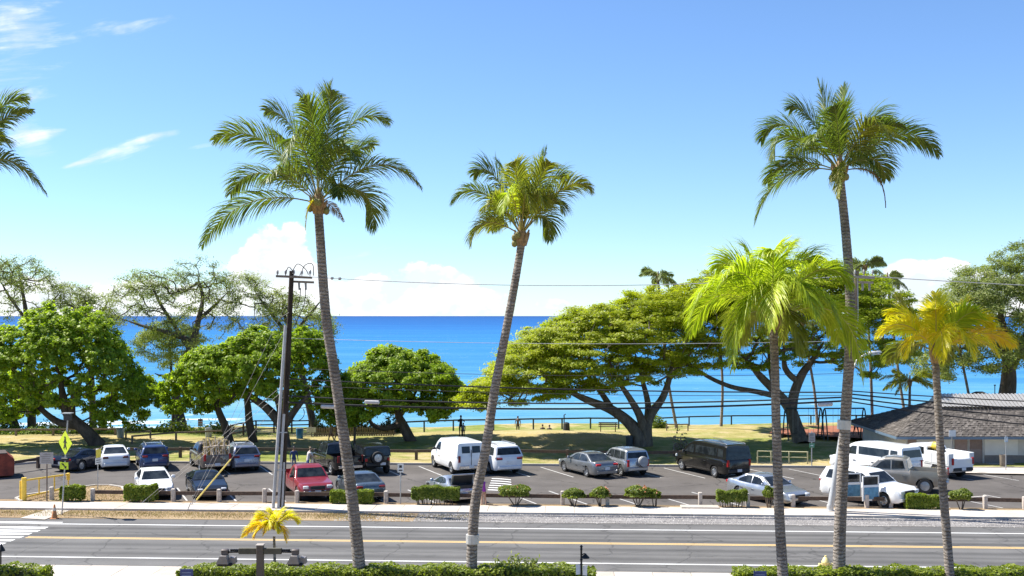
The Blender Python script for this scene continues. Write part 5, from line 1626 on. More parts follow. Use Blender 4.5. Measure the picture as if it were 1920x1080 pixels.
def park():
    white = paint('paint_white', (.78, .78, .77)); pearl = paint('paint_pearl', (.70, .71, .73), 0, .3)
    silver = paint('paint_silver', (.42, .44, .46), .75, .32); grey = paint('paint_grey', (.20, .21, .22), .6, .34)
    slate = paint('paint_slate', (.10, .135, .17), .5, .32); blue = paint('paint_blue', (.025, .055, .155), .45, .32)
    navy = paint('paint_navy', (.010, .015, .030), .0, .14, .5, .1); black = paint('paint_black', (.006, .0062, .007), .0, .14, .4, .1)
    red = paint('paint_red', (.27, .018, .024), .25, .33); tan = paint('paint_tan', (.37, .335, .28), .65, .36)
    brown = paint('paint_brown', (.13, .105, .09), .4, .4); lilac = paint('paint_lilac', (.24, .26, .33), .65, .32)
    ch = paint('paint_charcoal', (.009, .009, .009), .0, .14, .4, .1)
    A = 113; B = -67
    v = vehicle
    # back row
    v('coupe', 'parked_car', 'dark navy two-door car behind the pedestrian crossing sign', 'car', navy, G(113, 886), 68, 'rear', (.93, 1, 1.04))
    v('sedan', 'parked_car', 'white sedan seen from behind under the slanting tree', 'car', pearl, G(217, 882.5), A, 'rear', lamp=mat('tail_lamp_smoked', (.06, .012, .015), .2))
    v('suv', 'parked_car', 'blue compact SUV next to the white sedan, tail towards the street', 'car', blue, G(291, 884.5), A, 'rear', rails=True, lamp=TAILD)
    pk = v('pickup', 'pickup_truck', 'brown-grey pickup truck carrying a rack of sticks', 'pickup truck', brown, G(408, 889), A + 2, 'rear', (.97, .98, .98), trim_bumper='chrome')
    v('suv', 'parked_car', 'pale grey-violet people carrier right of the loaded pickup', 'car', lilac, G(463, 886), A, 'rear', (1.04, 1.02, 1.02), rails=True, lamp=TAILD)
    v('pickup', 'pickup_truck', 'black crew-cab pickup with chrome rear bumper behind the red pickup', 'pickup truck', black, G(658, 893), A + 5, 'rear', (1, 1, 1), trim_bumper='chrome', lamp=TAILD)
    v('offroad', 'offroad_car', 'black boxy off-road car with a spare wheel on its back door', 'car', black, G(708, 891), A, 'rear', trim_bumper=True, spare='wheel')
    v('van', 'cargo_van', 'white windowless cargo van beside the slim middle palm', 'van', white, G(884, 892), A, 'rear', (1, 1, 1.03), trim_bumper='chrome', lamp=TAILD)
    v('bigsuv', 'parked_car', 'large silver SUV parked right of the cargo van', 'car', pearl, G(956, 892), A, 'rear', (1, 1, 1), rails=True, lamp=TAILD)
    v('sedan', 'parked_car', 'metallic grey sedan with its tail towards the street aisle', 'car', grey, G(1139, 897.5), A + 4, 'rear', (1.02, 1, 1))
    v('boxsuv', 'parked_car', 'small silver SUV with a covered spare wheel beside the grey sedan', 'car', silver, G(1197, 894), A, 'rear', spare='cover')
    v('longvan', 'passenger_van', 'black van with roof rack parked near the lime-green palm', 'van', ch, G(1386, 899), A + 2, 'rear', (.98, 1, 1), trim_bumper=True, rails=True)
    v('longvan', 'passenger_van', 'white passenger van with long side windows by the pavilion', 'van', white, G(1712, 902), A + 8, 'rear', (1, 1, 1))
    v('pickup', 'pickup_truck', 'tan crew-cab pickup crossing the aisle in front of the pavilion', 'pickup truck', tan, G(1776, 924), A + 40, 'rear', (1.0, 1, 1.02), trim_bumper='chrome')
    # front row
    v('sedan', 'parked_car', 'white sedan facing the street behind a square hedge', 'car', white, G(296, 938.5), B, 'front')
    v('coupe', 'parked_car', 'low black coupe facing the street behind the guy wires', 'car', black, G(398, 938.5), B, 'front', (1, 1.02, 1.02))
    v('regcab', 'pickup_truck', 'red pickup truck facing the street beside the utility pole', 'pickup truck', red, G(596, 941), B, 'front', (1, 1, 1), trim_bumper='chrome')
    v('sedan', 'parked_car', 'slate-blue sedan with its tail towards the street behind two small hedges', 'car', slate, G(696, 943), A, 'rear', lamp=TAILD)
    v('coupe', 'parked_car', 'silver coupe with its boot lid open beside the person in purple', 'car', silver, G(872, 945), A, 'rear', (.95, .97, 1.0), open_trunk=True)
    v('sedan', 'parked_car', 'silver sedan facing the street behind the lime-green palm trunk', 'car', silver, G(1500, 951), B + 8, 'front', (1.02, 1, 1))
    sv = v('bigsuv', 'parked_car', 'white SUV with its side doors standing open by the square hedge', 'car', white, G(1706, 954), B + 14, 'front', (.98, 1, .97))
    # open side doors and what they show
    root, loc, h = sv
    L = SPEC['bigsuv']['L'] * .98; W = SPEC['bigsuv']['W'] / 2
    blueint = mat('seat_blue', (.10, .25, .38), .7, var=.3)
    for x, a in ((.30, 66), (1.42, 70)):
        b = MB(); b.box((-.52, 0, .42), (1.04, .07, .84), .02)
        b.box((-.52, 0, 1.30), (1.0, .05, .06)); b.box((-.05, 0, 1.05), (.06, .05, .5)); b.box((-1.0, 0, 1.05), (.06, .05, .5))
        d = b.build('open_door', paint('paint_white', (.78, .78, .77)), root)
        d.location = (x, -W - .03, .40); d.rotation_euler = (0, 0, R(a))
        b = MB(); b.box((-.52, -.045, .40), (.86, .03, .62)); b.build('door_lining', blueint, d)
        b = MB(); b.box((-.52, 0, 1.05), (.86, .014, .44)); b.build('pane', GLASS, d)
    b = MB(); b.box((-.30, -W + .02, .80), (.95, .06, .62)); b.build('door_opening', blueint, root)
    b = MB(); b.box((.80, -W + .02, .80), (.85, .06, .62)); b.build('door_opening', TRIM, root)
    # boot lid of the silver coupe
    car = [o for o in bpy.data.objects if o.get('label', '').startswith('silver coupe')][0]
    b = MB(); b.box((.0, 0, .32), (.07, 1.30, .68), .02)
    d = b.build('boot_lid', paint('paint_silver', (.42, .44, .46), .75, .32), car); d.location = (-1.72, 0, .98); d.rotation_euler = (0, R(-22), 0)
    b = MB(); b.box((-.05, 0, .32), (.03, 1.1, .52)); b.build('lining', TRIM, d)
    b = MB(); b.box((-2.0, 0, .93), (.5, 1.25, .16)); b.build('boot_well', TRIM, car)
    # mountain bike rack look of sticks in the brown pickup: a slatted crate with brush
    root, loc, h = pk
    wood = mat('pale_sticks', (.50, .40, .29), .8, var=.35, scale=4)
    rack = empty('stick_rack', Vector((loc.x, loc.y, 0)) + Vector((math.cos(h), math.sin(h), 0)) * -1.75 + Vector((0, 0, .80)), h, 'rack of pale sticks and slats standing in the brown-grey pickup', 'rack')
    g = random.Random(4)
    for i in range(9):
        y = -.75 + i * .19
        b = MB(); b.tube([(-.75 + g.uniform(-.1, .1), y, .1), (-.70, y + g.uniform(-.08, .08), .8), (-.62 + g.uniform(-.2, .2), y + g.uniform(-.1, .1), 1.45 + g.uniform(-.2, .25))], [.045, .04, .03], 5)
        b.build('slat', wood, rack)
    for z in (.3, .95):
        b = MB(); b.tube([(-.78, -.85, z), (-.76, 0, z + .04), (-.78, .85, z - .03)], .045, 5); b.build('rail', wood, rack)
    for i in range(7):
        b = MB(); y = g.uniform(-.7, .7); b.tube([(-1.15, y, .05 + g.random() * .3), (-.2, y * .8, .4 + g.random() * .3), (.7, y * .6 + g.uniform(-.2, .2), .6 + g.random() * .6)], [.05, .045, .03], 5); b.build('pole', wood, rack)
    T = [(g.uniform(-.5, .8), g.uniform(-.7, .7), g.uniform(.2, 1.35)) for _ in range(900)]
    vv, qq = leaf_quads(np.array(T), .3, .05, .2)
    link('brush', npmesh('brush', vv, qq, leafmat('dry_brush', [(.22, .16, .08), (.36, .28, .15), (.24, .24, .08)], .2)), rack)['kind'] = 'stuff'
    # white utility truck with service body
    utility(white)

def utility(white):
    v = vehicle
    # cab part reused from the pickup, service boxes on top of the bed
    root, loc, h = v('pickup', 'utility_truck', 'white utility truck with tool boxes and a yellow drum by the pavilion', 'truck', white, G(1806, 899), 114, 'rear', (1.05, 1.02, 1.03), trim_bumper=True)
    L = SPEC['pickup']['L'] * 1.05; W = SPEC['pickup']['W'] * 1.02 / 2
    boxm = mat('box_white', (.66, .67, .66), .5, var=.12, scale=2)
    for s in (1, -1):
        b = MB(); b.box((-1.85, s * (W - .17), 1.24), (2.1, .40, .78), .03); tb = b.build('tool_box', boxm, root, smooth=40)
        for i in range(3):
            b = MB(); b.box((-2.5 + i * .65, s * (W + .035), 1.24), (.58, .02, .6)); b.build('hatch', boxm, tb)
    b = MB(); b.box((-2.92, 0, 1.0), (.08, 1.5, .5)); b.build('back_panel', mat('panel_blue', (.22, .32, .50), .5), root)
    b = MB(); b.lathe([(.02, 0), (.24, 0), (.25, .03), (.25, .55), (.24, .58), (.02, .58)], 16, axis='y'); dr = b.build('yellow_drum', mat('drum_yellow', (.72, .50, .06), .45), None, Vector((loc.x, loc.y, 0)) + Vector((math.cos(h), math.sin(h), 0)) * -1.55 + Vector((-.25, 0, 1.90)), smooth=40)
    dr.rotation_euler = (0, 0, R(30)); tag(dr, 'yellow drum lying on top of the white utility truck', 'drum')
    b = MB(); b.box((0, 0, .22), (.7, .5, .44), .03); bx = b.build('cooler_box', mat('cream_box', (.70, .64, .50), .6), None, Vector((loc.x, loc.y, 0)) + Vector((math.cos(h), math.sin(h), 0)) * -.75 + Vector((0, 0, 1.63)), smooth=40)
    bx.rotation_euler = (0, 0, h); tag(bx, 'cream box on the bed of the white utility truck behind its cab', 'box')
park()
# ------------------------------------------------------------------ fences
POSTM = mat('pale_post', (.50, .44, .38), .85, var=.3, scale=5, bmp=.4)
WOOD = mat('dark_timber', (.105, .070, .050), .85, var=.35, scale=7, bmp=.4)
WOODG = mat('grey_timber', (.20, .16, .125), .9, var=.35, scale=7, bmp=.4)
GREENP = mat('green_pipe', (.030, .048, .044), .5, var=.2)
GALV = mat('galvanised', (.42, .43, .44), .45, .6, var=.15)
BLACKM = mat('black_metal', (.015, .015, .016), .5, .3, var=.2)

def up_front_fence():
    xs = [97, 174, 325, 411, 496, 557, 724, 905, 1055, 1139, 1313, 1402, 1487, 1625, 1670, 1847, 1921, 2010]
    P = [FU(x, 59.32) for x in xs]
    root = empty('post_and_rail_fence', P[0], 0, 'pale posts with a dark timber rail between the pavement and the car park', 'fence')
    for p in P:
        q = p - P[0]; h = .76 + random.uniform(-.05, .05)
        b = MB(Matrix.Translation(q) @ Matrix.Rotation(R(-3) + random.uniform(-.1, .1), 4, 'Z') @ Matrix.Rotation(random.uniform(-.02, .02), 4, 'X'))
        b.box((0, 0, h / 2), (.21, .21, h), .03); b.build('post', POSTM, root)
    for a, c in zip(P[1:-1], P[2:]):
        n = max(1, round((c - a).length / 4.5))
        for i in range(n):
            s = a.lerp(c, i / n) - P[0]; e = a.lerp(c, (i + 1) / n) - P[0]
            b = MB(); b.bar(s + Vector((.01, .17, .50 + random.uniform(-.02, .02))), e + Vector((-.01, .17, .50 + random.uniform(-.02, .02))), .09, .20); b.build('rail', WOOD, root)
up_front_fence()

def rail_fence(label, pts, h, m, post=.16, step=3.2, rails=((.85, .12),), name='timber_fence', rw=.08, z0=None):
    P = [Vector(p) for p in pts]
    z = lambda p: lawn_z(p.x, p.y) if z0 is None else z0
    o = Vector((P[0].x, P[0].y, 0))
    root = empty(name, o, 0, label, 'fence')
    for i in range(len(P) - 1):
        a, c = P[i], P[i + 1]; n = max(1, round((c - a).length / step))
        for j in range(n + (i == len(P) - 2)):
            p = a.lerp(c, j / n); q = p - o; zz = z(p) - .05
            hh = h + random.uniform(-.03, .03)
            b = MB(Matrix.Translation((q.x, q.y, zz)) @ Matrix.Rotation(math.atan2((c - a).y, (c - a).x), 4, 'Z')); b.box((0, 0, hh / 2), (post, post, hh), .02); b.build('post', m, root)
            if j < n:
                p2 = a.lerp(c, (j + 1) / n); q2 = p2 - o
                for fr, th in rails:
                    b = MB(); b.bar((q.x, q.y - .02, z(p) + h * fr), (q2.x, q2.y - .02, z(p2) + h * fr + random.uniform(-.015, .015)), rw, th); b.build('rail', m, root)
    return root
L0 = LAWN_A
rail_fence('low brown timber fence along the back of the car park', [F(-30.5, 77.2), F(-8, 77.2), F(13.2, 77.2)], .78, WOOD, .2, 5.4, ((.78, .2),), rw=.1)
rail_fence('slanting low timber fence beside the dumpster', [F(-30.7, 77.2), Vector((-31.5, 73.4, 0)), Vector((-33.2, 69.9, 0))], .74, WOOD, .2, 3.0, ((.78, .18),), rw=.1)
rail_fence('weathered shore rail at the far left beyond the lawn', [G(-40, 824), G(100, 824), G(216, 824)], .62, WOODG, .16, 2.6, ((.8, .14),), rw=.1)
rail_fence('short weathered rail beside the grey litter bin', [G(236, 830), G(282, 828)], .66, WOODG, .14, 2.0, ((.85, .13),))
rail_fence('timber rail along the beach path behind the blue SUV', [G(248, 836), G(330, 831), G(428, 826)], .7, WOODG, .15, 3.0, ((.85, .13),))
rail_fence('dark boardwalk railing with three boards behind the tree stems', [G(432, 826), G(480, 817), G(580, 813)], 1.05, WOOD, .13, 1.8, ((.3, .1), (.62, .1), (.95, .1)), name='boardwalk_railing')
rail_fence('dark post-and-rail beach railing in the middle of the view', [G(740, 815), G(850, 812.5), G(1000, 809.5), G(1160, 806.5)], .98, GREENP, .13, 3.0, ((.95, .13),), name='beach_railing')
rail_fence('dark green beach railing behind the playground', [G(1236, 806), G(1292, 801.5), G(1450, 799.5), G(1660, 798)], .86, GREENP, .12, 3.6, ((.96, .12),), name='beach_railing')
rail_fence('short low timber rail beside the big monkeypod trunk', [G(1250, 812), G(1290, 813)], .62, WOODG, .1, 1.0, ((.9, .1),))
def picket():
    a = G(590, 822); c = G(742, 820)
    root = empty('picket_fence', Vector((a.x, a.y, 0)), 0, 'dark picket fence behind the black pickup and off-road car', 'fence')
    n = 34
    for i in range(n):
        p = a.lerp(c, i / n) - a
        z = lawn_z(p.x + a.x, p.y + a.y)
        b = MB(); h = .72 + random.uniform(-.06, .06); b.box((p.x, p.y, z + h / 2), (.13, .03, h)); b.build('picket', WOODG, root)
    for z in (.22, .6):
        b = MB(); b.bar((0, .04, z + .12), (c.x - a.x, c.y - a.y + .04, z + .12), .05, .1); b.build('rail', WOOD, root)
picket()
def pipe_rail():
    P = [G(1412, 871), G(1470, 872.5), G(1514, 873)]
    root = empty('pipe_barrier', P[0], 0, 'pale yellow pipe barrier at the lawn edge right of the black van', 'barrier')
    ym = mat('faded_yellow', (.62, .58, .34), .6)
    q = [p - P[0] for p in P]
    for p in [q[0] + Vector((.3, 0, 0)), q[0].lerp(q[2], .33), q[0].lerp(q[2], .66), q[2]]:
        b = MB(); b.tube([p, p + Vector((0, 0, .95))], .045, 8); b.build('post', ym, root)
    for z in (.10, .55, .93):
        b = MB(); b.tube([q[0] + Vector((.3, 0, z)), q[2] + Vector((0, 0, z))], .03, 8); b.build('rail', ym, root)
pipe_rail()

# ------------------------------------------------------------------ yellow gate
def gate():
    P = G(45, 941.5); Q = G(128, 921)
    y = mat('gate_yellow', (.78, .52, .06), .5, var=.18, scale=5)
    root = empty('swing_gate', P, 0, 'yellow steel swing gate standing open at the car park entrance', 'gate')
    e = Q - P
    b = MB(); b.tube([(0, 0, 0), (0, 0, 1.34)], .13, 14); b.build('post', y, root, smooth=50)
    b = MB(); b.tube([(-.22, .1, 0), (-.22, .1, 1.15)], .07, 10); b.build('post', y, root, smooth=50)
    A0, A1 = Vector((0.1, 0, 1.2)), e + Vector((0, 0, .98)); B0, B1 = Vector((0.1, 0, .28)), e + Vector((0, 0, .24))
    for a, c in ((A0, A1), (B0, B1)):
        b = MB(); b.tube([a, c], .05, 8); b.build('bar', y, root, smooth=50)
    for t in (.30, .66, 1.0):
        b = MB(); b.tube([A0.lerp(A1, t), B0.lerp(B1, t)], .04, 8); b.build('upright', y, root, smooth=50)
    b = MB(); b.box(tuple(A1 - Vector((0, 0, .12))), (.16, .16, .4), .02); b.build('latch_box', y, root)
gate()

# ------------------------------------------------------------------ signs
SIGNW = mat('sign_white', (.66, .66, .64), .5, var=.1)
SIGNY = mat('sign_lime', (.62, .74, .02), .45, var=.08)
SIGNB = mat('sign_ink', (.02, .02, .02), .6)
SIGNG = mat('sign_grey', (.34, .32, .31), .6, var=.15)
def sign(label, base, h, plates, pole_r=.03, pm=None, name='street_sign', lean=(0, 0), cat='sign', pole_h=None):
    """plates: (z centre, width, height, material, yaw, lines)"""
    root = empty(name, base, 0, label, cat)
    b = MB(); b.tube([(0, 0, 0), (lean[0], lean[1], pole_h or h)], pole_r, 8); b.build('pole', pm or GALV, root, smooth=50)
    for z, w, ht, m, yaw, lines in plates:
        b = MB(); b.box((0, -pole_r - .015, 0), (w, .02, ht), 0); p = b.build('plate', m, root, (lean[0] * z / h, lean[1] * z / h, z)); p.rotation_euler = (0, 0, yaw)
        for (cx, cz, lw, lh, lm) in lines:
            b = MB(); b.box((cx, -pole_r - .028, cz), (lw, .004, lh)); b.build('marking', lm, p)
    return root
def textlines(w, h, n, m=SIGNB):
    return [((random.random() - .5) * w * .1, h * (.5 - (i + 1) / (n + 1)), w * random.uniform(.5, .8), h * .22 / n, m) for i in range(n)]
def ped_sign():
    base = G(116, 966)
    root = empty('crossing_sign', base, 0, 'lime-yellow diamond pedestrian sign with a solar lamp box beside the zebra crossing', 'sign')
    top = AT(127, 786, base.y) - base
    b = MB(); b.tube([(0, 0, 0), top], .035, 10); b.build('pole', GALV, root, smooth=50)
    yaw = R(-37)
    f = lambda y: top * ((966 - y) / (966 - 786.))
    b = MB(); s = .62; b.prism([(0, -s), (s, 0), (0, s), (-s, 0)], 'y', -.065, -.045)
    d = b.build('diamond_plate', SIGNY, root, f(830)); d.rotation_euler = (0, 0, yaw)
    b = MB(); y0 = -.078                                             # walking figure
    b.lathe([(.01, -.006), (.06, -.004), (.06, .004), (.01, .006)], 12, (0, y0, .27), 'y')
    for a, c, w in (((0, .20), (0, -.02), .12), ((0, -.02), (.12, -.32), .075), ((0, -.02), (-.12, -.30), .075), ((0, .17), (.15, -.0), .05), ((0, .17), (-.14, .0), .05)):
        v = Vector((c[0] - a[0], 0, c[1] - a[1])); n = Vector((-v.z, 0, v.x)).normalized() * w / 2
        A = Vector((a[0], y0, a[1])); C = Vector((c[0], y0, c[1]))
        P = [A - n, A + n, C + n, C - n]; b.add([tuple(p) for p in P] + [tuple(p + Vector((0, .01, 0))) for p in P], [(0, 1, 2, 3), (7, 6, 5, 4), (0, 4, 5, 1), (1, 5, 6, 2), (2, 6, 7, 3), (3, 7, 4, 0)])
    b.build('walking_figure', SIGNB, d)
    b = MB(); b.box((0, -.06, 0), (.52, .02, .36)); p = b.build('arrow_plate', SIGNY, root, f(873)); p.rotation_euler = (0, 0, yaw * .5)
    b = MB()
    b.prism([(-.16, .10), (-.10, .12), (.06, -.05), (.02, -.12), (.16, -.13), (.15, .0), (.09, -.02), (-.06, .13)], 'y', -.078, -.072); b.build('arrow', SIGNB, p)
    b = MB(); b.box((0, 0, 0), (.42, .16, .14), .02); bar = b.build('lamp_bar', BLACKM, root, f(861)); bar.rotation_euler = (0, 0, yaw * .5)
    b = MB(); b.box((0, 0, .1), (.34, .34, .30), .03); bx = b.build('solar_box', mat('box_black', (.03, .03, .03), .5), root, top)
    b = MB(); b.box((0, -.05, .31), (.50, .46, .04)); b.build('solar_panel', mat('solar_panel', (.36, .36, .34), .3), bx)
ped_sign()
sign('grey rectangular notice board on a post beside the yellow gate', G(88, 942), 2.75, [(2.42, .74, .62, SIGNG, 0, textlines(.74, .62, 5, mat('faded_ink', (.16, .14, .13), .7)))], .04, mat('rust_post', (.17, .13, .11), .8))
sign('narrow yellow and white sign on a post beside the white sedan', G(183.5, 921), 2.45, [(2.2, .40, .48, mat('sign_yellow', (.80, .66, .08), .5), R(70), []), (1.75, .44, .36, SIGNW, R(62), textlines(.44, .36, 2))], .03)
sign('small white parking sign on a post between slate-blue sedan and silver coupe', G(751, 947), 2.25, [(2.0, .32, .46, SIGNW, R(8), [(0, .08, .14, .14, SIGNB), (0, -.12, .2, .07, SIGNB)])], .03)
sign('grey notice with a small green plate on a post by the pipe barrier', G(1522, 877), 2.45, [(2.05, .42, .62, SIGNG, 0, textlines(.42, .62, 5)), (1.5, .34, .28, mat('sign_green', (.10, .28, .16), .5), 0, textlines(.34, .28, 1, SIGNW))], .035)
sign('blank white square sign on a pole in front of the pavilion', G(1785, 886), 2.75, [(2.55, .46, .42, SIGNW, R(5), [])], .03, mat('dull_pole', (.20, .19, .18), .6))
sign('small blue and white sign on a pole by the pavilion bin', G(1886, 884), 2.35, [(2.1, .24, .34, mat('sign_pale_blue', (.42, .52, .60), .5), R(12), [(0, 0, .12, .16, SIGNW)])], .03)
sign('beach warning sign with red and white plates on the shore', G(376, 816), 1.45, [(1.30, .42, .18, mat('sign_brown', (.20, .06, .04), .5), 0, []), (.98, .42, .44, SIGNW, 0, [(0, .1, .3, .08, mat('sign_red', (.5, .03, .03), .5)), (0, -.1, .3, .06, SIGNB)])], .035, WOODG)
sign('wide white board by the shore behind the black pickup', G(584, 822), 1.0, [(.72, .75, .42, SIGNW, 0, textlines(.7, .4, 3, SIGNG))], .04, WOODG)

# ------------------------------------------------------------------ small street things
def cone():
    p = G(102, 972.5)
    root = empty('traffic_cone', p, 0, 'faded orange traffic cone at the zebra crossing', 'traffic cone')
    om = mat('cone_orange', (.50, .19, .06), .6, var=.25)
    b = MB(); b.box((0, 0, .02), (.36, .36, .04), .02); b.build('base', om, root)
    b = MB(); b.lathe([(.15, .04), (.035, .70), (.02, .72)], 14); c = b.build('cone', om, root, smooth=60)
    b = MB(); b.lathe([(.092, .40), (.065, .56)], 14); b.build('collar', mat('cone_grey', (.55, .45, .36), .5), c, smooth=60)
cone()
def bin_(label, p, h, r, m, lid=True):
    p = Vector((p.x, p.y, lawn_z(p.x, p.y) if p.y > 76 else .1))
    root = empty('litter_bin', p, 0, label, 'bin')
    b = MB(); b.lathe([(r * .85, 0), (r * .9, .02), (r, h * .92), (r * 1.04, h * .93), (r * 1.04, h), (r * .9, h), (r * .88, h * .9)], 16); b.build('drum', m, root, smooth=40)
    if lid:
        b = MB(); b.lathe([(r * .86, h * .96), (r * .86, h + .03), (r * .3, h + .07)], 16); b.build('lid', mat('bin_lid', (.10, .11, .12), .6), root, smooth=40)
bin_('pale blue-grey litter bin at the shore rail on the left', G(226, 828), .72, .30, mat('bin_greyblue', (.30, .38, .44), .6))
bin_('grey litter bin behind the loaded pickup', G(391, 826), .72, .28, mat('bin_grey', (.33, .38, .40), .6))
bin_('bright blue litter bin near the boardwalk', G(562, 827), .82, .30, mat('bin_blue', (.03, .20, .42), .5))
bin_('dark grey litter bin beside the big monkeypod trunk', G(1180, 843), .78, .28, mat('bin_dark', (.055, .07, .08), .6))
bin_('brown litter bin against the pavilion front', G(1880, 878), .80, .2, mat('bin_brown', (.17, .14, .11), .7), False)
def shower():
    p = G(1062, 812); p.z = lawn_z(p.x, p.y)
    root = empty('beach_shower', p, 0, 'dark beach shower pillar at the railing', 'shower')
    b = MB(); b.lathe([(.30, 0), (.27, .6), (.20, .68), (.06, .72)], 10); b.build('pillar', mat('lava_stone', (.04, .04, .042), .9, bmp=.5), root)
    b = MB(); b.tube([(-.2, 0, 0), (-.2, 0, 1.35), (-.05, 0, 1.42)], .05, 8); b.build('pipe', BLACKM, root)
shower()
def bench():
    p = G(1140, 818); p.z = lawn_z(p.x, p.y)
    root = empty('park_bench', p, R(-4), 'dark park bench facing the sea left of the monkeypod trunk', 'bench')
    for x in (-.62, .62):
        b = MB(); b.box((x, 0, .22), (.07, .42, .44)); b.box((x, -.2, .55), (.06, .06, .5)); b.build('leg', WOOD, root)
    for y in (-.12, .03, .18):
        b = MB(); b.box((0, y, .46), (1.6, .12, .05)); b.build('seat_slat', WOOD, root)
    for z in (.64, .78):
        b = MB(); b.box((0, -.235, z), (1.6, .04, .10)); b.build('back_slat', WOOD, root)
bench()
def dumpster():
    p = G(-6, 893)
    root = empty('dumpster', Vector((p.x, p.y, 0)), R(28), 'rust-red steel dumpster at the left edge of the car park', 'dumpster')
    m = mat('dumpster_red', (.26, .045, .022), .7, var=.45, scale=3, bmp=.2)
    b = MB(); b.prism([(-.9, .12), (.9, .12), (.95, 1.15), (.55, 1.5), (-.95, 1.5)], 'y', -1.0, 1.0); b.build('body', m, root)
    b = MB(); b.box((-.2, 0, 1.53), (1.5, 1.96, .05)); b.build('lid', mat('lid_dark', (.05, .03, .025), .7), root)
    for y in (-.6, 0, .6):
        b = MB(); b.box((.95, y, .65), (.06, .08, .95)); b.build('rib', m, root)
    b = MB(); b.box((.985, -.35, .95), (.02, .3, .22)); b.build('sticker', SIGNW, root)
dumpster()
def wheel_stop():
    a = G(1800, 938); c = G(1846, 935)
    root = MB(); root.bar(Vector((0, 0, .07)), c - a + Vector((0, 0, .07)), .16, .14)
    o = root.build('wheel_stop', MATS['concrete_kerb'], None, Vector((a.x, a.y, .005))); tag(o, 'concrete wheel stop in the empty stall at the right', 'wheel stop')
wheel_stop()
def utility_cover():
    a = G(1272, 951); 
    b = MB(); b.box((0, 0, .035), (2.0, .75, .07), .02)
    o = b.build('concrete_pad', MATS['concrete_walk'], None, FU(1312, 58.65, .11)); o.rotation_euler = (0, 0, R(-3)); tag(o, 'raised concrete pad at the back of the far pavement', 'concrete pad')
utility_cover()

# ------------------------------------------------------------------ hedges and bushes
LEAF_HEDGE = leafmat('leaf_hedge', [(.075, .115, .014), (.155, .205, .022), (.25, .30, .034), (.34, .38, .05)], .42, patch=.35, patch_scale=1.5)
LEAF_TOPIARY = leafmat('leaf_topiary', [(.068, .105, .016), (.135, .18, .024), (.21, .255, .04), (.30, .33, .06)], .40, patch=.4, patch_scale=2)
TWIG = bark('twig_bark', (.10, .075, .055), (.24, .19, .14), 6)
def hedge(name, label, c, size, rz, n, leaf=.07, lm=None, bare=0.0, cat='hedge', group=None, z=0.0, lump=.06):
    w, dp, h = size
    root = empty(name, Vector((c[0], c[1], z)), rz, label, cat, group)
    rng = np.random.default_rng(abs(hash(label)) % 9999 if False else len(label) * 31 + int(w * 100))
    # woody inside
    b = MB()
    for i in range(max(6, int(w * 9))):
        x = rng.uniform(-w / 2 * .85, w / 2 * .85); y = rng.uniform(-dp / 2 * .8, dp / 2 * .8)
        pts = [(x * .9, y * .6, 0), (x + rng.normal(0, .06), y * .8 + rng.normal(0, .05), h * .45), (x + rng.normal(0, .12), y + rng.normal(0, .08), h * .85)]
        b.tube(pts, [.022, .015, .006], 4, cap=False)
    b.build('stems', TWIG, root)
    # solid core with inner shade put into its dark colour + skin of clipped leaves
    lo = bare * h
    A = np.array([w * dp, w * (h - lo), w * (h - lo), dp * (h - lo), dp * (h - lo)])
    f = rng.choice(5, size=n, p=A / A.sum())
    u = rng.random((n, 3)); P = np.empty((n, 3))
    P[:, 0] = (u[:, 0] - .5) * w; P[:, 1] = (u[:, 1] - .5) * dp; P[:, 2] = lo + u[:, 2] * (h - lo)
    dep = np.abs(rng.normal(0, lump, n))
    P[f == 0, 2] = h - dep[f == 0]; P[f == 1, 1] = -dp / 2 + dep[f == 1]; P[f == 2, 1] = dp / 2 - dep[f == 2]
    P[f == 3, 0] = -w / 2 + dep[f == 3]; P[f == 4, 0] = w / 2 - dep[f == 4]
    P[:, 2] += .05 * np.sin(P[:, 0] * 3.1 + c[0]) * (P[:, 2] / h) + .03 * np.sin(P[:, 0] * 9.3 + 1)
    # round the upper edges a little
    edge = np.maximum(0, np.abs(P[:, 1]) / (dp / 2) - .6) * .10 + np.maximum(0, np.abs(P[:, 0]) / (w / 2) - .9) * .5
    P[:, 2] -= edge * (P[:, 2] > h * .8)
    outn = np.zeros((n, 3)); outn[f == 0, 2] = 1; outn[f == 1, 1] = -1; outn[f == 2, 1] = 1; outn[f == 3, 0] = -1; outn[f == 4, 0] = 1
    keep = ~((P[:, 2] < lo + .12) & (rng.random(n) < .55))
    P = P[keep]; outn = outn[keep]
    v, q = leaf_quads(P, leaf * 1.5, leaf, .5, outn * 1.2)
    link('foliage', npmesh('hedge_leaves', v, q, lm or LEAF_HEDGE), root)
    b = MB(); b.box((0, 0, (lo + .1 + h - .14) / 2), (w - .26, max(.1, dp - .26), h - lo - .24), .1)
    core = b.build('shade_core', mat('inner_shade', (.030, .042, .010), .9, var=.5, scale=14, bmp=.8, bscale=20), root)
    return root
def fh(px0, px1, top, v=58.98, dp=.62, **k):
    a = FU(px0, v); c = FU(px1, v); m = (a + c) / 2
    base_y = HOR + CAM_H * FOC / m.y
    h = (base_y - top) * m.y / FOC * 1.0
    return m, ((c - a).length, dp, max(.4, h))
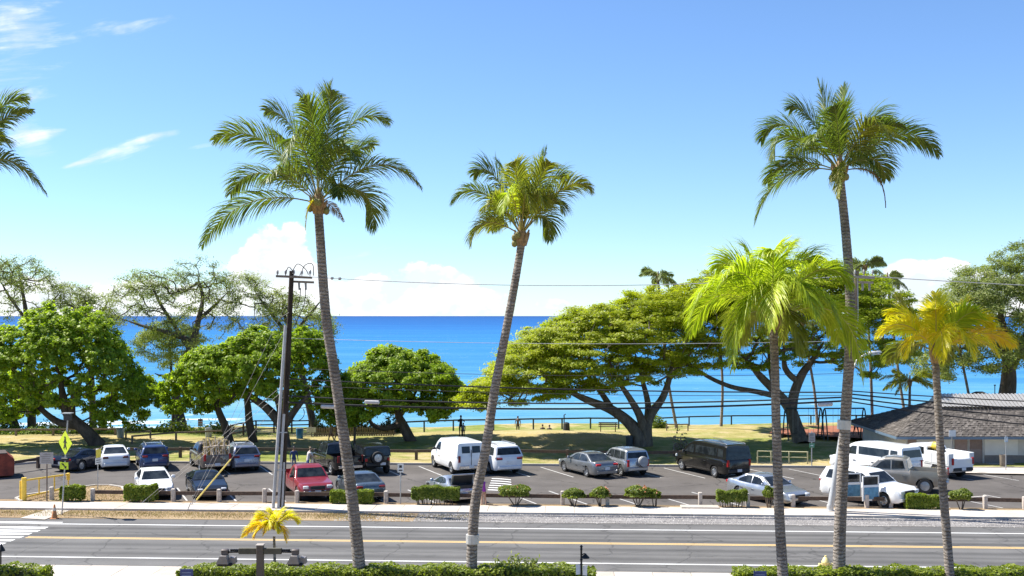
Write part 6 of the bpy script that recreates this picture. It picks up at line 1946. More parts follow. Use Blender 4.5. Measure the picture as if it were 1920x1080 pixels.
for lab, px0, px1, top, bare in (
        ('square clipped hedge beside the yellow gate', 116, 156, 913, .12),
        ('square clipped hedge in front of the white sedan facing the street', 236, 293, 911, .10),
        ('small clipped hedge left of the tall palm trunk', 621, 650, 921, .1),
        ('small clipped hedge right of the tall palm trunk', 671, 699, 919, .1),
        ('long clipped bush with bare stems beside the silver coupe', 773, 861, 914, .32),
        ('low flat-topped bush with bare stems left of the silver sedan', 1344, 1400, 921, .35),
        ('square clipped hedge in front of the white SUV', 1697, 1761, 929, .06)):
    m, s = fh(px0, px1, top)
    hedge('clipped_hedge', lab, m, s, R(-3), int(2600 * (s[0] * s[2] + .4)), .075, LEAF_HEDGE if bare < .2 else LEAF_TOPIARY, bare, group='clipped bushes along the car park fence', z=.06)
FLOWER = leafmat('red_flowers', [(.42, .12, .06), (.58, .24, .12), (.50, .16, .20)], .25)
def topiary(label, px, w_px, top, flowers=40, v=58.95, legs=3):
    m = FU(px, v); k = m.y / FOC
    base_y = HOR + CAM_H * FOC / m.y
    h = (base_y - top) * k; w = w_px * k
    root = empty('flowering_bush', Vector((m.x, m.y, .06)), 0, label, 'bush', 'flowering bushes along the car park fence')
    rng = np.random.default_rng(px)
    b = MB(); T = []
    for i in range(legs + 2):
        a = rng.random() * 6.28
        x0, y0 = math.cos(a) * .08, math.sin(a) * .08
        x1, y1 = math.cos(a) * w * .22, math.sin(a) * .2
        x2, y2 = math.cos(a) * w * .40, math.sin(a) * .34
        b.tube([(x0, y0, 0), (x1, y1, h * .38), (x2, y2, h * .72)], [.035, .026, .012], 5, cap=False)
        b.tube([(x1, y1, h * .38), (x1 * .4 + rng.normal(0, .08), y1 * .4, h * .75)], [.02, .01], 4, cap=False)
    b.build('stems', TWIG, root)
    n = int(2200 * w * h + 500)
    d = rng.normal(size=(n, 3)); d /= np.linalg.norm(d, axis=1, keepdims=True)
    d[:, 2] = np.where(d[:, 2] < -.35, -d[:, 2], d[:, 2])
    r = (.72 + .28 * rng.random(n)) * (1 + .12 * np.sin(d[:, 0] * 5 + px) + .1 * np.sin(d[:, 2] * 7 + px * 2))
    P = d * r[:, None] * np.array([w * .52, w * .42, h * .36]) + np.array([0, 0, h * .66])
    vv, q = leaf_quads(P, .11, .075, .4, d)
    link('foliage', npmesh('bush_leaves', vv, q, LEAF_TOPIARY), root)
    if flowers:
        f = rng.normal(size=(flowers, 3)); f /= np.linalg.norm(f, axis=1, keepdims=True); f[:, 2] = np.abs(f[:, 2]); f[:, 0] = f[:, 0] * .6 + .25 * math.sin(px)
        P = f * np.array([w * .54, w * .44, h * .38]) + np.array([0, 0, h * .68])
        P = np.repeat(P, 5, 0) + rng.normal(0, .035, (flowers * 5, 3))
        vv, q = leaf_quads(P, .085, .07, .5)
        link('flowers', npmesh('flowers', vv, q, FLOWER), root)['kind'] = 'stuff'
topiary('round bush with a few red flowers beside the striped walkway', 967, 58, 911, 10)
topiary('small bush on bare stems left of its twin in the street fence', 1076, 42, 919, 4)
topiary('small bush with orange-red flowers on bare stems', 1126, 37, 917, 14)
topiary('spreading bush with pinkish flowers above the fence rail', 1196, 52, 913, 12)
topiary('thin leggy bush with pink flowers at the fence', 1228, 20, 920, 9, legs=2)
topiary('small bush behind the lime-green palm trunk', 1442, 26, 915, 0)
topiary('open bush on one bare stem right of the golden palm', 1803, 40, 919, 0, legs=1)
def near_hedges():
    for lab, a, c, y0 in (('long clipped hedge along the near pavement under the tall palm', 338, 1116, 1060.5),
                          ('clipped hedge along the near pavement at the right', 1377, 1990, 1064),
                          ('short clipped hedge at the bottom left corner', -60, 89, 1060.5)):
        d0 = 38.9
        A = AT(a, 0, d0); C = AT(c, 0, d0); A.z = C.z = 0
        mid = (A + C) / 2
        yaw = 0
        h = CAM_H - (y0 - HOR) * (d0 + .2) / FOC
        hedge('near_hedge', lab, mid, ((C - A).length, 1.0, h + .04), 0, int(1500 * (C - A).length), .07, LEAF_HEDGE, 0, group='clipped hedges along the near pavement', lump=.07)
    m = AT(967, 1080, 39.2)
    topiary_n = empty('loose_shrub', Vector((m.x, 39.0, 0)), 0, 'loose pale-green shrub growing over the near hedge', 'bush')
    rng = np.random.default_rng(5)
    b = MB(); P = []
    for i in range(34):
        a = rng.random() * 6.28; rr = rng.random() ** .5 * .78
        t = (math.cos(a) * rr, math.sin(a) * rr * .7, rng.uniform(1.3, 1.93 - .5 * rr))
        b.tube([(t[0] * .3, t[1] * .3, .0), (t[0] * .7, t[1] * .7, t[2] * .6), t], [.02, .014, .005], 4, cap=False)
        n = 42
        s = rng.random(n) ** .6
        P.append(np.array([t[0] * (.4 + .6 * q) for q in s])[:, None] * [1, 0, 0] + np.array([t[1] * (.4 + .6 * q) for q in s])[:, None] * [0, 1, 0] + np.array([t[2] * (.45 + .55 * q) for q in s])[:, None] * [0, 0, 1] + rng.normal(0, .06, (n, 3)))
    b.build('stems', TWIG, topiary_n)
    vv, q = leaf_quads(np.concatenate(P), .15, .055, .6)
    link('foliage', npmesh('shrub_leaves', vv, q, leafmat('leaf_pale', [(.10, .14, .03), (.18, .22, .05), (.28, .31, .10), (.36, .37, .16)], .35)), topiary_n)
near_hedges()
# shoreline scrub
def scrub(label, pts, size, n, lm, name='shore_scrub'):
    rng = np.random.default_rng(len(label))
    P = []
    for x0, x1, y, hgt in pts:
        for i in range(n):
            g = G(rng.uniform(x0, x1), y + rng.uniform(-2, 2))
            P.append((g.x, g.y, lawn_z(g.x, g.y) + abs(rng.normal(0, .35)) * hgt * (1 + .6 * math.sin(g.x * 1.7))))
    v, q = leaf_quads(np.array(P), size, size * .7, .7)
    o = link(name, npmesh(name, v, q, lm)); tag(o, label, 'plants', kind='stuff')
LEAF_SCRUB = leafmat('leaf_scrub', [(.05, .085, .015), (.11, .16, .025), (.19, .24, .04), (.28, .30, .07)], .35, patch=.5, patch_scale=.8)
scrub('low green scrub along the shore rail at the left', [(-30, 225, 814, .9), (230, 440, 817, 1.0), (-30, 225, 820, .5)], .22, 2600, LEAF_SCRUB)
scrub('dark scrub behind the picket fence', [(590, 760, 812, 1.3)], .22, 3200, leafmat('leaf_scrub_dark', [(.02, .035, .01), (.05, .07, .015), (.09, .11, .03)], .25))
scrub('small green scrub patch right of the monkeypod trunk', [(1222, 1250, 806, 1.6)], .22, 700, LEAF_SCRUB)
scrub('dry bare scrub patch left of the black van', [(1262, 1290, 858, 1.3)], .16, 500, leafmat('leaf_dead', [(.10, .07, .05), (.2, .15, .11), (.30, .25, .19)], .1))

# ------------------------------------------------------------------ utility poles and wires
POLE = bark('creosote_pole', (.022, .016, .012), (.075, .055, .042), 4)
POLE2 = bark('pale_pole', (.16, .115, .08), (.32, .25, .18), 4)
INS = mat('insulator', (.30, .29, .28), .35, var=.2)
WIRE = mat('wire_black', (.012, .012, .013), .6)
WIREG = mat('wire_grey', (.40, .41, .42), .5, .5)
PB = FU(527, 57.6); PT = AT(547, 508, PB.y)
QB = FU(1578, 57.4); QT = AT(1606, 508, QB.y)
def on_pole(a, b, y):
    """point on a pole axis at picture row y"""
    z = CAM_H - (y - HOR) * a.y / FOC
    t = z / b.z
    return Vector((a.x + (b.x - a.x) * t, a.y, z))
def pole_top(root, T, off, n=5, armlen=1.9, pole_m=WOODG):
    t = T - off
    b = MB(); b.bar(t + Vector((-armlen * .42, -.14, -.28)), t + Vector((armlen * .58, -.14, -.36)), .10, .12); arm = b.build('crossarm', pole_m, root)
    b = MB(); b.bar(t + Vector((-.15, .16, -.55)), t + Vector((armlen * .6, .16, -.60)), .10, .11); arm2 = b.build('crossarm', pole_m, root)
    for i in range(n):
        x = -armlen * .38 + i * armlen * .9 / (n - 1)
        b = MB(); b.lathe([(.02, -.02), (.03, .08), (.07, .10), (.05, .15), (.075, .17), (.05, .22), (.06, .25), (.02, .30)], 8, tuple(t + Vector((x, -.14, -.24)))); b.build('insulator', INS, root, smooth=40)
    for x in (.35, .7):
        b = MB(); b.tube([t + Vector((x, .16, -.6)), t + Vector((x + .02, .16, -1.0))], [.06, .05], 8); b.build('cutout', INS, root)
def utility_poles():
    off = Vector((PB.x, PB.y, 0))
    root = empty('utility_pole', off, 0, 'dark wooden utility pole with grey conduits beside the red pickup', 'utility pole', 'utility poles')
    b = MB(); b.tube([Vector((0, 0, 0)), (PT - off) * .5, PT - off], [.185, .16, .125], 12); b.build('pole', POLE, root, smooth=60)
    pole_top(root, PT, off)
    cond = mat('conduit', (.46, .45, .44), .55, .1, var=.12)
    lo = Vector((-.36, -.30, 0)); hi = on_pole(PB, PT, 610) - off + Vector((-.16, -.18, 0))
    b = MB(); b.tube([lo, hi], .085, 10); b.build('conduit', cond, root, smooth=60)
    lo = Vector((-.08, -.34, 0)); hi = on_pole(PB, PT, 776) - off + Vector((-.02, -.24, 0))
    b = MB(); b.tube([lo, hi], .07, 10); b.build('conduit', cond, root, smooth=60)
    lo = Vector((.12, -.30, 0)); hi = on_pole(PB, PT, 866) - off + Vector((.10, -.24, 0))
    b = MB(); b.tube([lo, hi], .055, 10); b.build('conduit', cond, root, smooth=60)
    for y in (810, 880):
        c = on_pole(PB, PT, y) - off
        b = MB(); b.box(tuple(c + Vector((-.06, -.26, 0))), (.50, .08, .05)); b.build('strap', GALV, root)
    t = PT - off
    for pts in ([(0, -.2, -.2), (.35, -.3, .35), (.75, -.2, .1), (.9, -.1, -.2)], [(.4, 0, -.3), (.7, 0, .3), (1.1, 0, .35), (1.15, 0, -.25)], [(.7, .1, -.9), (.65, .1, -1.7), (.35, .1, -2.4), (.15, 0, -2.9)], [(.45, .1, -.9), (.38, .1, -1.6), (.12, .05, -2.2)], [(-.3, -.2, -.2), (-.1, -.3, .2), (.15, -.2, -.1)], [(-.1, -.2, -2.2), (-.5, -.2, -2.5), (-.12, -.2, -2.8)]):
        P = [Vector(p) for p in pts]; Q = []
        for i in range(len(P) - 1):
            a = P[max(i - 1, 0)]; b_ = P[i]; c = P[i + 1]; e = P[min(i + 2, len(P) - 1)]
            for j in range(5):
                s = j / 5; Q.append(.5 * ((2 * b_) + (c - a) * s + (2 * a - 5 * b_ + 4 * c - e) * s * s + (3 * b_ - a - 3 * c + e) * s ** 3))
        Q.append(P[-1])
        b = MB(); b.tube([q + t for q in Q], .022, 5); b.build('jumper_wire', WIRE, root)
    # loop of spare cable hanging on the pole
    c = on_pole(PB, PT, 768) - off
    b = MB(); b.tube([c + Vector((.62 + .42 * math.cos(a), -.25, .42 * math.sin(a) - .15)) for a in np.linspace(2.6, 6.8, 18)], .02, 5); b.build('cable_loop', WIRE, root)
    off = Vector((QB.x, QB.y, 0))
    root = empty('utility_pole', off, 0, 'pale utility pole half hidden behind the tall right-hand palm', 'utility pole', 'utility poles')
    b = MB(); b.tube([Vector((0, 0, 0)), (QT - off) * .5, QT - off], [.20, .17, .13], 12); b.build('pole', POLE2, root, smooth=60)
    pole_top(root, QT, off, 4, 1.5, mat('pale_arm', (.34, .29, .25), .8))
    b = MB(); c = on_pole(QB, QT, 570) - off; b.tube([c + Vector((.12, -.1, 1.4)), c + Vector((.14, -.12, -.6)), c + Vector((.05, -.1, -2))], .03, 6); b.build('riser', GALV, root)
    R3 = F(58, 57.3)
    root = empty('utility_pole', R3, 0, 'utility pole beyond the right edge carrying the street wires', 'utility pole', 'utility poles')
    b = MB(); b.tube([Vector((0, 0, 0)), Vector((0, 0, 12.4))], [.20, .14], 12); b.build('pole', POLE2, root, smooth=60)
    pole_top(root, R3 + Vector((0, 0, 12.4)), R3, 4, 1.5)
    # spans
    def span(label, a, c, sag, r, m, n=26):
        P = [a.lerp(c, i / n) - Vector((0, 0, sag * 4 * (i / n) * (1 - i / n))) for i in range(n + 1)]
        b = MB(); b.tube([p - a for p in P], r, 5)
        o = b.build('utility_wire', m, None, a); tag(o, label, 'wire', 'wires along the street')
        return P
    names = ['topmost bare wire across the sky between the utility poles', 'thin pale wire crossing the monkeypod crown', 'thin wire above the upper black cable', 'upper black cable between the utility poles', 'thin wire just below the upper black cable', 'middle black cable between the utility poles', 'lowest thick black cable between the utility poles']
    W = [(517, 517, .52, .022, WIREG, -.14), (634, 639, .22, .014, WIREG, .0), (690, 700, .25, .014, WIRE, .0), (710, 735, .20, .038, WIRE, -.1), (722, 741, .2, .014, WIRE, .0), (742, 744, .36, .042, WIRE, -.1), (754, 751, .38, .052, WIRE, -.1)]
    paths = []
    for nm, (y0, y1, sag, r, m, dy) in zip(names, W):
        a = on_pole(PB, PT, y0) + Vector((.15, dy - .1, 0)); c = on_pole(QB, QT, y1) + Vector((-.12, dy - .1, 0))
        paths.append(span(nm, a, c, sag, r, m))
    names2 = ['bare top wire running right from the far utility pole', 'black cable running right over the pavilion roof, highest of four', 'second black cable running right over the pavilion roof', 'third black cable running right over the pavilion roof', 'lowest black cable sloping over the pavilion roof']
    for nm, (y0, y1, sag, r, m) in zip(names2, [(517, 535, .6, .022, WIREG), (733, 742, .7, .03, WIRE), (739, 752, 1.0, .04, WIRE), (746, 760, 1.3, .04, WIRE), (753, 768, 1.6, .036, WIRE)]):
        a = on_pole(QB, QT, y0) + Vector((.12, -.15, 0)); z = CAM_H - (y1 - HOR) * R3.y / FOC
        span(nm, a, Vector((R3.x - .1, R3.y, z)), sag, r, m)
    # splice boxes on the cables
    sm = mat('splice_box', (.50, .48, .47), .6, var=.15)
    for lab, path, px, ln in (('grey splice box on the lowest cable beside the tall palm', 6, 622, .95), ('grey splice box on the middle cable in front of the round tree', 5, 687, .8), ('grey splice box on the lowest cable near the street lamp', 6, 1550, .75)):
        P = paths[path]
        i = int(np.argmin([abs(960 + p.x / p.y * FOC - px) for p in P[:-1]]))
        p = P[i]; t = (P[i + 1] - P[i]).normalized()
        root = empty('splice_box', p, 0, lab, 'splice box', 'splice boxes on the cables')
        b = MB(); b.tube([t * -ln * .5 + Vector((0, 0, -.12)), t * -ln * .44 + Vector((0, 0, -.12)), t * ln * .44 + Vector((0, 0, -.12)), t * ln * .5 + Vector((0, 0, -.12))], [.05, .11, .11, .05], 10); b.build('case', sm, root, smooth=40)
        for s in (-.3, .3):
            b = MB(); b.tube([t * ln * s, t * ln * s + Vector((0, 0, -.1))], .02, 5); b.build('hanger', GALV, root)
    for px in (625, 634):
        P = paths[0]; i = int(np.argmin([abs(960 + p.x / p.y * FOC - px) for p in P[:-1]]))
        f = (px - (960 + P[i].x / P[i].y * FOC)) / 25.
        p = P[i] + (P[i + 1] - P[i]) * max(-.9, min(.9, f))
        b = MB(); b.lathe([(.02, -.09), (.08, -.05), (.08, .05), (.02, .09)], 8, axis='x'); o = b.build('wire_insulator', INS, None, p); tag(o, 'small insulator on the top wire, ' + ('left' if px == 625 else 'right') + ' one of the pair beside the tall palm', 'insulator', 'insulators on the top wire')
    # guys
    guys = [('stay wire, outermost of the five, down to the square hedge', 262, 946, 716, None), ('stay wire second from outermost, down to the square hedge', 270, 945, 728, None),
            ('stay wire with a yellow guard beside the black coupe', 361, 946, 738, 'guard'), ('steep stay wire from high on the utility pole', 350, 959, 552, None), ('second steep stay wire from high on the utility pole', 357, 950, 604, None)]
    for lab, px, py, yt, gd in guys:
        g = G(px, py); t = on_pole(PB, PT, yt)
        root = empty('stay_wire', g, 0, lab, 'stay wire', 'stay wires of the utility pole')
        b = MB(); b.tube([Vector((0, 0, 0)), t - g], .009, 5); b.build('wire', mat('stay_steel', (.40, .38, .35), .5, .3), root)
        b = MB(); b.tube([Vector((0, 0, -.02)), (t - g).normalized() * .5], .025, 6); b.build('anchor_rod', GALV, root)
        if gd:
            d = (t - g).normalized(); b = MB(); b.tube([d * .35, d * 3.4], .042, 7); b.build('guard', mat('guard_yellow', (.75, .60, .16), .5), root)
utility_poles()
def street_lamp():
    B0 = FU(1556, 58.0); B0.z = .11
    root = empty('street_lamp', B0, 0, 'pale metal street lamp with a curved arm behind the tall right-hand palm', 'street lamp')
    m = mat('lamp_metal', (.52, .52, .51), .45, .35, var=.08)
    top = AT(1597, 690, B0.y) - B0
    b = MB(); b.tube([Vector((0, 0, 0)), top * .5, top], [.17, .13, .09], 12); b.build('pole', m, root, smooth=60)
    b = MB(); b.lathe([(.22, 0), (.22, .04), (.17, .06), (.16, .30)], 12); b.build('base', m, root, smooth=40)
    e = AT(1628, 662, B0.y) - B0
    b = MB(); b.tube([top - Vector((0, 0, .3)), top.lerp(e, .35) + Vector((-.05, 0, .12)), top.lerp(e, .7) + Vector((0, 0, .12)), e], [.05, .045, .04, .035], 8); b.build('arm', m, root, smooth=60)
    b = MB(Matrix.Translation(e) @ Matrix.Rotation(R(-4), 4, 'Y')); b.box((.32, 0, .02), (.70, .26, .12), .05); h = b.build('lamp_head', m, root, smooth=50)
    b = MB(Matrix.Translation(e)); b.box((.42, 0, -.05), (.40, .2, .05), .02); b.build('lens', mat('lens', (.6, .6, .56), .3), h)
street_lamp()

# ------------------------------------------------------------------ near lamp post, small lamp, hydrant, blue notices
def lamp_post():
    d = 32.0
    p = AT(488, 1080, d); p.z = 0
    root = empty('lamp_post', p, 0, 'brown timber lamp post with two hanging floodlights in the foreground', 'lamp post')
    wm = mat('painted_post', (.105, .085, .070), .75, var=.2, scale=5, bmp=.2)
    top = CAM_H - (1022 - HOR) * d / FOC
    b = MB(); b.box((0, 0, top / 2), (.195, .195, top), .015); b.build('post', wm, root)
    b = MB(); b.box((0, 0, top + .012), (.23, .23, .03), .01); b.build('cap', mat('cap_pale', (.34, .30, .26), .7), root)
    za = CAM_H - (1033 - HOR) * d / FOC
    for s in (-1, 1):
        b = MB(); b.box((s * .36, 0, za), (.52, .11, .17), .01); b.build('crossbar', mat('olive_bar', (.085, .078, .055), .75, var=.2), root)
    fm = mat('flood_housing', (.10, .085, .080), .55, .3, var=.25); fl = mat('flood_top', (.24, .22, .21), .5, .2)
    for s in (-1, 1):
        b = MB(); b.tube([(s * .60, 0, za + .0), (s * .78, -.02, za - .02), (s * .92, 0, za - .03)], .032, 8); b.build('arm', BLACKM, root)
        for k in range(5):
            b = MB(); b.tube([(s * (.62 + k * .055), 0, za + .05), (s * (.635 + k * .055), 0, za - .05)], .03, 8); b.build('coil', BLACKM, root)
        x = s * 1.02
        b = MB(Matrix.Translation((x, 0, za - .02))); b.box((0, 0, 0), (.20, .18, .15), .02); b.build('junction_box', fm, root, smooth=40)
        b = MB(Matrix.Translation((x - .02, -.06, za - .24))); b.prism([(-.20, -.10), (.16, -.10), (.10, .13), (-.08, .13)], 'y', -.16, .16); b.build('floodlight', fl, root)
        b = MB(Matrix.Translation((x + .17, .08, za - .26))); b.prism([(-.10, -.10), (.14, -.10), (.11, .06), (-.02, .09)], 'y', -.13, .13); b.build('floodlight', fl, root)
        b = MB(Matrix.Translation((x + .02, -.02, za - .37))); b.box((0, 0, 0), (.42, .34, .06), .02); b.build('visor', BLACKM, root)
lamp_post()
def small_lamp():
    d = 38.0
    p = AT(1090, 1080, d); p.z = 0
    root = empty('garden_lamp', p, 0, 'slim black lamp post with two white notices at the end of the near hedge', 'lamp post')
    top = CAM_H - (1024 - HOR) * d / FOC
    b = MB(); b.tube([(0, 0, 0), (0, 0, top - .1)], .035, 8); b.build('pole', BLACKM, root, smooth=60)
    b = MB(); b.lathe([(.02, 0), (.05, .03), (.03, .08), (.055, .12), (.02, .18)], 8, (0, 0, top - .14)); b.build('finial', BLACKM, root, smooth=50)
    b = MB(); b.tube([(0, 0, top - .32), (.10, 0, top - .25), (.17, 0, top - .32)], .02, 6); b.lathe([(.15, -.10), (.13, -.06), (.04, .03), (.02, .06)], 10, (.14, 0, top - .31)); b.build('shade', BLACKM, root, smooth=40)
    for z in (top - .47, top - .62): 
        b = MB(); b.lathe([(.035, -.03), (.055, 0), (.035, .03)], 8, (0, 0, z)); b.build('ring', BLACKM, root)
    for x, y, dz in ((-.11, -.02, .0), (.125, .05, -.05)):
        b = MB(); b.box((0, 0, 0), (.16, .02, .34)); o = b.build('notice', mat('notice_white', (.78, .79, .82), .5), root, (x, y, top - .80 + dz)); o.rotation_euler = (0, 0, R(18 if x < 0 else -24))
small_lamp()
def hydrant():
    p = G(1548, 1093); p = Vector((AT(1548, 1060, 42.4).x, 42.4, .12))
    root = empty('fire_hydrant', p, 0, 'pale yellow fire hydrant top showing above the right near hedge', 'fire hydrant')
    m = mat('hydrant_yellow', (.72, .60, .26), .5, var=.2)
    b = MB(); b.lathe([(.18, 0), (.18, .05), (.12, .07), (.12, .58), (.16, .60), (.16, .64), (.13, .68), (.09, .78), (.04, .82), (.04, .87), (.01, .88)], 14); b.build('barrel', m, root, smooth=40)
    for s in (-1, 1):
        b = MB(); b.lathe([(.07, 0), (.07, .10), (.085, .11), (.085, .15), (.03, .17)], 10, axis='x'); o = b.build('outlet', m, root, (s * .11, 0, .50)); o.rotation_euler = (0, 0, 0 if s > 0 else math.pi)
    b = MB(); b.lathe([(.09, 0), (.09, -.12), (.11, -.13), (.11, -.17)], 10, (0, -.1, .42), 'y'); b.build('outlet', m, root)
hydrant()
for px, py, lab in ((350, 1067, 'small blue notice standing at the left end of the long near hedge'), (1425, 1071, 'small blue notice in front of the right near hedge')):
    d = 37.6
    p = AT(px, py, d)
    root = empty('blue_notice', Vector((p.x, d, 0)), 0, lab, 'sign', 'blue notices at the near hedges')
    b = MB(); b.box((0, 0, p.z - .28), (.44, .03, .56), 0); pl = b.build('panel', mat('notice_blue', (.06, .08, .22), .5, var=.15), root)
    for i in range(3):
        b = MB(); b.box((0, -.019, p.z - .12 - i * .09), (.32, .006, .025)); b.build('marking', mat('notice_pale', (.30, .34, .46), .5), pl)
    b = MB(); b.tube([(0, .03, 0), (0, .03, p.z - .1)], .03, 6); b.build('stake', GALV, root)
def corner_things():
    d = 40
    p = AT(4, 1030, d); root = empty('garden_lamp', Vector((p.x - .05, d, 0)), 0, 'black lamp at the bottom left corner cut by the picture edge', 'lamp post')
    b = MB(); b.tube([(0, 0, 0), (0, 0, p.z)], .03, 8); b.build('pole', BLACKM, root)
    b = MB(); b.lathe([(.14, -.06), (.12, 0), (.05, .12), (.02, .2)], 10, (0.02, 0, p.z)); b.build('shade', BLACKM, root)
corner_things()
# ------------------------------------------------------------------ pavilion
def shingle_mat():
    m, nt, b = nodes_of('shingles')
    co = objco(nt)
    br = nt.nodes.new('ShaderNodeTexBrick')
    nt.links.new(stretch(nt, co, (1, 1, 1)), br.inputs['Vector'])
    br.inputs['Scale'].default_value = 2.2; br.inputs['Mortar Size'].default_value = .03
    br.inputs['Color1'].default_value = (.065, .056, .05, 1); br.inputs['Color2'].default_value = (.15, .132, .115, 1); br.inputs['Mortar'].default_value = (.04, .035, .03, 1)
    n = tex_noise(nt, 7, 5, .8, stretch(nt, co, (1, .5, 1)))
    c = mixc(nt, .55, br.outputs[0], ramp(nt, n, [(.32, (.045, .038, .034)), (.52, (.11, .096, .083)), (.7, (.21, .19, .165))]))
    nt.links.new(c, b.inputs['Base Color']); setp(b, Roughness=.9, Specular_IOR_Level=.2)
    bump(nt, b, n, .8, .04)
    return m
def pavilion():
    SH = shingle_mat()
    wall = mat('pavilion_wall', (.50, .48, .45), .85, var=.10, scale=1.5, bmp=.1)
    panel = mat('pavilion_panel', (.66, .64, .60), .8, var=.06, scale=2)
    dado = mat('pavilion_dado', (.20, .175, .155), .85, var=.15)
    doorm = mat('door_brown', (.30, .21, .18), .7, var=.15)
    fas = mat('fascia_blue', (.10, .15, .21), .5, var=.12)
    x0, x1, y0, y1 = 27.0, 50.0, 75.7, 85.0
    o = Vector((x0, y0, .10))
    root = empty('beach_pavilion', o, 0, 'low beach pavilion with a broad shingled hip roof at the right', 'building')
    eave = 1.98 - .10
    b = MB(); b.box(((x1 - x0) / 2, (y1 - y0) / 2, eave / 2 - .06), (x1 - x0, y1 - y0, eave - .02)); b.build('wall', wall, root)
    ov = .95
    ex0, ex1, ey0, ey1 = -ov, x1 - x0 + ov, -ov, y1 - y0 + ov
    rz = 2.0; ym = (ey0 + ey1) / 2; inset = 4.6
    # shingle courses: stepped strips up each slope
    n = 17
    b = MB(); E = eave
    def lp(a, c, t): return Vector(a).lerp(Vector(c), t)
    c00, c10, c11, c01 = Vector((ex0, ey0, E)), Vector((ex1, ey0, E)), Vector((ex1, ey1, E)), Vector((ex0, ey1, E))
    rA, rB = Vector((ex0 + inset, ym, E + rz)), Vector((ex1 - inset, ym, E + rz))
    for (a, c, ra, rb) in ((c00, c10, rA, rB), (c10, c11, rB, rB), (c11, c01, rB, rA), (c01, c00, rA, rA)):
        for i in range(n):
            t0, t1 = i / n, (i + 1.12) / n
            t1 = min(1, t1)
            p, q = lp(a, ra, t0), lp(c, rb, t0); r, s = lp(a, ra, t1), lp(c, rb, t1)
            up = Vector((0, 0, .035))
            b.add([p + up, q + up, s, r, p - up * .3, q - up * .3], [(0, 1, 2, 3), (4, 5, 1, 0)])
    roof = b.build('roof', SH, root)
    # loose shingles proud of the courses on the visible slopes
    rng = np.random.default_rng(11)
    V = []; Q = []
    for k in range(4200):
        front = rng.random() < .72
        a, c, ra, rb = (c00, c10, rA, rB) if front else (c01, c00, rA, rA)
        t = (rng.integers(0, n) + .02) / n; s = rng.random()
        p = lp(lp(a, ra, t), lp(c, rb, t), s); p2 = lp(lp(a, ra, min(1, t + .075)), lp(c, rb, min(1, t + .075)), s)
        d = (lp(c, rb, t) - lp(a, ra, t))
        if d.length < .8 or p.x > 16: continue
        d = d.normalized() * rng.uniform(.05, .11)
        u = Vector((0, 0, .042 + rng.random() * .02))
        i = len(V); V += [p - d + u, p + d + u, p2 + d + u * .5, p2 - d + u * .5]; Q.append((i, i + 1, i + 2, i + 3))
    b = MB(); b.add(V, Q); sh = b.build('shingle_pieces', leafmat('shingle_tones', [(.05, .043, .037), (.085, .074, .064), (.115, .10, .088), (.17, .15, .13)], 0.0, rough=.9, patch=.3, patch_scale=.6), root); sh['kind'] = 'stuff'
    for p, q in ((c00, c10), (c01, c00), (c10, c11)):
        b = MB(); b.bar(p + Vector((0, 0, -.07)), q + Vector((0, 0, -.07)), .06, .17); b.build('fascia', fas, root)
    b = MB(); b.add([tuple(c + Vector((0, 0, -.03))) for c in (c00, c01, c11, c10)], [(0, 1, 2, 3)]); b.build('soffit', mat('soffit', (.16, .14, .12), .8), root)
    # pale corrugated ridge monitor
    mm = mat('corrugated_metal', (.40, .385, .36), .5, .2, var=.12)
    ax, bx = rA.x + .1, rA.x + 8.2
    b = MB()
    w = 1.5; hz = E + rz
    m = 60
    for i in range(m):
        xa = ax + (bx - ax) * i / m; xb = ax + (bx - ax) * (i + 1) / m
        zz = .05 if i % 2 else 0.0
        b.add([(xa, ym - w, hz - .28 + zz), (xb, ym - w, hz - .28 + zz), (xb, ym, hz + .52 + zz), (xa, ym, hz + .52 + zz)], [(0, 1, 2, 3)])
        b.add([(xa, ym + w, hz - .28 + zz), (xb, ym + w, hz - .28 + zz), (xb, ym, hz + .52 + zz), (xa, ym, hz + .52 + zz)], [(3, 2, 1, 0)])
    b.add([(ax - .02, ym - w, hz - .28), (ax - .02, ym + w, hz - .28), (ax + 1.3 - 1.3, ym, hz + .5)], [(0, 2, 1)])
    b.build('ridge_cover', mm, root)
    # front: doors, panels, dado
    def fx(px): return (px - 960) * (y0 - .0) / FOC - x0
    def fpart(nm, pa, pb, za, zb, m, t=.04):
        a, c = fx(pa), fx(pb)
        b = MB(); b.box(((a + c) / 2, -t / 2 - .004, (za + zb) / 2), (c - a, t, zb - za)); return b.build(nm, m, root)
    fpart('door', 1702, 1717, .02, 1.72, doorm)
    fpart('wall_panel', 1719, 1784, .55, 1.74, panel, .03); fpart('dado', 1719, 1784, .0, .53, dado, .05)
    d = fpart('door', 1790, 1813, .02, 1.74, doorm, .05)
    b = MB(); b.box((fx(1810), -.09, .85), (.05, .05, .12)); b.build('handle', GALV, d)
    g = fpart('lattice_gate', 1816, 1842, .02, 1.74, mat('lattice_back', (.22, .16, .14), .8), .03)
    gw = fx(1841) - fx(1817)
    lm = mat('lattice', (.40, .35, .33), .6)
    for i in range(-6, 9):
        for s in (1, -1):
            xa = fx(1817) + i * gw / 6; xb = xa + gw * .9
            za, zb = (.06, .95) if s > 0 else (.95, .06)
            t0 = max(0, (fx(1817) - xa) / (xb - xa)); t1 = min(1, (fx(1841) - xa) / (xb - xa))
            if t1 - t0 < .05: continue
            P = Vector((xa + (xb - xa) * t0, -.045 - .012 * (s > 0), za + (zb - za) * t0)); Q2 = Vector((xa + (xb - xa) * t1, P.y, za + (zb - za) * t1))
            b = MB(); b.bar(P, Q2, .012, .02); b.build('lattice_bar', lm, g)
    for px in (1816, 1842):
        b = MB(); b.box((fx(px), -.05, .88), (.05, .07, 1.74)); b.build('gate_post', GALV, g)
